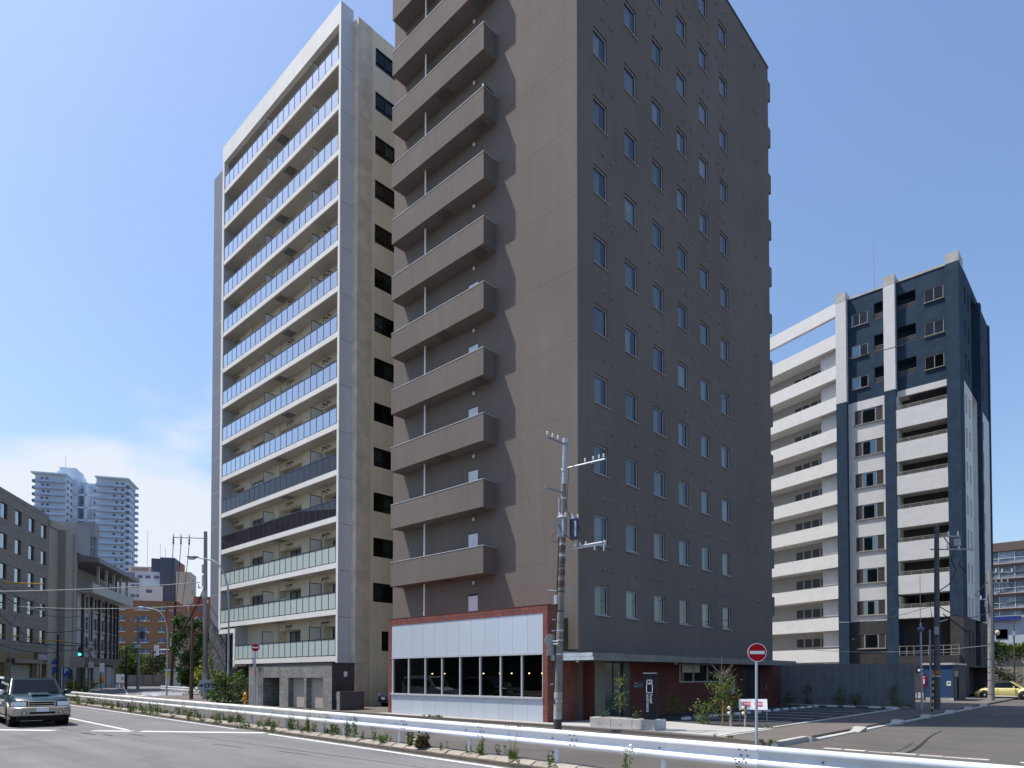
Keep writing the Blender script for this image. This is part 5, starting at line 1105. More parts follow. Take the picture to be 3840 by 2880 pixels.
# ================================================================ other utility poles and lamps
def pole(name, label, loc, h, r0, r1, mat, cat='utility pole', lean=(0,0), arms=(), boxes=(), cyls=(), grp=None, bands=()):
    p = thing(name, label, cat, loc, 0, grp); T = lambda z: Vector((lean[0]*z/h, lean[1]*z/h, z))
    part('shaft', MB().tube([T(0),T(h)], [r0,r1], 12), mat, p)
    for z, d, L_, ins in arms:
        d = Vector(d).normalized(); a = T(z); q = part('cross_arm', MB().cyl(a-d*.15,a+d*L_,.045,n=6), m_steel, p)
        for s in ins: part('insulator', MB().lathe([(.015,.03),(.055,.06),(.055,.14),(.03,.2),(.05,.23),(.02,.3)], 8, tuple(a+d*L_*s)), m_porc, q)
    for z, dx, dy, a, b in boxes: part('box', MB().box(dx-a/2,dx+a/2,dy-a/2,dy+a/2,z,z+b), m_steel, p)
    for z, dx, dy, r, hh, m_ in cyls: part('transformer', MB().lathe([(r*.9,0),(r,.04),(r,hh),(r*1.05,hh+.01),(r*.7,hh+.1)], 16, (T(z).x+dx, T(z).y+dy, z)), m_, p)
    for z, m_, rr_, hh in bands: part('band', MB().tube([T(z),T(z+hh)], [rr_,rr_], 12), m_, p)
    return p
m_pd = M('pole_dark', (0.055,0.052,0.05), .85, .25, 3, streak=.3); m_pg = M('pole_grey', (0.24,0.24,0.24), .8, .18, 3, streak=.3)
a = pole('utility_pole', 'tall dark utility pole with side crossarm left of the pale apartment tower', (-55.5,22.6,-.1), 13.8, .20, .135, m_pg, lean=(.12,-.15), arms=((13.25,(-.6,-.8,0),2.5,(.5,.75,.98)),(7.9,(1,0,0),.5,(.9,)),(9.2,(-.7,-.7,0),.6,(.9,))), boxes=((9.3,.1,-.25,.22,.9),(10.4,-.1,-.2,.2,.7),(8.3,.2,-.2,.25,.6)), bands=((0,M('pole_foot_pale', (0.36,0.35,0.33), .8, .2, 3),.21,2.2),))
for s in (.5,.75,.98):
    q = Vector((-.6,-.8,0))*2.5*s+Vector((.11,-.14,13.2)); part('strain_insulator', MB().lathe([(.02,0),(.07,-.1),(.05,-.3),(.075,-.42),(.02,-.6)], 8, tuple(q)), m_dark, a)
pole('utility_pole', 'short slender brown pole beside the far white guardrail', (-56.4,21.85,-.1), 6.75, .155, .10, M('pole_brown', (0.10,0.085,0.07), .85, .25, 3, streak=.3), lean=(.2,0), arms=((6.5,(.7,.5,.7),.5,()),))
c_ = pole('utility_pole', 'dark pole with paired insulators before the orange brick block', (-120.3,43.3,-.1), 14.7, .26, .2, m_pd, lean=(.6,.3), arms=((13.1,(.73,.68,0),.9,(.5,.9)),(13.1,(-.73,-.68,0),1.0,(.5,.9)),(8.2,(.6,.8,0),.8,())), boxes=((7.2,.1,0,.4,1.4),))
pole('utility_pole', 'grey pole with round equipment cases just right of the dark junction pole', (-117.5,43.9,-.1), 8.6, .24, .2, m_pg, cyls=((4.2,-.5,-.3,.35,.9,m_porc),(2.9,-.5,-.3,.35,.7,m_porc)), boxes=((5.8,0,-.2,.5,1.2),))
pole('utility_pole', 'crowded transformer pole standing before the boundary wall and trees', (-109.3,34.6,-.1), 10.9, .22, .17, m_pg, arms=((10.3,(.73,.68,0),1.2,(.4,.9)),(10.3,(-.73,-.68,0),1.2,(.4,.9)),(8.3,(.73,.68,0),1.6,(.5,.9))), cyls=((7.6,.6,.4,.35,1.0,m_tr2),), boxes=((6.2,-.1,-.2,.9,.6),))
pole('utility_pole', 'thin dark pole beside the crowded transformer pole', (-109.9,33.2,-.1), 6.4, .16, .13, m_pd, arms=((6.2,(.73,.68,0),1.4,()),))
sp = pole('signal_pole', 'dark post with a green-lit traffic signal before the grey eaves building', (-112.9,28.2,-.1), 13.8, .13, .1, m_pd, cat='traffic light')
hd = part('signal_head', MB().box(-.2,.2,-.12,.12,4.95,6.3), m_dark, sp, (-.35,-.2,0), R(70))
for i, (z, m_) in enumerate(((5.98,M('lens_red', (0.05,0.006,0.006), .3, 0)),(5.60,M('lens_amber', (0.05,0.03,0.005), .3, 0)),(5.20,M('lens_green_lit', (0.05,0.8,0.5), .3, 0, emit=(.05,1,.55), estr=4.0)))):
    part('lens', MB().cyl((0,-.121,z),(0,-.14,z),.19 if i == 2 else .15,n=16), m_, hd); part('visor', MB().cyl((0,-.125,z),(0,-.33,z),.20,n=14,cap=False), m_dark, hd)
pole('steel_post', 'grey steel post carrying signal boxes beside the green traffic light', (-112.3,29.0,-.1), 12.2, .15, .12, M('post_steel_blue', (0.20,0.21,0.26), .5, .1, 3), boxes=((6.2,0,0,.5,.9),(9.9,-.4,-.4,.3,.25),(5.0,.3,.2,.4,.7),(3.2,.1,.1,.7,.9)), arms=((9.9,(-.73,-.68,0),1.0,()),), cat='post')
pole('signal_pole', 'grey post at the crossing with blue triangular sign before the ochre shopfront', (-106.25,23.7,-.1), 7.6, .17, .14, m_pd, cat='sign post', arms=((5.0,(.6,.8,0),.7,()),))
tri = bpy.data.objects[-1] if False else [o for o in C.objects if o.name.startswith('signal_pole')][-1]
m_sb = M('sign_blue', (0.02,0.07,0.36), .45, .1, 1)
part('blue_triangle', MB().prism([(-.55,0,3.6),(.5,0,3.6),(.0,0,4.5)], (0,.03,0)), m_sb, tri, (-.2,-.25,0), R(75)); part('white_plate', MB().box(-.25,.25,0,.03,2.4,3.3), m_sb, tri, (-.2,-.25,0), R(75))
ps = thing('parking_sign', 'blue letter P parking sign on a white post before the tan building', 'sign', (-111.3,25.8,-.1), R(70)); part('post', MB().cyl((-.45,.02,0),(-.45,.02,3.2),.06,n=8), m_swh, ps); part('panel', MB().box(-.4,.45,0,.06,2.05,3.25), m_sb, ps)
ob('letter', text_mesh('P', 1.0, m_swh, .01), ps, (.03,-.015,2.72), rot=RUP); part('lower_panel', MB().box(-.2,.3,0,.05,1.2,1.95), M('sign_blue_pale', (0.15,0.16,0.36), .5, .3, 6), ps)
bs = thing('bus_stop_board', 'slanting square notice board on a pale pole left of the traffic light', 'sign', (-106.8,26.0,-.1), R(70)); part('pole', MB().cyl((-.35,0,0),(.15,0,4.6),.05,n=8), M('pole_pale', (0.40,0.38,0.33), .6, .1), bs); part('board', MB().box(-.75,.95,-.06,-.03,3.2,4.6), M('board_taupe', (0.26,0.22,0.20), .7, .15, 3), bs)
for j, (x, y, h_, lab) in enumerate(((-102.3,27.9,3.75,'grey post with white box and orange litter bin at the corner'),)):
    q = thing('bin_post', lab, 'litter bin', (x,y,-.1), R(70)); part('post', MB().cyl((0,0,0),(0,0,2.6),.07,n=8), m_steel, q); part('white_box', MB().box(-.26,.26,-.12,.12,2.5,3.75), m_swh, q); part('orange_bin', MB().lathe([(.24,1.1),(.28,1.12),(.28,1.75),(.12,1.95)], 12), M('bin_orange', (0.70,0.22,0.02), .5, .05, 1), q)
vm = thing('vending_machine', 'white and red vending machine at the corner of the eaves building', 'vending machine', A(29.3,-.6), RA); part('cabinet', MB().box(0,1.3,0,.8,0,2.2), m_swh, vm); part('lower_panel', MB().box(.05,1.25,-.02,-.003,.1,.75), m_sred, vm); part('display', MB().box(.1,.8,-.02,-.003,1.2,1.8), M('display_dark', (0.05,0.06,0.10), .3, .2, 4), vm)
for j, s in enumerate((31.5,33.0,34.5)):
    q = thing('traffic_cone', ('leftmost','middle','rightmost')[j]+' of three red traffic cones by the vending machine', 'traffic cone', A(s, 0.2), 0, 'cones by the vending machine'); part('cone', MB().lathe([(.24,.05),(.05,.8),(.04,.85)], 12), M('cone_red', (0.50,0.03,0.02), .5, .05), q); part('base', MB().box(-.3,.3,-.3,.3,0,.05), MATS['cone_red'], q)
bn = thing('bench', 'dark slatted bench on white legs before the eaves shutters', 'bench', A(24.5,-1.4), RA)
part('seat', MB().box(0,3.0,0,.5,.7,.82), m_dark, bn)
for x in (.1,2.6): part('leg', MB().box(x,x+.25,0,.45,0,.7), m_swh, bn)

def lamp(label, loc, h, rz, L_, mat, tint):
    s = thing('street_lamp', label, 'street lamp', loc, rz)
    pts = [(0,0,0),(0,0,h*.70)]+[(L_*.52*(1-math.cos(R(a)))*.95, 0, h*.70+(h*.27)*math.sin(R(a))) for a in (20,40,60,80)]+[(L_*.75,0,h*.985)]
    part('column', MB().tube(pts, [.10,.075]+[.06]*4+[.05], 10), mat, s)
    x = L_*.75
    b = MB(); b.add([], []); b.lathe([(.03,0),(.10,.12),(.17,.42),(.15,.75),(.03,1.0)], 14, axis='x'); b.v = [(v[0]+x-.05, v[1]*1.1, h*.985+v[2]*.62+.03+(v[0])*.06) for v in b.v]
    hd = part('lantern', b, M('lantern_'+tint, (0.10,0.12,0.17), .4, .05, 2, spec=.5), s); part('glass_bowl', MB().sphere((x+.52,0,h*.985-.03),.32,.14,.14,12,8), M('lamp_bowl', (0.52,0.52,0.50), .3, .05), hd)
    return s
m_lp = M('lamp_column', (0.36,0.40,0.46), .45, .1, 2, spec=.5, metal=.2)
lamp('curved grey street lamp arching left in front of the pale apartment tower', (-49.25,21.72,-.1), 11.0, math.atan2(-2.0,-2.3), 3.1, m_lp, 'blue')
lamp('curved silver street lamp further off before the orange brick block', (-73.5,26.0,-.1), 9.2, math.atan2(-1.9,-1.9), 2.9, m_lp, 'blue')
lamp('slender blue-grey street lamp in front of the brown office', (-74.1,12.9,-.1), 8.2, math.atan2(.9,.7), 2.6, M('lamp_column_blue', (0.19,0.20,0.28), .5, .1, 2), 'blue')
wsig = thing('rear_signal', 'white-backed traffic signal on a horizontal arm in the junction', 'traffic light', (-91.9,33.7,-.1)); part('post', MB().cyl((0,0,0),(0,0,5.8),.1,n=8), M('signal_post_pale', (0.45,0.45,0.45), .5, .1), wsig); part('arm', MB().cyl((.1,.12,5.45),(-1.45,-2.0,5.45),.06,n=8), m_swh, wsig); part('signal_head', MB().box(-.26,.26,-.15,.15,-.65,.75), m_swh, wsig, (-1.45,-2.0,5.3), R(60)); part('signal_lens', MB().cyl((-1.4,-2.2,5.1),(-1.35,-2.28,5.1),.16,n=10), M('lens_dark', (0.1,0.1,0.12), .4, 0), wsig)

# boards near the far corner
bd_ = thing('clinic_board', 'grey roadside board with a dark blue lettered band behind the pole', 'sign', (-53.3,21.4,-.02), R(43)); part('board', MB().box(-.15,1.55,0,.06,.62,1.62), M('board_pale', (0.34,0.36,0.40), .6, .05, 1), bd_); part('blue_band', MB().box(.25,1.5,-.02,-.003,1.0,1.35), M('band_navy', (0.018,0.022,0.07), .5, .1), bd_)
mb = MB()
for i in range(4): x = .36+i*.29; mb.box(x,x+.2,-.025,-.0205,1.07,1.11); mb.box(x+.07,x+.12,-.0265,-.0255,1.07,1.27); mb.box(x,x+.17,-.0245,-.0203,1.22,1.26)
part('lettering', mb, M('letter_pale', (0.45,0.46,0.52), .6, 0), bd_); part('green_band', MB().box(.2,1.5,-.02,-.003,.68,.9), M('band_green', (0.17,0.23,0.22), .6, .15, 5), bd_); part('logo', MB().lathe([(.12,0),(.12,.02)], 16, (.02,-.012,1.18), 'y'), MATS['band_navy'], bd_)
for x in (.45,1.35): part('leg', MB().box(x,x+.08,.01,.05,-.1,.62), m_dark, bd_)
bk = thing('banner_pole', 'green and white banner with a purple flower hung on a dark post', 'banner', (-66.5,28.6,-.1), R(60)); part('post', MB().cyl((.35,0,0),(.35,0,3.6),.05,n=8), M('post_green', (0.02,0.10,0.10), .5, .1), bk); part('banner', MB().box(-.7,.3,-.02,.02,2.5,3.5), M('banner_white', (0.45,0.5,0.52), .7, .15, 3), bk); part('flower', MB().sphere((.2,-.05,3.4),.25,.05,.25,10,6), M('flower_purple', (0.16,0.04,0.20), .7, .1), bk); part('green_panel', MB().box(-.7,.3,-.02,.02,1.8,2.48), M('panel_green', (0.015,0.07,0.045), .7, .1), bk)

# ---- poles on the right
rp = pole('utility_pole', 'dark utility pole with crossarm and yellow-black guard beside the concrete wall', (-8.34,44.4,-.05), 10.6, .17, .12, M('pole_dark_right', (0.10,0.10,0.11), .8, .2, 3, streak=.3), lean=(.1,.0), arms=((9.2,(.73,.68,0),2.1,(.3,.6,.9)),(9.2,(-.73,-.68,0),.35,()),(9.95,(.73,.68,0),1.35,(.5,.9)),(5.0,(.73,.6,.3),.6,())), boxes=((9.4,.95,.8,.28,.4),(4.3,.05,-.18,.2,.45)), bands=((2.05,M('band_amber', (0.35,0.16,0.02), .5, .2, 9),.172,.2),(1.9,m_galv,.172,.08)))
part('conduit', MB().cyl((-.28,-.12,0),(-.28,-.12,4.6),.05,n=8), M('conduit_steel', (0.30,0.34,0.42), .4, .1, 2), rp)
for pts in ([(.9,.8,9.4),(.7,.5,8.6),(.9,.7,8.0),(.6,.4,7.2),(-.05,-.15,6.6)],[(1.2,1.1,9.2),(1.0,.9,8.3),(1.3,1.1,7.9)],[(-.1,-.15,6.6),(-.25,-.2,6.2),(-.15,-.18,5.2),(-.2,-.2,2.4)],[(.4,.3,9.9),(.7,.6,9.3),(1.0,.9,9.6)],[(.3,.3,5.5),(.8,.6,5.0),(1.2,.9,4.6),(1.4,1.0,4.4)]): part('hanging_cable', MB().tube(pts, .03, 5), m_cable, rp)
gp = MB(); gd = thing('guy_wire_guard', 'yellow and black striped guy-wire guard at the foot of the dark pole', 'guard', (-8.0,41.3,-.06)); m_ye = M('guard_yellow', (0.50,0.30,0.02), .5, .1, 3)
for i in range(12): part('stripe', MB().tube([(-.006*i,.07*i,.17*i),(-.006*(i+1),.07*(i+1),.17*(i+1))], [.045,.045], 8), m_ye if i % 2 else m_black, gd)
part('wire', MB().tube([(-.06,.84,2.05),(-.25,3.0,9.2)], .012, 5), m_cable, gd)
dl = thing('dome_lamp', 'thin pole with blue dome lamp left of the dark utility pole', 'lamp', (-8.9,43.4,0)); part('pole', MB().cyl((0,0,0),(0,0,4.9),.05,n=8), MATS['conduit_steel'], dl); part('dome', MB().sphere((0,0,4.55),.18,.18,.15,12,8), M('dome_blue', (0.10,0.14,0.22), .3, .05), dl); part('aerial', MB().cyl((0,0,4.9),(0,0,7.6),.015,n=5), m_steel, dl)
p2 = pole('utility_pole', 'pale grey concrete utility pole in front of the yellow convertible', (-8.26,63.2,-.05), 10.2, .24, .15, M('pole_pale_right', (0.30,0.285,0.265), .8, .2, 3, .3, 20, streak=.35), lean=(.05,0), arms=((10.0,(.73,.68,0),1.9,(.25,.5,.9)),(9.2,(.73,.68,0),1.5,(.3,.6,.9)),(8.6,(.73,.68,0),1.2,(.4,.8)),(7.9,(-.73,-.68,0),.8,(.9,))), boxes=((7.2,-.2,-.2,.2,.6),))
part('lantern', MB().lathe([(.03,0),(.16,.03),(.18,.3),(.05,.42)], 12, (.42,.1,5.1)), M('lantern_cream', (0.62,0.52,0.42), .5, .05), p2); part('bracket', MB().cyl((0,0,5.3),(.4,.1,5.3),.025,n=6), m_steel, p2)
for z in (.5,1.6,2.2,2.6,3.2,4.4): part('band', MB().tube([(0,0,z),(0,0,z+.05)], [.243-.009*z]*2, 12), m_dark, p2)
for pts in ([(-.1,-.1,9.3),(-.5,-.4,8.7),(-.9,-.7,8.3),(-.3,-.3,7.9)],[(.3,.3,9.6),(.9,.8,9.0),(.5,.5,8.3)],[(.9,.8,9.5),(1.3,1.2,8.9),(1.0,.9,8.5),(.4,.4,8.4)],[(.0,-.1,8.4),(-.3,-.3,7.2),(-.2,-.2,6.2)]): part('hanging_cable', MB().tube(pts, .03, 5), m_cable, p2)
pole('service_pole', 'thin rusty post before the retaining wall at the right edge', (-10.3,96.0,0), 8.5, .09, .07, M('post_rust', (0.14,0.10,0.07), .8, .2, 3), cat='post', boxes=((6.5,0,0,.3,.6),))

# ================================================================ overhead cables
NEAR = 0.8
for o in list(C.objects):                         # the junction furniture stands this side of the building fronts
    if o.get('label') and not o.parent and o.name.split('.')[0] in ('signal_pole','steel_post','parking_sign','bus_stop_board') :
        x, y, z = o.location; o.location = (x*NEAR, y*NEAR, .28); o.scale = (NEAR,)*3
        part('footing', MB().cyl((0,0,-.6),(0,0,.1),.14,n=8), m_steel, o)
def cable(a, b, sag, r, label, mat=m_cable, n=18):
    if a[0] < -104 and a[1] < 33: a = (a[0]*NEAR, a[1]*NEAR, 1.9+(a[2]-1.9)*NEAR)
    if b[0] < -104 and b[1] < 33: b = (b[0]*NEAR, b[1]*NEAR, 1.9+(b[2]-1.9)*NEAR)
    a = Vector(a); b = Vector(b); o = a.copy()
    pts = [a+(b-a)*(i/n)-Vector((0,0,4*sag*(i/n)*(1-i/n)))-o for i in range(n+1)]
    c = part('overhead_cable', MB().tube(pts, r, 5), mat, None, tuple(o)); tag(c, label, 'cable', 'overhead cables'); return c
m_tw = M('cable_pale', (0.40,0.39,0.37), .6, .3, 12)
cable((-55.66,22.18,9.54),(-58.04,8.49,7.72),.15,.035,'pale twisted cable sagging from the tall pole to the left edge',m_tw)
cable((-55.55,22.34,7.7),(-75.72,11.1,8.35),.35,.022,'thin pale cable running level across the brown office and eaves building',m_tw)
cable((-55.46,22.38,8.97),(-119.35,42.87,7.86),.9,.055,'upper of two thick black cables slanting down from the tall pole')
cable((-55.43,22.42,8.74),(-119.5,42.75,7.47),.8,.05,'lower of two thick black cables slanting down from the tall pole')
cable((-119.35,42.87,7.86),(-112.71,28.58,6.39),.2,.05,'dark cable before the orange brick block at mid height')
cable((-112.71,28.58,6.39),(-88.38,13.0,6.32),.4,.05,'dark cable crossing the office above its ground floor')
cable((-112.43,28.77,8.77),(-105.31,21.77,7.61),.1,.04,'short dark cable above the clustered traffic signal boxes')
cable((-75.3,11.42,10.69),(-112.88,28.26,11.66),1.1,.03,'uppermost dark cable slanting over the brown office windows')
cable((-75.31,11.43,10.01),(-112.89,28.28,10.81),1.2,.03,'second dark cable slanting over the brown office windows')
cable((-72.82,11.07,8.18),(-106.26,23.69,5.4),.6,.035,'dark cable dropping over the office to the sign post')
cable((-106.26,23.69,5.4),(-119.08,43.16,6.88),.3,.045,'dark cable from the sign post towards the junction pole')
cable((-106.24,23.67,6.65),(-109.48,31.61,6.39),.15,.04,'short dark cable above the green traffic signal')
cable((-75.39,11.51,5.07),(-106.26,23.7,5.09),.4,.035,'lowest dark cable crossing the office front')
for j, s in enumerate((.5,.75,.98)):
    q = Vector((-.6,-.8,0))*2.5*s+Vector((-55.39,22.46,12.55)); cable(tuple(q), (-120.46+.8*(2-j)*.9, 42.84+.75*(2-j)*.9, 13.2), 1.2, .03, ('rightmost','middle','leftmost')[j]+' of three high cables hanging from the tall pole crossarm')
m_tiger = M('tiger_sleeve', (0.42,0.24,0.03), .6, .5, 14)
cable((-74.32,12.35,10.36),(-76.48,15.79,10.74),.05,.07,'yellow-black cable sleeve high before the brown office',m_tiger,12); cable((-74.77,12.07,5.69),(-75.61,14.02,5.6),.03,.045,'yellow-black cable sleeve low at the left edge',m_tiger,10); cable((-105.49,21.63,6.62),(-105.55,24.31,6.65),.03,.07,'yellow-black cable sleeve beside the sign post',m_tiger,10)
cable((-15.52,53.27,25.68),(-8.33,49.1,23.64),.1,.03,'single dark cable crossing the navy tiled bay')
cable((-16.9,55.4,6.1),(-8.3,44.4,6.0),.3,.018,'fine cable before the dark base of the navy building',m_tw); cable((-16.9,50,3.75),(-8.3,63.2,4.3),.3,.018,'fine pale cable just above the concrete wall',m_tw)
cable((-8.2,44.4,5.9),(-8.26,63.2,7.0),.6,.03,'dark cable linking the two poles on the right')
cable((-8.2,63.2,9.8),(20,66,12),.5,.025,'cable leaving the pale pole towards the right edge')
cable((-8.2,63.2,7.6),(20,62,8.5),.6,.04,'thick low cable leaving the pale pole to the right')

# ================================================================ vehicles (built nose towards +x)
def loft(mb, st, smooth=True):
    rings = []
    for x, hp in st: rings.append([(x, y, z) for y, z in hp]+[(x, -y, z) for y, z in reversed(hp)])
    n = len(rings[0]); vs = [v for r in rings for v in r]
    mb.add(vs, [(j*n+i, (j+1)*n+i, (j+1)*n+(i+1) % n, j*n+(i+1) % n) for j in range(len(st)-1) for i in range(n)], smooth)
    mb.add(vs, [tuple(range(n)), tuple(range(len(vs)-1, len(vs)-n-1, -1))]); return mb
def hp(w, zb, zt, crown=.03, sh=.86): return [(0,zb),(w*.82,zb),(w*.985,zb+.08),(w,zb+.2),(w,zb+(zt-zb)*.62),(w*.965,zt-.07),(w*sh,zt),(0,zt+crown)]
def cabin(mb, base, roof, wb, wr, zb, zr, crown=.03):
    (b0, b1), (r0, r1) = base, roof
    vs = [(b1,-wb,zb),(b0,-wb,zb),(b0,wb,zb),(b1,wb,zb),(r1,-wr,zr),(r0,-wr,zr),(r0,wr,zr),(r1,wr,zr)]
    mb.add(vs, [(0,1,5,4),(2,3,7,6),(3,0,4,7),(1,2,6,5)]); mb.add([(r1,-wr,zr),(r0,-wr,zr),(r0-.1,0,zr+crown),(r1+.1,0,zr+crown),(r0,wr,zr),(r1,wr,zr)], [(0,1,2,3),(3,2,4,5)]); return mb
def lerp(a, b, t): return tuple(a[i]+(b[i]-a[i])*t for i in range(3))
def patch(a, b, c, d, u0, u1, v0, v1, off):
    """quad inset on the face a(bottom left) b(bottom right) c(top right) d(top left)"""
    P = lambda u, v: Vector(lerp(lerp(a, b, u), lerp(d, c, u), v)); q = [P(u0,v0),P(u1,v0),P(u1,v1),P(u0,v1)]
    n = (q[1]-q[0]).cross(q[3]-q[0]).normalized()*off
    return MB().quad(*[tuple(p+n) for p in q])
m_cglass = M('car_glass', (0.003,0.004,0.007), .06, 0, spec=.28)
m_rim = M('alloy_rim', (0.50,0.51,0.53), .3, .05, 5, metal=.6)
def wheel(t, x, y, r, w, side):
    k = part('wheel', MB().lathe([(r*.62,-w/2),(r*.93,-w/2),(r,-w*.3),(r,w*.3),(r*.93,w/2),(r*.62,w/2)], 26, axis='y'), m_rubber, t, (x, y, r))
    rm_ = MB().lathe([(r*.60,0),(r*.58,.02),(r*.2,.03),(r*.14,.05),(.01,.055)], 20, axis='y')
    if side < 0: rm_.v = [(a, -b, c) for a, b, c in rm_.v]
    rm_.v = [(a, b+side*w*.36, c) for a, b, c in rm_.v]; q = part('rim', rm_, m_rim, k)
    hb = MB()
    for i in range(5):
        a = 2*math.pi*i/5; c, s = math.cos(a), math.sin(a); y_ = side*(w*.36+.028)
        hb.poly([(r*.5*c-.05*s, y_, r*.5*s+.05*c),(r*.28*c-.03*s, y_+side*.012, r*.28*s+.03*c),(r*.28*c+.03*s, y_+side*.012, r*.28*s-.03*c),(r*.5*c+.05*s, y_, r*.5*s-.05*c)])
    part('rim_opening', hb, m_black, q)
def arch(t, x, y0, y1, r, zc, mat=None, flare=None, side=1):
    part('wheel_well', MB().cyl((x,y0,zc),(x,y1,zc),r,n=28), mat or m_black, t)
    if flare:
        pts = [(x+(r+.02)*math.cos(R(a)), y1+side*.01, zc+(r+.02)*math.sin(R(a))) for a in range(-14,195,13)]; part('wheel_flare', MB().tube(pts, .045, 6), flare, t)
m_sgrn = M('suv_green_paint', (0.003,0.026,0.036), .3, .03, 1, spec=.3, coat=.3); m_champ = M('suv_champagne', (0.33,0.295,0.25), .35, .05, 2, spec=.5, metal=.25)
suv = thing('parked_suv', 'dark green sport utility vehicle with champagne bumper at the lower left', 'car', (-34.8, 6.85, -.15), R(-3.5), scale=(1.08,1.08,1.08))
bd = MB(); loft(bd, [(2.22,hp(.76,.52,.95,.01)),(2.12,hp(.87,.46,1.03,.02)),(1.6,hp(.90,.42,1.13,.05)),(1.02,hp(.91,.42,1.21,.05)),(.2,hp(.92,.42,1.20,.0)),(-1.5,hp(.92,.42,1.20,.0)),(-2.15,hp(.90,.45,1.20,0)),(-2.25,hp(.84,.5,1.10,0))]); part('body', bd, m_sgrn, suv)
cb = MB(); B = ((1.02,-2.2),(.30,-2.06)); cabin(cb, B[0], B[1], .865, .72, 1.19, 1.80, .04); part('cabin', cb, m_sgrn, suv, bevel=.03)
ws_ = [(1.02,-.865,1.19),(1.02,.865,1.19),(.30,.72,1.80),(.30,-.72,1.80)]
part('windscreen', patch(*ws_,.06,.94,.06,.90,.022), m_cglass, suv)
sR = [(-2.2,-.865,1.19),(1.02,-.865,1.19),(.30,-.72,1.80),(-2.06,-.72,1.80)]; sL = [(1.02,.865,1.19),(-2.2,.865,1.19),(-2.06,.72,1.80),(.30,.72,1.80)]
for u0, u1 in ((.03,.30),(.34,.60),(.64,.93)): part('side_window', patch(*sR,u0,u1,.12,.88,.02), m_cglass, suv); part('side_window', patch(*sL,1-u1,1-u0,.12,.88,.02), m_cglass, suv)
lc = MB(); loft(lc, [(1.02,[(0,.40),(.88,.40),(.935,.44),(.935,.66),(.90,.68),(0,.68)]),(-2.2,[(0,.40),(.88,.40),(.935,.44),(.935,.66),(.90,.68),(0,.68)])], False); part('lower_cladding', lc, m_champ, suv)
bp = MB(); loft(bp, [(2.42,[(0,.46),(.62,.46),(.66,.5),(.66,.68),(.62,.72),(0,.72)]),(2.34,[(0,.42),(.86,.42),(.88,.48),(.88,.70),(.85,.745),(0,.745)]),(1.92,[(0,.42),(.93,.42),(.945,.48),(.945,.72),(.93,.75),(0,.75)])]); bpo = part('front_bumper', bp, m_champ, suv)
part('bumper_grille', MB().box(2.415,2.432,-.40,.40,.49,.56), m_black, bpo); part('number_plate', MB().box(2.425,2.445,-.19,.19,.57,.72), M('plate_pale', (0.62,0.66,0.72), .5, .03), bpo)
for s in (-1, 1):
    part('fog_lamp', MB().box(2.36,2.428,s*.48 if s > 0 else -.64,s*.64 if s > 0 else -.48,.50,.58), m_black, bpo); part('fog_lens', MB().box(2.429,2.434,min(s*.51,s*.61),max(s*.51,s*.61),.52,.56), m_chrome, bpo)
    hl_ = part('headlight', MB().add([(2.275,s*.48,.77),(2.215,s*.86,.77),(2.195,s*.86,.935),(2.255,s*.48,.935),(2.0,s*.48,.77),(2.0,s*.86,.77),(2.0,s*.86,.935),(2.0,s*.48,.935)],[(0,1,2,3),(0,1,5,4),(3,2,6,7),(1,2,6,5),(0,3,7,4)]), M('lamp_lens', (0.62,0.66,0.70), .12, .12, 14, spec=.8, coat=1), suv); part('indicator', MB().box(2.05,2.17,min(s*.862,s*.90),max(s*.862,s*.90),.77,.93), M('indicator_pale', (0.6,0.52,0.45), .2, .1, 9), hl_)
    part('door_mirror', MB().sphere((.72,s*1.06,1.28),.09,.14,.10,12,8), m_chrome if s < 0 else m_sgrn, suv); part('mirror_stalk', MB().cyl((.70,s*.84,1.24),(.72,s*1.0,1.26),.03,n=6), m_black, suv)
    part('roof_rail', MB().tube([(.1,s*.64,1.82),(.0,s*.64,1.86),(-1.7,s*.64,1.86),(-1.8,s*.64,1.82)], .02, 6), m_dark, suv); part('side_step', MB().box(-.85,.85,min(s*.86,s*1.0),max(s*.86,s*1.0),.33,.37), m_champ, suv)
    for x in (1.38,-1.38): arch(suv, x, s*.60, s*.938, .45, .40, None, m_champ, s); wheel(suv, x, s*.80, .375, .25, s)
part('underbody', MB().box(-2.1,2.25,-.72,.72,.24,.52), m_black, suv)
gr = MB(); gr.box(2.225,2.25,-.40,.40,.935,.955); gr.box(2.225,2.25,-.40,.40,.77,.79); gr.box(2.225,2.25,-.42,-.40,.77,.955); gr.box(2.225,2.25,.40,.42,.77,.955); gr.box(2.225,2.245,-.40,.40,.855,.868); g_ = part('grille', gr, m_chrome, suv); part('grille_mesh', MB().box(2.205,2.224,-.40,.40,.79,.935), m_black, g_)
part('bonnet_scoop', MB().prism([(1.75,-.30,1.12),(1.25,-.32,1.20),(1.25,-.28,1.27),(1.70,-.24,1.20)], (0,.60,0)), m_sgrn, suv, bevel=.015); part('scoop_mouth', MB().box(1.70,1.765,-.24,.26,1.15,1.19), m_black, suv)
for y in (-.45,.1): part('wiper', MB().cyl((1.05,y,1.24),(.96,y+.55,1.30),.012,n=5), m_black, suv)
van = thing('white_van', 'white van just showing behind the green vehicle at the left edge', 'car', (-42.6, 6.35, -.15), R(-3.5), scale=(1.05,1.05,1.05))
vb = MB(); loft(vb, [(2.2,hp(.70,.35,.85)),(2.0,hp(.80,.3,1.0)),(1.3,hp(.84,.3,1.12)),(-2.2,hp(.84,.3,1.12)),(-2.3,hp(.78,.4,1.05))]); m_vw = M('van_white', (0.74,0.76,0.78), .3, .02, 1, coat=.8); part('body', vb, m_vw, van)
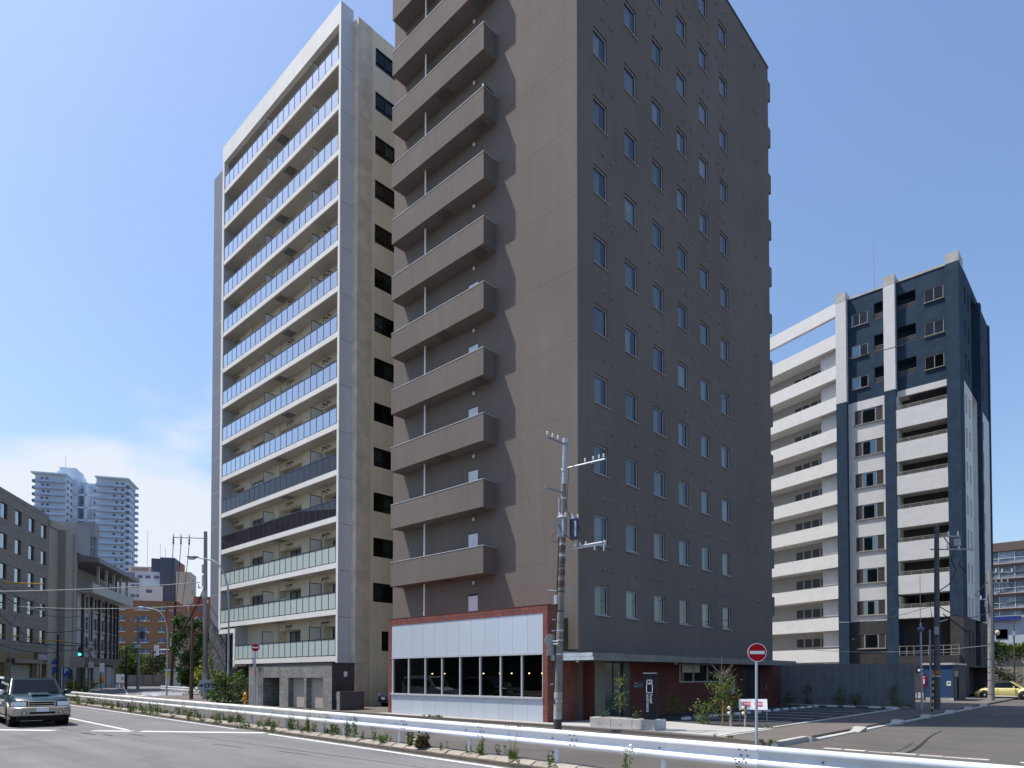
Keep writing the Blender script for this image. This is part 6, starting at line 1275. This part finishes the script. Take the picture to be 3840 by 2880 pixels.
cb = MB(); cabin(cb, (1.5,-2.25), (.75,-2.15), .80, .70, 1.08, 1.93, .05); part('cabin', cb, m_vw, van, bevel=.04)
w_ = [(1.5,-.80,1.08),(1.5,.80,1.08),(.75,.70,1.93),(.75,-.70,1.93)]; part('windscreen', patch(*w_,.06,.94,.08,.86,.025), m_cglass, van); part('side_window', patch((1.5-3.7,-.8,1.08),(1.5,-.8,1.08),(.75,-.7,1.93),(-2.15,-.7,1.93),.05,.9,.1,.75,.025), m_cglass, van); part('side_window', patch((1.5,.8,1.08),(-2.2,.8,1.08),(-2.15,.7,1.93),(.75,.7,1.93),.1,.95,.1,.75,.025), m_cglass, van)
for s in (-1,1):
    part('headlight', MB().box(2.08,2.19,min(s*.48,s*.74),max(s*.48,s*.74),.72,.88), MATS['lamp_lens'], van)
    for x in (1.35,-1.35): arch(van, x, s*.55, s*.848, .36, .31); wheel(van, x, s*.73, .31, .2, s)
# blue-grey compact in the alley, nose to the street
cmp_ = thing('compact_car', 'blue-grey compact car in the alley beside the red pavilion', 'car', (-34.0, 26.6, 0), R(-90))
m_bl = M('compact_blue', (0.10,0.15,0.25), .25, .03, 1, coat=1.0, metal=.3)
vb = MB(); loft(vb, [(1.95,hp(.60,.30,.62)),(1.82,hp(.75,.24,.78)),(1.3,hp(.82,.24,.93)),(.8,hp(.83,.24,.99)),(-1.7,hp(.83,.24,.98)),(-1.9,hp(.76,.3,.92))]); part('body', vb, m_bl, cmp_); cb = MB(); cabin(cb, (1.1,-1.85), (.25,-1.45), .78, .60, .97, 1.5, .04); part('cabin', cb, m_bl, cmp_, bevel=.05)
w_ = [(1.1,-.78,.97),(1.1,.78,.97),(.25,.60,1.5),(.25,-.60,1.5)]; part('windscreen', patch(*w_,.05,.95,.05,.92,.028), m_cglass, cmp_)
part('grille', MB().box(1.935,1.965,-.42,.42,.52,.58), m_chrome, cmp_); part('air_intake', MB().box(1.93,1.955,-.5,.5,.32,.42), m_black, cmp_); part('number_plate', MB().box(1.955,1.975,-.17,.17,.43,.6), m_swh, cmp_)
for s in (-1,1):
    part('headlight', MB().sphere((1.74,s*.60,.72),.17,.17,.08,10,6), MATS['lamp_lens'], cmp_)
    for x in (1.2,-1.2): arch(cmp_, x, s*.5, s*.835, .36, .30); wheel(cmp_, x, s*.72, .30, .19, s)
# pale yellow convertible
vw = thing('yellow_convertible', 'pale yellow round-bodied convertible with black soft top at the far right', 'car', (-8.25, 71.0, -.1), 0, scale=(1.08,1.08,1.08))
m_ye2 = M('convertible_yellow', (0.62,0.54,0.21), .25, .03, 1, coat=1.0)
vb = MB(); loft(vb, [(2.02,hp(.42,.26,.50,.04)),(1.9,hp(.58,.22,.66,.06)),(1.55,hp(.68,.22,.80,.08)),(1.0,hp(.74,.22,.90,.07)),(.6,hp(.78,.22,.93,.0)),(-.9,hp(.78,.22,.93,.0)),(-1.4,hp(.72,.22,.86,.06)),(-1.8,hp(.60,.22,.68,.06)),(-2.02,hp(.45,.28,.50,.03))]); part('body', vb, m_ye2, vw)
for s in (-1,1):
    for x in (1.26,-1.26):
        part('fender', MB().sphere((x,s*.66,.42),.55,.22,.44,20,12), m_ye2, vw); arch(vw, x, s*.5, s*.872, .37, .33); wheel(vw, x, s*.78, .33, .21, s)
    part('headlight', MB().sphere((1.66,s*.62,.66),.12,.10,.10,12,8), MATS['lamp_lens'], vw); part('door_seam', MB().box(-.42,-.405,min(s*.782,s*.787),max(s*.782,s*.787),.34,.9).box(.70,.715,min(s*.782,s*.787),max(s*.782,s*.787),.34,.9), m_black, vw); part('sill_trim', MB().box(-.8,.8,min(s*.775,s*.80),max(s*.775,s*.80),.22,.30), M('trim_white', (0.72,0.70,0.62), .4, 0), vw); part('door_mirror', MB().sphere((.62,s*.90,.98),.08,.10,.07,10,6), m_ye2, vw)
tp = MB(); tst = []
for x, w, z in ((.36,.58,1.38),(.0,.60,1.46),(-.5,.60,1.44),(-.95,.58,1.28),(-1.25,.55,1.0)): tst.append((x,[(0,.92),(.70,.92),(.69,1.0),(w+.04,z-.10),(w-.06,z),(0,z+.04)]))
loft(tp, tst); part('soft_top', tp, M('soft_top_black', (0.015,0.015,0.017), .8, .1, 5), vw)
fr3 = MB()
for s in (-1,1): fr3.tube([(1.0,s*.70,.93),(.38,s*.60,1.40)], .04, 6)
fr3.tube([(.38,-.60,1.40),(.36,0,1.43),(.38,.60,1.40)], .04, 6); part('windscreen_frame', fr3, m_ye2, vw); part('windscreen', MB().quad((1.0,-.68,.93),(1.0,.68,.93),(.39,.58,1.39),(.39,-.58,1.39)), GLASS('convertible_glass', (0.35,0.42,0.45), ior=1.7), vw)
for s in (-1,1): part('side_window', MB().poly([(.92,s*.715,.93),(-.9,s*.715,.93),(-.75,s*.66,1.24),(.40,s*.64,1.36)]), m_cglass, vw)
# black bundle on a hotel balcony corner
bu = thing('black_bundle', 'black bundle with a white end lying on a hotel balcony corner', 'bundle', (-22.53, 22.05, 30.285))
part('roll', MB().tube([(0,-.02,.05),(.01,.2,.07),(0,.42,.06),(-.01,.62,.05),(.01,.78,.03)], [.05,.075,.08,.06,.03], 10), M('bundle_black', (0.012,0.012,0.014), .7, .1, 5), bu); part('end_cap', MB().sphere((0,-.04,.06),.055,n=10,m=6), m_swh, bu)

# ================================================================ trees, shrubs and weeds
m_bark = M('bark', (0.12,0.085,0.055), .9, .25, 5, .5, 20); m_barkp = M('pale_bark', (0.36,0.24,0.12), .85, .25, 6)
def LEAF(name, c1, c2, trans=.25):
    if name in MATS: return MATS[name]
    m = bpy.data.materials.new(name); m.use_nodes = True; t = m.node_tree; L = t.links; b = t.nodes['Principled BSDF']; o = t.nodes['Material Output']
    co = t.nodes.new('ShaderNodeTexCoord'); n = t.nodes.new('ShaderNodeTexNoise'); n.inputs['Scale'].default_value = 2.3; n.inputs['Detail'].default_value = 6; n.inputs['Roughness'].default_value = .75; L.new(co.outputs['Object'], n.inputs['Vector'])
    cr = t.nodes.new('ShaderNodeValToRGB'); cr.color_ramp.elements[0].position = .34; cr.color_ramp.elements[1].position = .66; cr.color_ramp.elements[0].color = (*c1,1); cr.color_ramp.elements[1].color = (*c2,1)
    L.new(n.outputs[0], cr.inputs[0]); L.new(cr.outputs[0], b.inputs['Base Color']); b.inputs['Roughness'].default_value = .6; b.inputs['Specular IOR Level'].default_value = .25
    tr = t.nodes.new('ShaderNodeBsdfTranslucent'); L.new(cr.outputs[0], tr.inputs[0]); mx = t.nodes.new('ShaderNodeMixShader'); mx.inputs[0].default_value = trans
    L.new(b.outputs[0], mx.inputs[1]); L.new(tr.outputs[0], mx.inputs[2]); L.new(mx.outputs[0], o.inputs[0]); MATS[name] = m; return m
lf_dark = LEAF('leaf_dark', (0.022,0.048,0.012), (0.055,0.105,0.022)); lf_mid = LEAF('leaf_mid', (0.045,0.085,0.015), (0.12,0.17,0.03)); lf_yel = LEAF('leaf_yellow', (0.12,0.15,0.015), (0.30,0.29,0.04)); lf_weed = LEAF('leaf_weed', (0.05,0.105,0.02), (0.15,0.20,0.05)); lf_dry = LEAF('leaf_dry', (0.12,0.09,0.04), (0.26,0.20,0.09)); lf_rust = LEAF('leaf_rust', (0.055,0.05,0.02), (0.11,0.085,0.035))
def crown_pts(g, shape, n, clumps):
    """points gathered into clumps spread over a tapering crown; shape(t) gives radius at height t in 0..1"""
    cs = []
    for i in range(clumps):
        t = g.random(); r = shape(t)*math.sqrt(g.uniform(.15,1)); a = g.uniform(0,2*math.pi); cs.append((r*math.cos(a), r*math.sin(a), t, .16+.5*shape(t)*g.uniform(.25,.5)))
    return cs
def tree(name, label, cat, loc, h, z0, rad, shape, nl, ls, leaf, seed, trunk=.12, clumps=40, bark=None, group=None, limbs=9, asp=.6):
    g = random.Random(seed); t = thing(name, label, cat, loc, 0, group)
    cs = crown_pts(g, lambda u: rad*shape(u), nl, clumps)
    tk = MB(); b = [(g.gauss(0,.04)*h*.1*i, g.gauss(0,.04)*h*.1*i, h*.92*i/5) for i in range(6)]; tk.tube(b, [trunk*(1-.16*i) for i in range(6)], 8)
    for i in range(limbs):
        c = cs[i % len(cs)]; zt = z0+(h-z0)*c[2]; zs = max(.15*h, zt-rad*.7); tk.tube([(0,0,zs),(c[0]*.5,c[1]*.5,(zs+zt)/2+.05*h*.3),(c[0]*.95,c[1]*.95,zt)], [trunk*.42,trunk*.28,trunk*.1], 5)
    part('trunk', tk, bark or m_bark, t)
    cr = MB()
    for i in range(nl):
        c = cs[g.randrange(len(cs))]; s = c[3]; p = (c[0]+g.gauss(0,s*.55), c[1]+g.gauss(0,s*.55), max(.05, z0+(h-z0)*c[2]+g.gauss(0,s*.5))); leaves(cr, [p], ls, g, asp)
    part('crown', cr, leaf, t); return t
rnd_ = lambda u: math.sqrt(max(0.02, 1-(2*u-1)**2))
cone = lambda u: .25+.75*(1-u) if u > .12 else .6
tree('ginkgo_tree', 'tall dark green conical street tree between the poles on the left', 'tree', (-77.6,29.9,-.1), 8.3, .8, 2.0, lambda u: .25+.75*math.sin(math.pi*min(1,.15+.85*(1-u))**.9), 5200, .34, lf_dark, 11, .16, 60)
tree('ivy_shrub', 'yellow-green climbing shrub at the stone corner left of the pale tower', 'shrub', (-58.3,24.0,-.1), 4.6, .4, 1.05, lambda u: .75+.4*math.sin(u*5), 2300, .24, lf_yel, 12, .08, 34)
tree('broadleaf_tree', 'broad round tree before the orange brick block on the left', 'tree', (-155.6,45.9,-.1), 8.4, 1.5, 4.2, rnd_, 4200, .62, lf_mid, 13, .3, 46)
tree('broadleaf_tree', 'low wide tree right of the round tree below the brick windows', 'tree', (-151.5,49.9,-.1), 5.6, .8, 2.9, rnd_, 2400, .5, lf_mid, 14, .25, 30)
tree('broadleaf_tree', 'small rounded olive tree further right before the orange brick block', 'tree', (-146.0,49.6,-.1), 6.4, .8, 2.6, rnd_, 2300, .5, LEAF('leaf_olive', (0.05,0.065,0.03), (0.10,0.115,0.045)), 15, .22, 30)
tree('bush', 'leafy green bush beside the grey street lamp and garage', 'bush', (-47.0,20.75,-.1), 2.25, .1, 1.25, lambda u: .95 if u < .6 else .75, 2600, .19, lf_mid, 16, .05, 44, asp=.7)
tree('bush', 'darker leafy bush touching the left wall of the stone garage', 'bush', (-44.7,20.75,-.1), 1.75, .1, .85, lambda u: .95 if u < .6 else .7, 1500, .16, LEAF('leaf_sage', (0.05,0.075,0.035), (0.11,0.14,0.065)), 17, .05, 30)
tree('bush', 'low yellow-green bush at the end of the weathered guardrail', 'bush', (-92.5,23.1,-.15), 1.7, .1, 1.5, rnd_, 900, .3, lf_yel, 18, .05, 18)
tree('sapling', 'thin young tree with sparse leaves growing in the concrete planter', 'tree', (-13.95,20.72,.30), 1.62, .35, .24, lambda u: .6+.4*math.sin(u*6), 240, .085, lf_weed, 21, .022, 26, m_barkp, limbs=14)
for i, (x, dx) in enumerate(((-14.6,0),(-13.2,0))): tree('planter_plant', ('small green plant at the left end of the planter','small green tuft in the planter soil beside the black sign')[i], 'plant', (x,20.7,.30), .26, .02, .16, rnd_, 60, .07, lf_weed, 22+i, .008, 8)
st_ = tree('staked_tree', 'half-bare young tree tied to a wooden stake beside the forecourt', 'tree', (-11.62,24.15,0), 2.0, .45, .62, lambda u: 1.1-.55*u, 780, .10, lf_mid, 24, .03, 46, limbs=26)
part('stake', MB().cyl((.05,-.04,0),(.08,-.03,1.5),.032,n=8), m_wood, st_); part('stake', MB().cyl((.25,.2,0),(.1,.0,.9),.02,n=6), m_wood, st_)
tw = MB(); g = random.Random(5)
for i in range(46):
    a = g.uniform(0,6.28); z = g.uniform(1.1,2.0); l = g.uniform(.3,.62)*(1.25-.3*z/2); tw.tube([(0,0,z),(l*.5*math.cos(a),l*.5*math.sin(a),z+l*.25),(l*math.cos(a),l*math.sin(a),z+l*.75)], [.009,.006,.003], 4)
tw.tube([(0,0,1.2),(.02,0,2.0),(0,.02,2.65)], [.022,.014,.005], 6); part('bare_twigs', tw, M('twig_grey', (0.22,0.20,0.16), .9, .2, 6), st_)
tree('bush', 'pale leafy bush at the foot of the staked tree', 'bush', (-12.5,24.3,0), .95, .1, .42, rnd_, 330, .10, lf_weed, 25, .02, 16)
tree('bush', 'dark green bush against the red brick wall under the canopy', 'bush', (-15.0,26.3,0), .95, .3, .50, rnd_, 420, .09, lf_mid, 26, .02, 14)
pl_l = ['leftmost dark sapling in front of the concrete wall','slim dark sapling beside the first joint of the concrete wall','bare leaning sapling in the middle of the concrete wall','low leafy sapling right of the leaning one by the concrete wall','tallest sapling near the right end of the concrete wall']
for i, (x, h) in enumerate(((-16.6,.75),(-15.4,1.2),(-13.5,1.05),(-12.6,.8),(-10.5,1.5))): tree('sapling', pl_l[i], 'plant', (x,44.1,0), h, .15, .32, rnd_, 170, .11, lf_dark if i % 2 else lf_mid, 30+i, .02, 14)
tree('bush', 'small bright green bush at the foot of the tallest sapling by the concrete wall', 'bush', (-10.2,43.7,0), .5, .05, .3, rnd_, 150, .10, lf_weed, 36, .02, 8)
tree('pine_tree', 'dark spreading pine behind the yellow convertible', 'tree', (-13.0,95.5,0), 6.2, 1.2, 3.0, lambda u: 1.0-.5*u, 3000, .40, LEAF('leaf_pine', (0.012,0.028,0.012), (0.035,0.06,0.022)), 41, .2, 30, asp=.25)
hedge = thing('ivy_hedge', 'thick ivy hedge spilling over the retaining wall at the far right', 'hedge', (-15.0,100.6,5.0)); g = random.Random(42); hm_ = MB()
for i in range(4200): x = g.uniform(0,20); leaves(hm_, [(x, g.gauss(0,.5), 1.0+.35*math.sin(x*1.1)-abs(g.gauss(0,.75)))], .34, g, .7)
part('foliage', hm_, lf_mid, hedge); part('stem', MB().tube([(0,.2,0),(7,.1,.3),(14,.2,.2),(20,.2,.3)], .05, 5), m_bark, hedge)

# weeds along the kerb: the big clumps one by one, the fringe as one growth
def stemweed(g, mb, x, y, z, h, n, leaf=.09, spread=.10, asp=.45, per=16):
    for i in range(n):
        a = g.uniform(0,6.28); r = g.uniform(0,spread); bx, by = x+r*math.cos(a), y+r*math.sin(a); hh = h*g.uniform(.55,1.05); dx, dy = g.gauss(0,.10)*hh, g.gauss(0,.10)*hh
        pts = [(bx,by,z),(bx+dx*.4,by+dy*.4,z+hh*.5),(bx+dx,by+dy,z+hh)]; mb.tube(pts, [.006,.005,.002], 3)
        for k in range(per):
            t = g.uniform(.12,1); leaves(mb, [(bx+dx*t,by+dy*t,z+hh*t)], leaf*(1.15-.6*t), g, asp)
def grass(g, mb, x, y, z, h, n, spread=.12):
    for i in range(n):
        a = g.uniform(0,6.28); r = g.uniform(0,spread)*.6; l = h*g.uniform(.5,1.1); d = Vector((math.cos(a)*g.uniform(.1,.6), math.sin(a)*g.uniform(.1,.6), 1)).normalized(); p = Vector((x+r*math.cos(a),y+r*math.sin(a),z)); w = Vector((-math.sin(a),math.cos(a),0))*.006
        q = p+d*l*.6; e = q+Vector((d.x*1.6,d.y*1.6,d.z*.35)).normalized()*l*.4; mb.add([p-w,p+w,q+w*.7,q-w*.7,e],[(0,1,2,3),(3,2,4)])
big = [(-15.9,'g',.34,34,'bright green grass tuft at the kerb before the second clean guardrail post'),(-16.4,'s',.42,4,'narrow pale weed standing alone in a kerb joint'),(-13.95,'r',.40,12,'dark reddish dock plant with fungus at the kerb'),(-14.6,'s',.26,4,'small broad-leaved weed in the kerb joint beside the reddish dock'),(-11.65,'s',.46,8,'tall broad-leaved weed at the kerb beside the middle guardrail post'),(-10.55,'g',.30,60,'spiky grass clump with tall seed stalks on the kerb'),(-7.05,'w',.62,5,'white-flowered weed rising before the clean guardrail'),(-4.85,'s',.60,7,'pale leafy weed at the joint of the clean and grey rails'),(-18.0,'s',.75,9,'tall leafy weed before the first joint of the clean guardrail'),(-17.55,'s',.65,6,'second tall leafy weed just right of the first rail joint'),(-20.6,'s',.62,8,'upright weed left of the rail joint'),(-21.9,'s',.55,10,'dense weed clump under the rusty rail near its right end'),(-14.9,'s',.45,9,'leafy weed leaning on the clean guardrail post')]
for i, (x, k, h, n, lab) in enumerate(big):
    g = random.Random(100+i); y = railY(x)-.30 if k in 'gr' and i < 4 else railY(x)-.22
    if i in (6, 7): y = railY(x)-.55
    if i == 12: y = railY(x)+.02
    w = thing('kerb_weed', lab, 'weed', (x, y, -.05 if i in (6,7) else -.01)); mb = MB()
    if k == 'g': grass(g, mb, 0, 0, 0, h, n*3, .16)
    elif k == 'r': stemweed(g, mb, 0, 0, 0, h, n, .13, .13, .7, 26)
    else: stemweed(g, mb, 0, 0, 0, h, n, .085, .09, .5, 20)
    part('foliage', mb, {'g': lf_weed, 'r': lf_rust}.get(k, lf_weed), w)
    if k == 'w': stuff(part('flower', (lambda m_: (leaves(m_, [(g.gauss(0,.07), g.gauss(0,.05), h*g.uniform(.75,1.02)) for _ in range(70)], .04, g, .9), m_)[1])(MB()), m_porc, w))
    if i == 5:
        sd = MB()
        for q in range(6): dx = g.uniform(-.4,.35); sd.tube([(0,0,0),(dx*.5,.02,.42),(dx,.05,.75)], [.004,.003,.002], 3); sd.tube([(dx,.05,.70),(dx*1.1,.05,.80)], .010, 4)
        part('seed_stalk', sd, lf_dry, w)
    if k == 'r':
        fg = MB()
        for z in (.04,.12,.2): fg.sphere((-.17+.02*z,-.10,z),.075,.07,.028,10,6)
        part('fungus', fg, M('fungus_tan', (0.36,0.28,0.16), .8, .15, 8), w)
fr_g = MB(); fr_d = MB(); g = random.Random(77)
x = -60.0
while x < -3:
    dens = 1.0 if x < -19 else .35
    y = railY(x)+g.choice((-.48,-.26,-.05,.08)); kind = g.random(); z = -.12 if y < railY(x)-.4 else -.015
    if g.random() < dens:
        if kind < .45: stemweed(g, fr_g, x, y, z, g.uniform(.25,.8 if x < -19 else .3), g.randint(3,7 if x < -19 else 4), .10 if x < -19 else .075, .16, .5, 14)
        elif kind < .75: grass(g, fr_g, x, y, z, g.uniform(.15,.4), g.randint(25,60), .16)
        else: stemweed(g, fr_d, x, y, z, g.uniform(.15,.5), g.randint(2,5), .03, .15, .3, 7)
    x += g.uniform(.10,.42) if x < -19 else g.uniform(.3,.8)
for x0_, y0_, n in ((-23.6,20.1,9),(-24.2,20.1,6),(-9.3,19.55,3),(-7.62,18.95,7),(-10.0,24.0,4),(-9.8,23.85,3)):
    for k in range(n): grass(g, fr_g, x0_+g.gauss(0,.28), y0_+g.gauss(0,.06), .0, .14, 26, .1)
a_ = part('kerb_undergrowth', fr_g, lf_weed, None); tag(a_, 'low green weeds and grass straggling along the kerb', 'weeds'); stuff(a_)
b_ = part('dry_undergrowth', fr_d, lf_dry, None); tag(b_, 'dry brown weed stalks among the kerb stones', 'weeds'); stuff(b_)
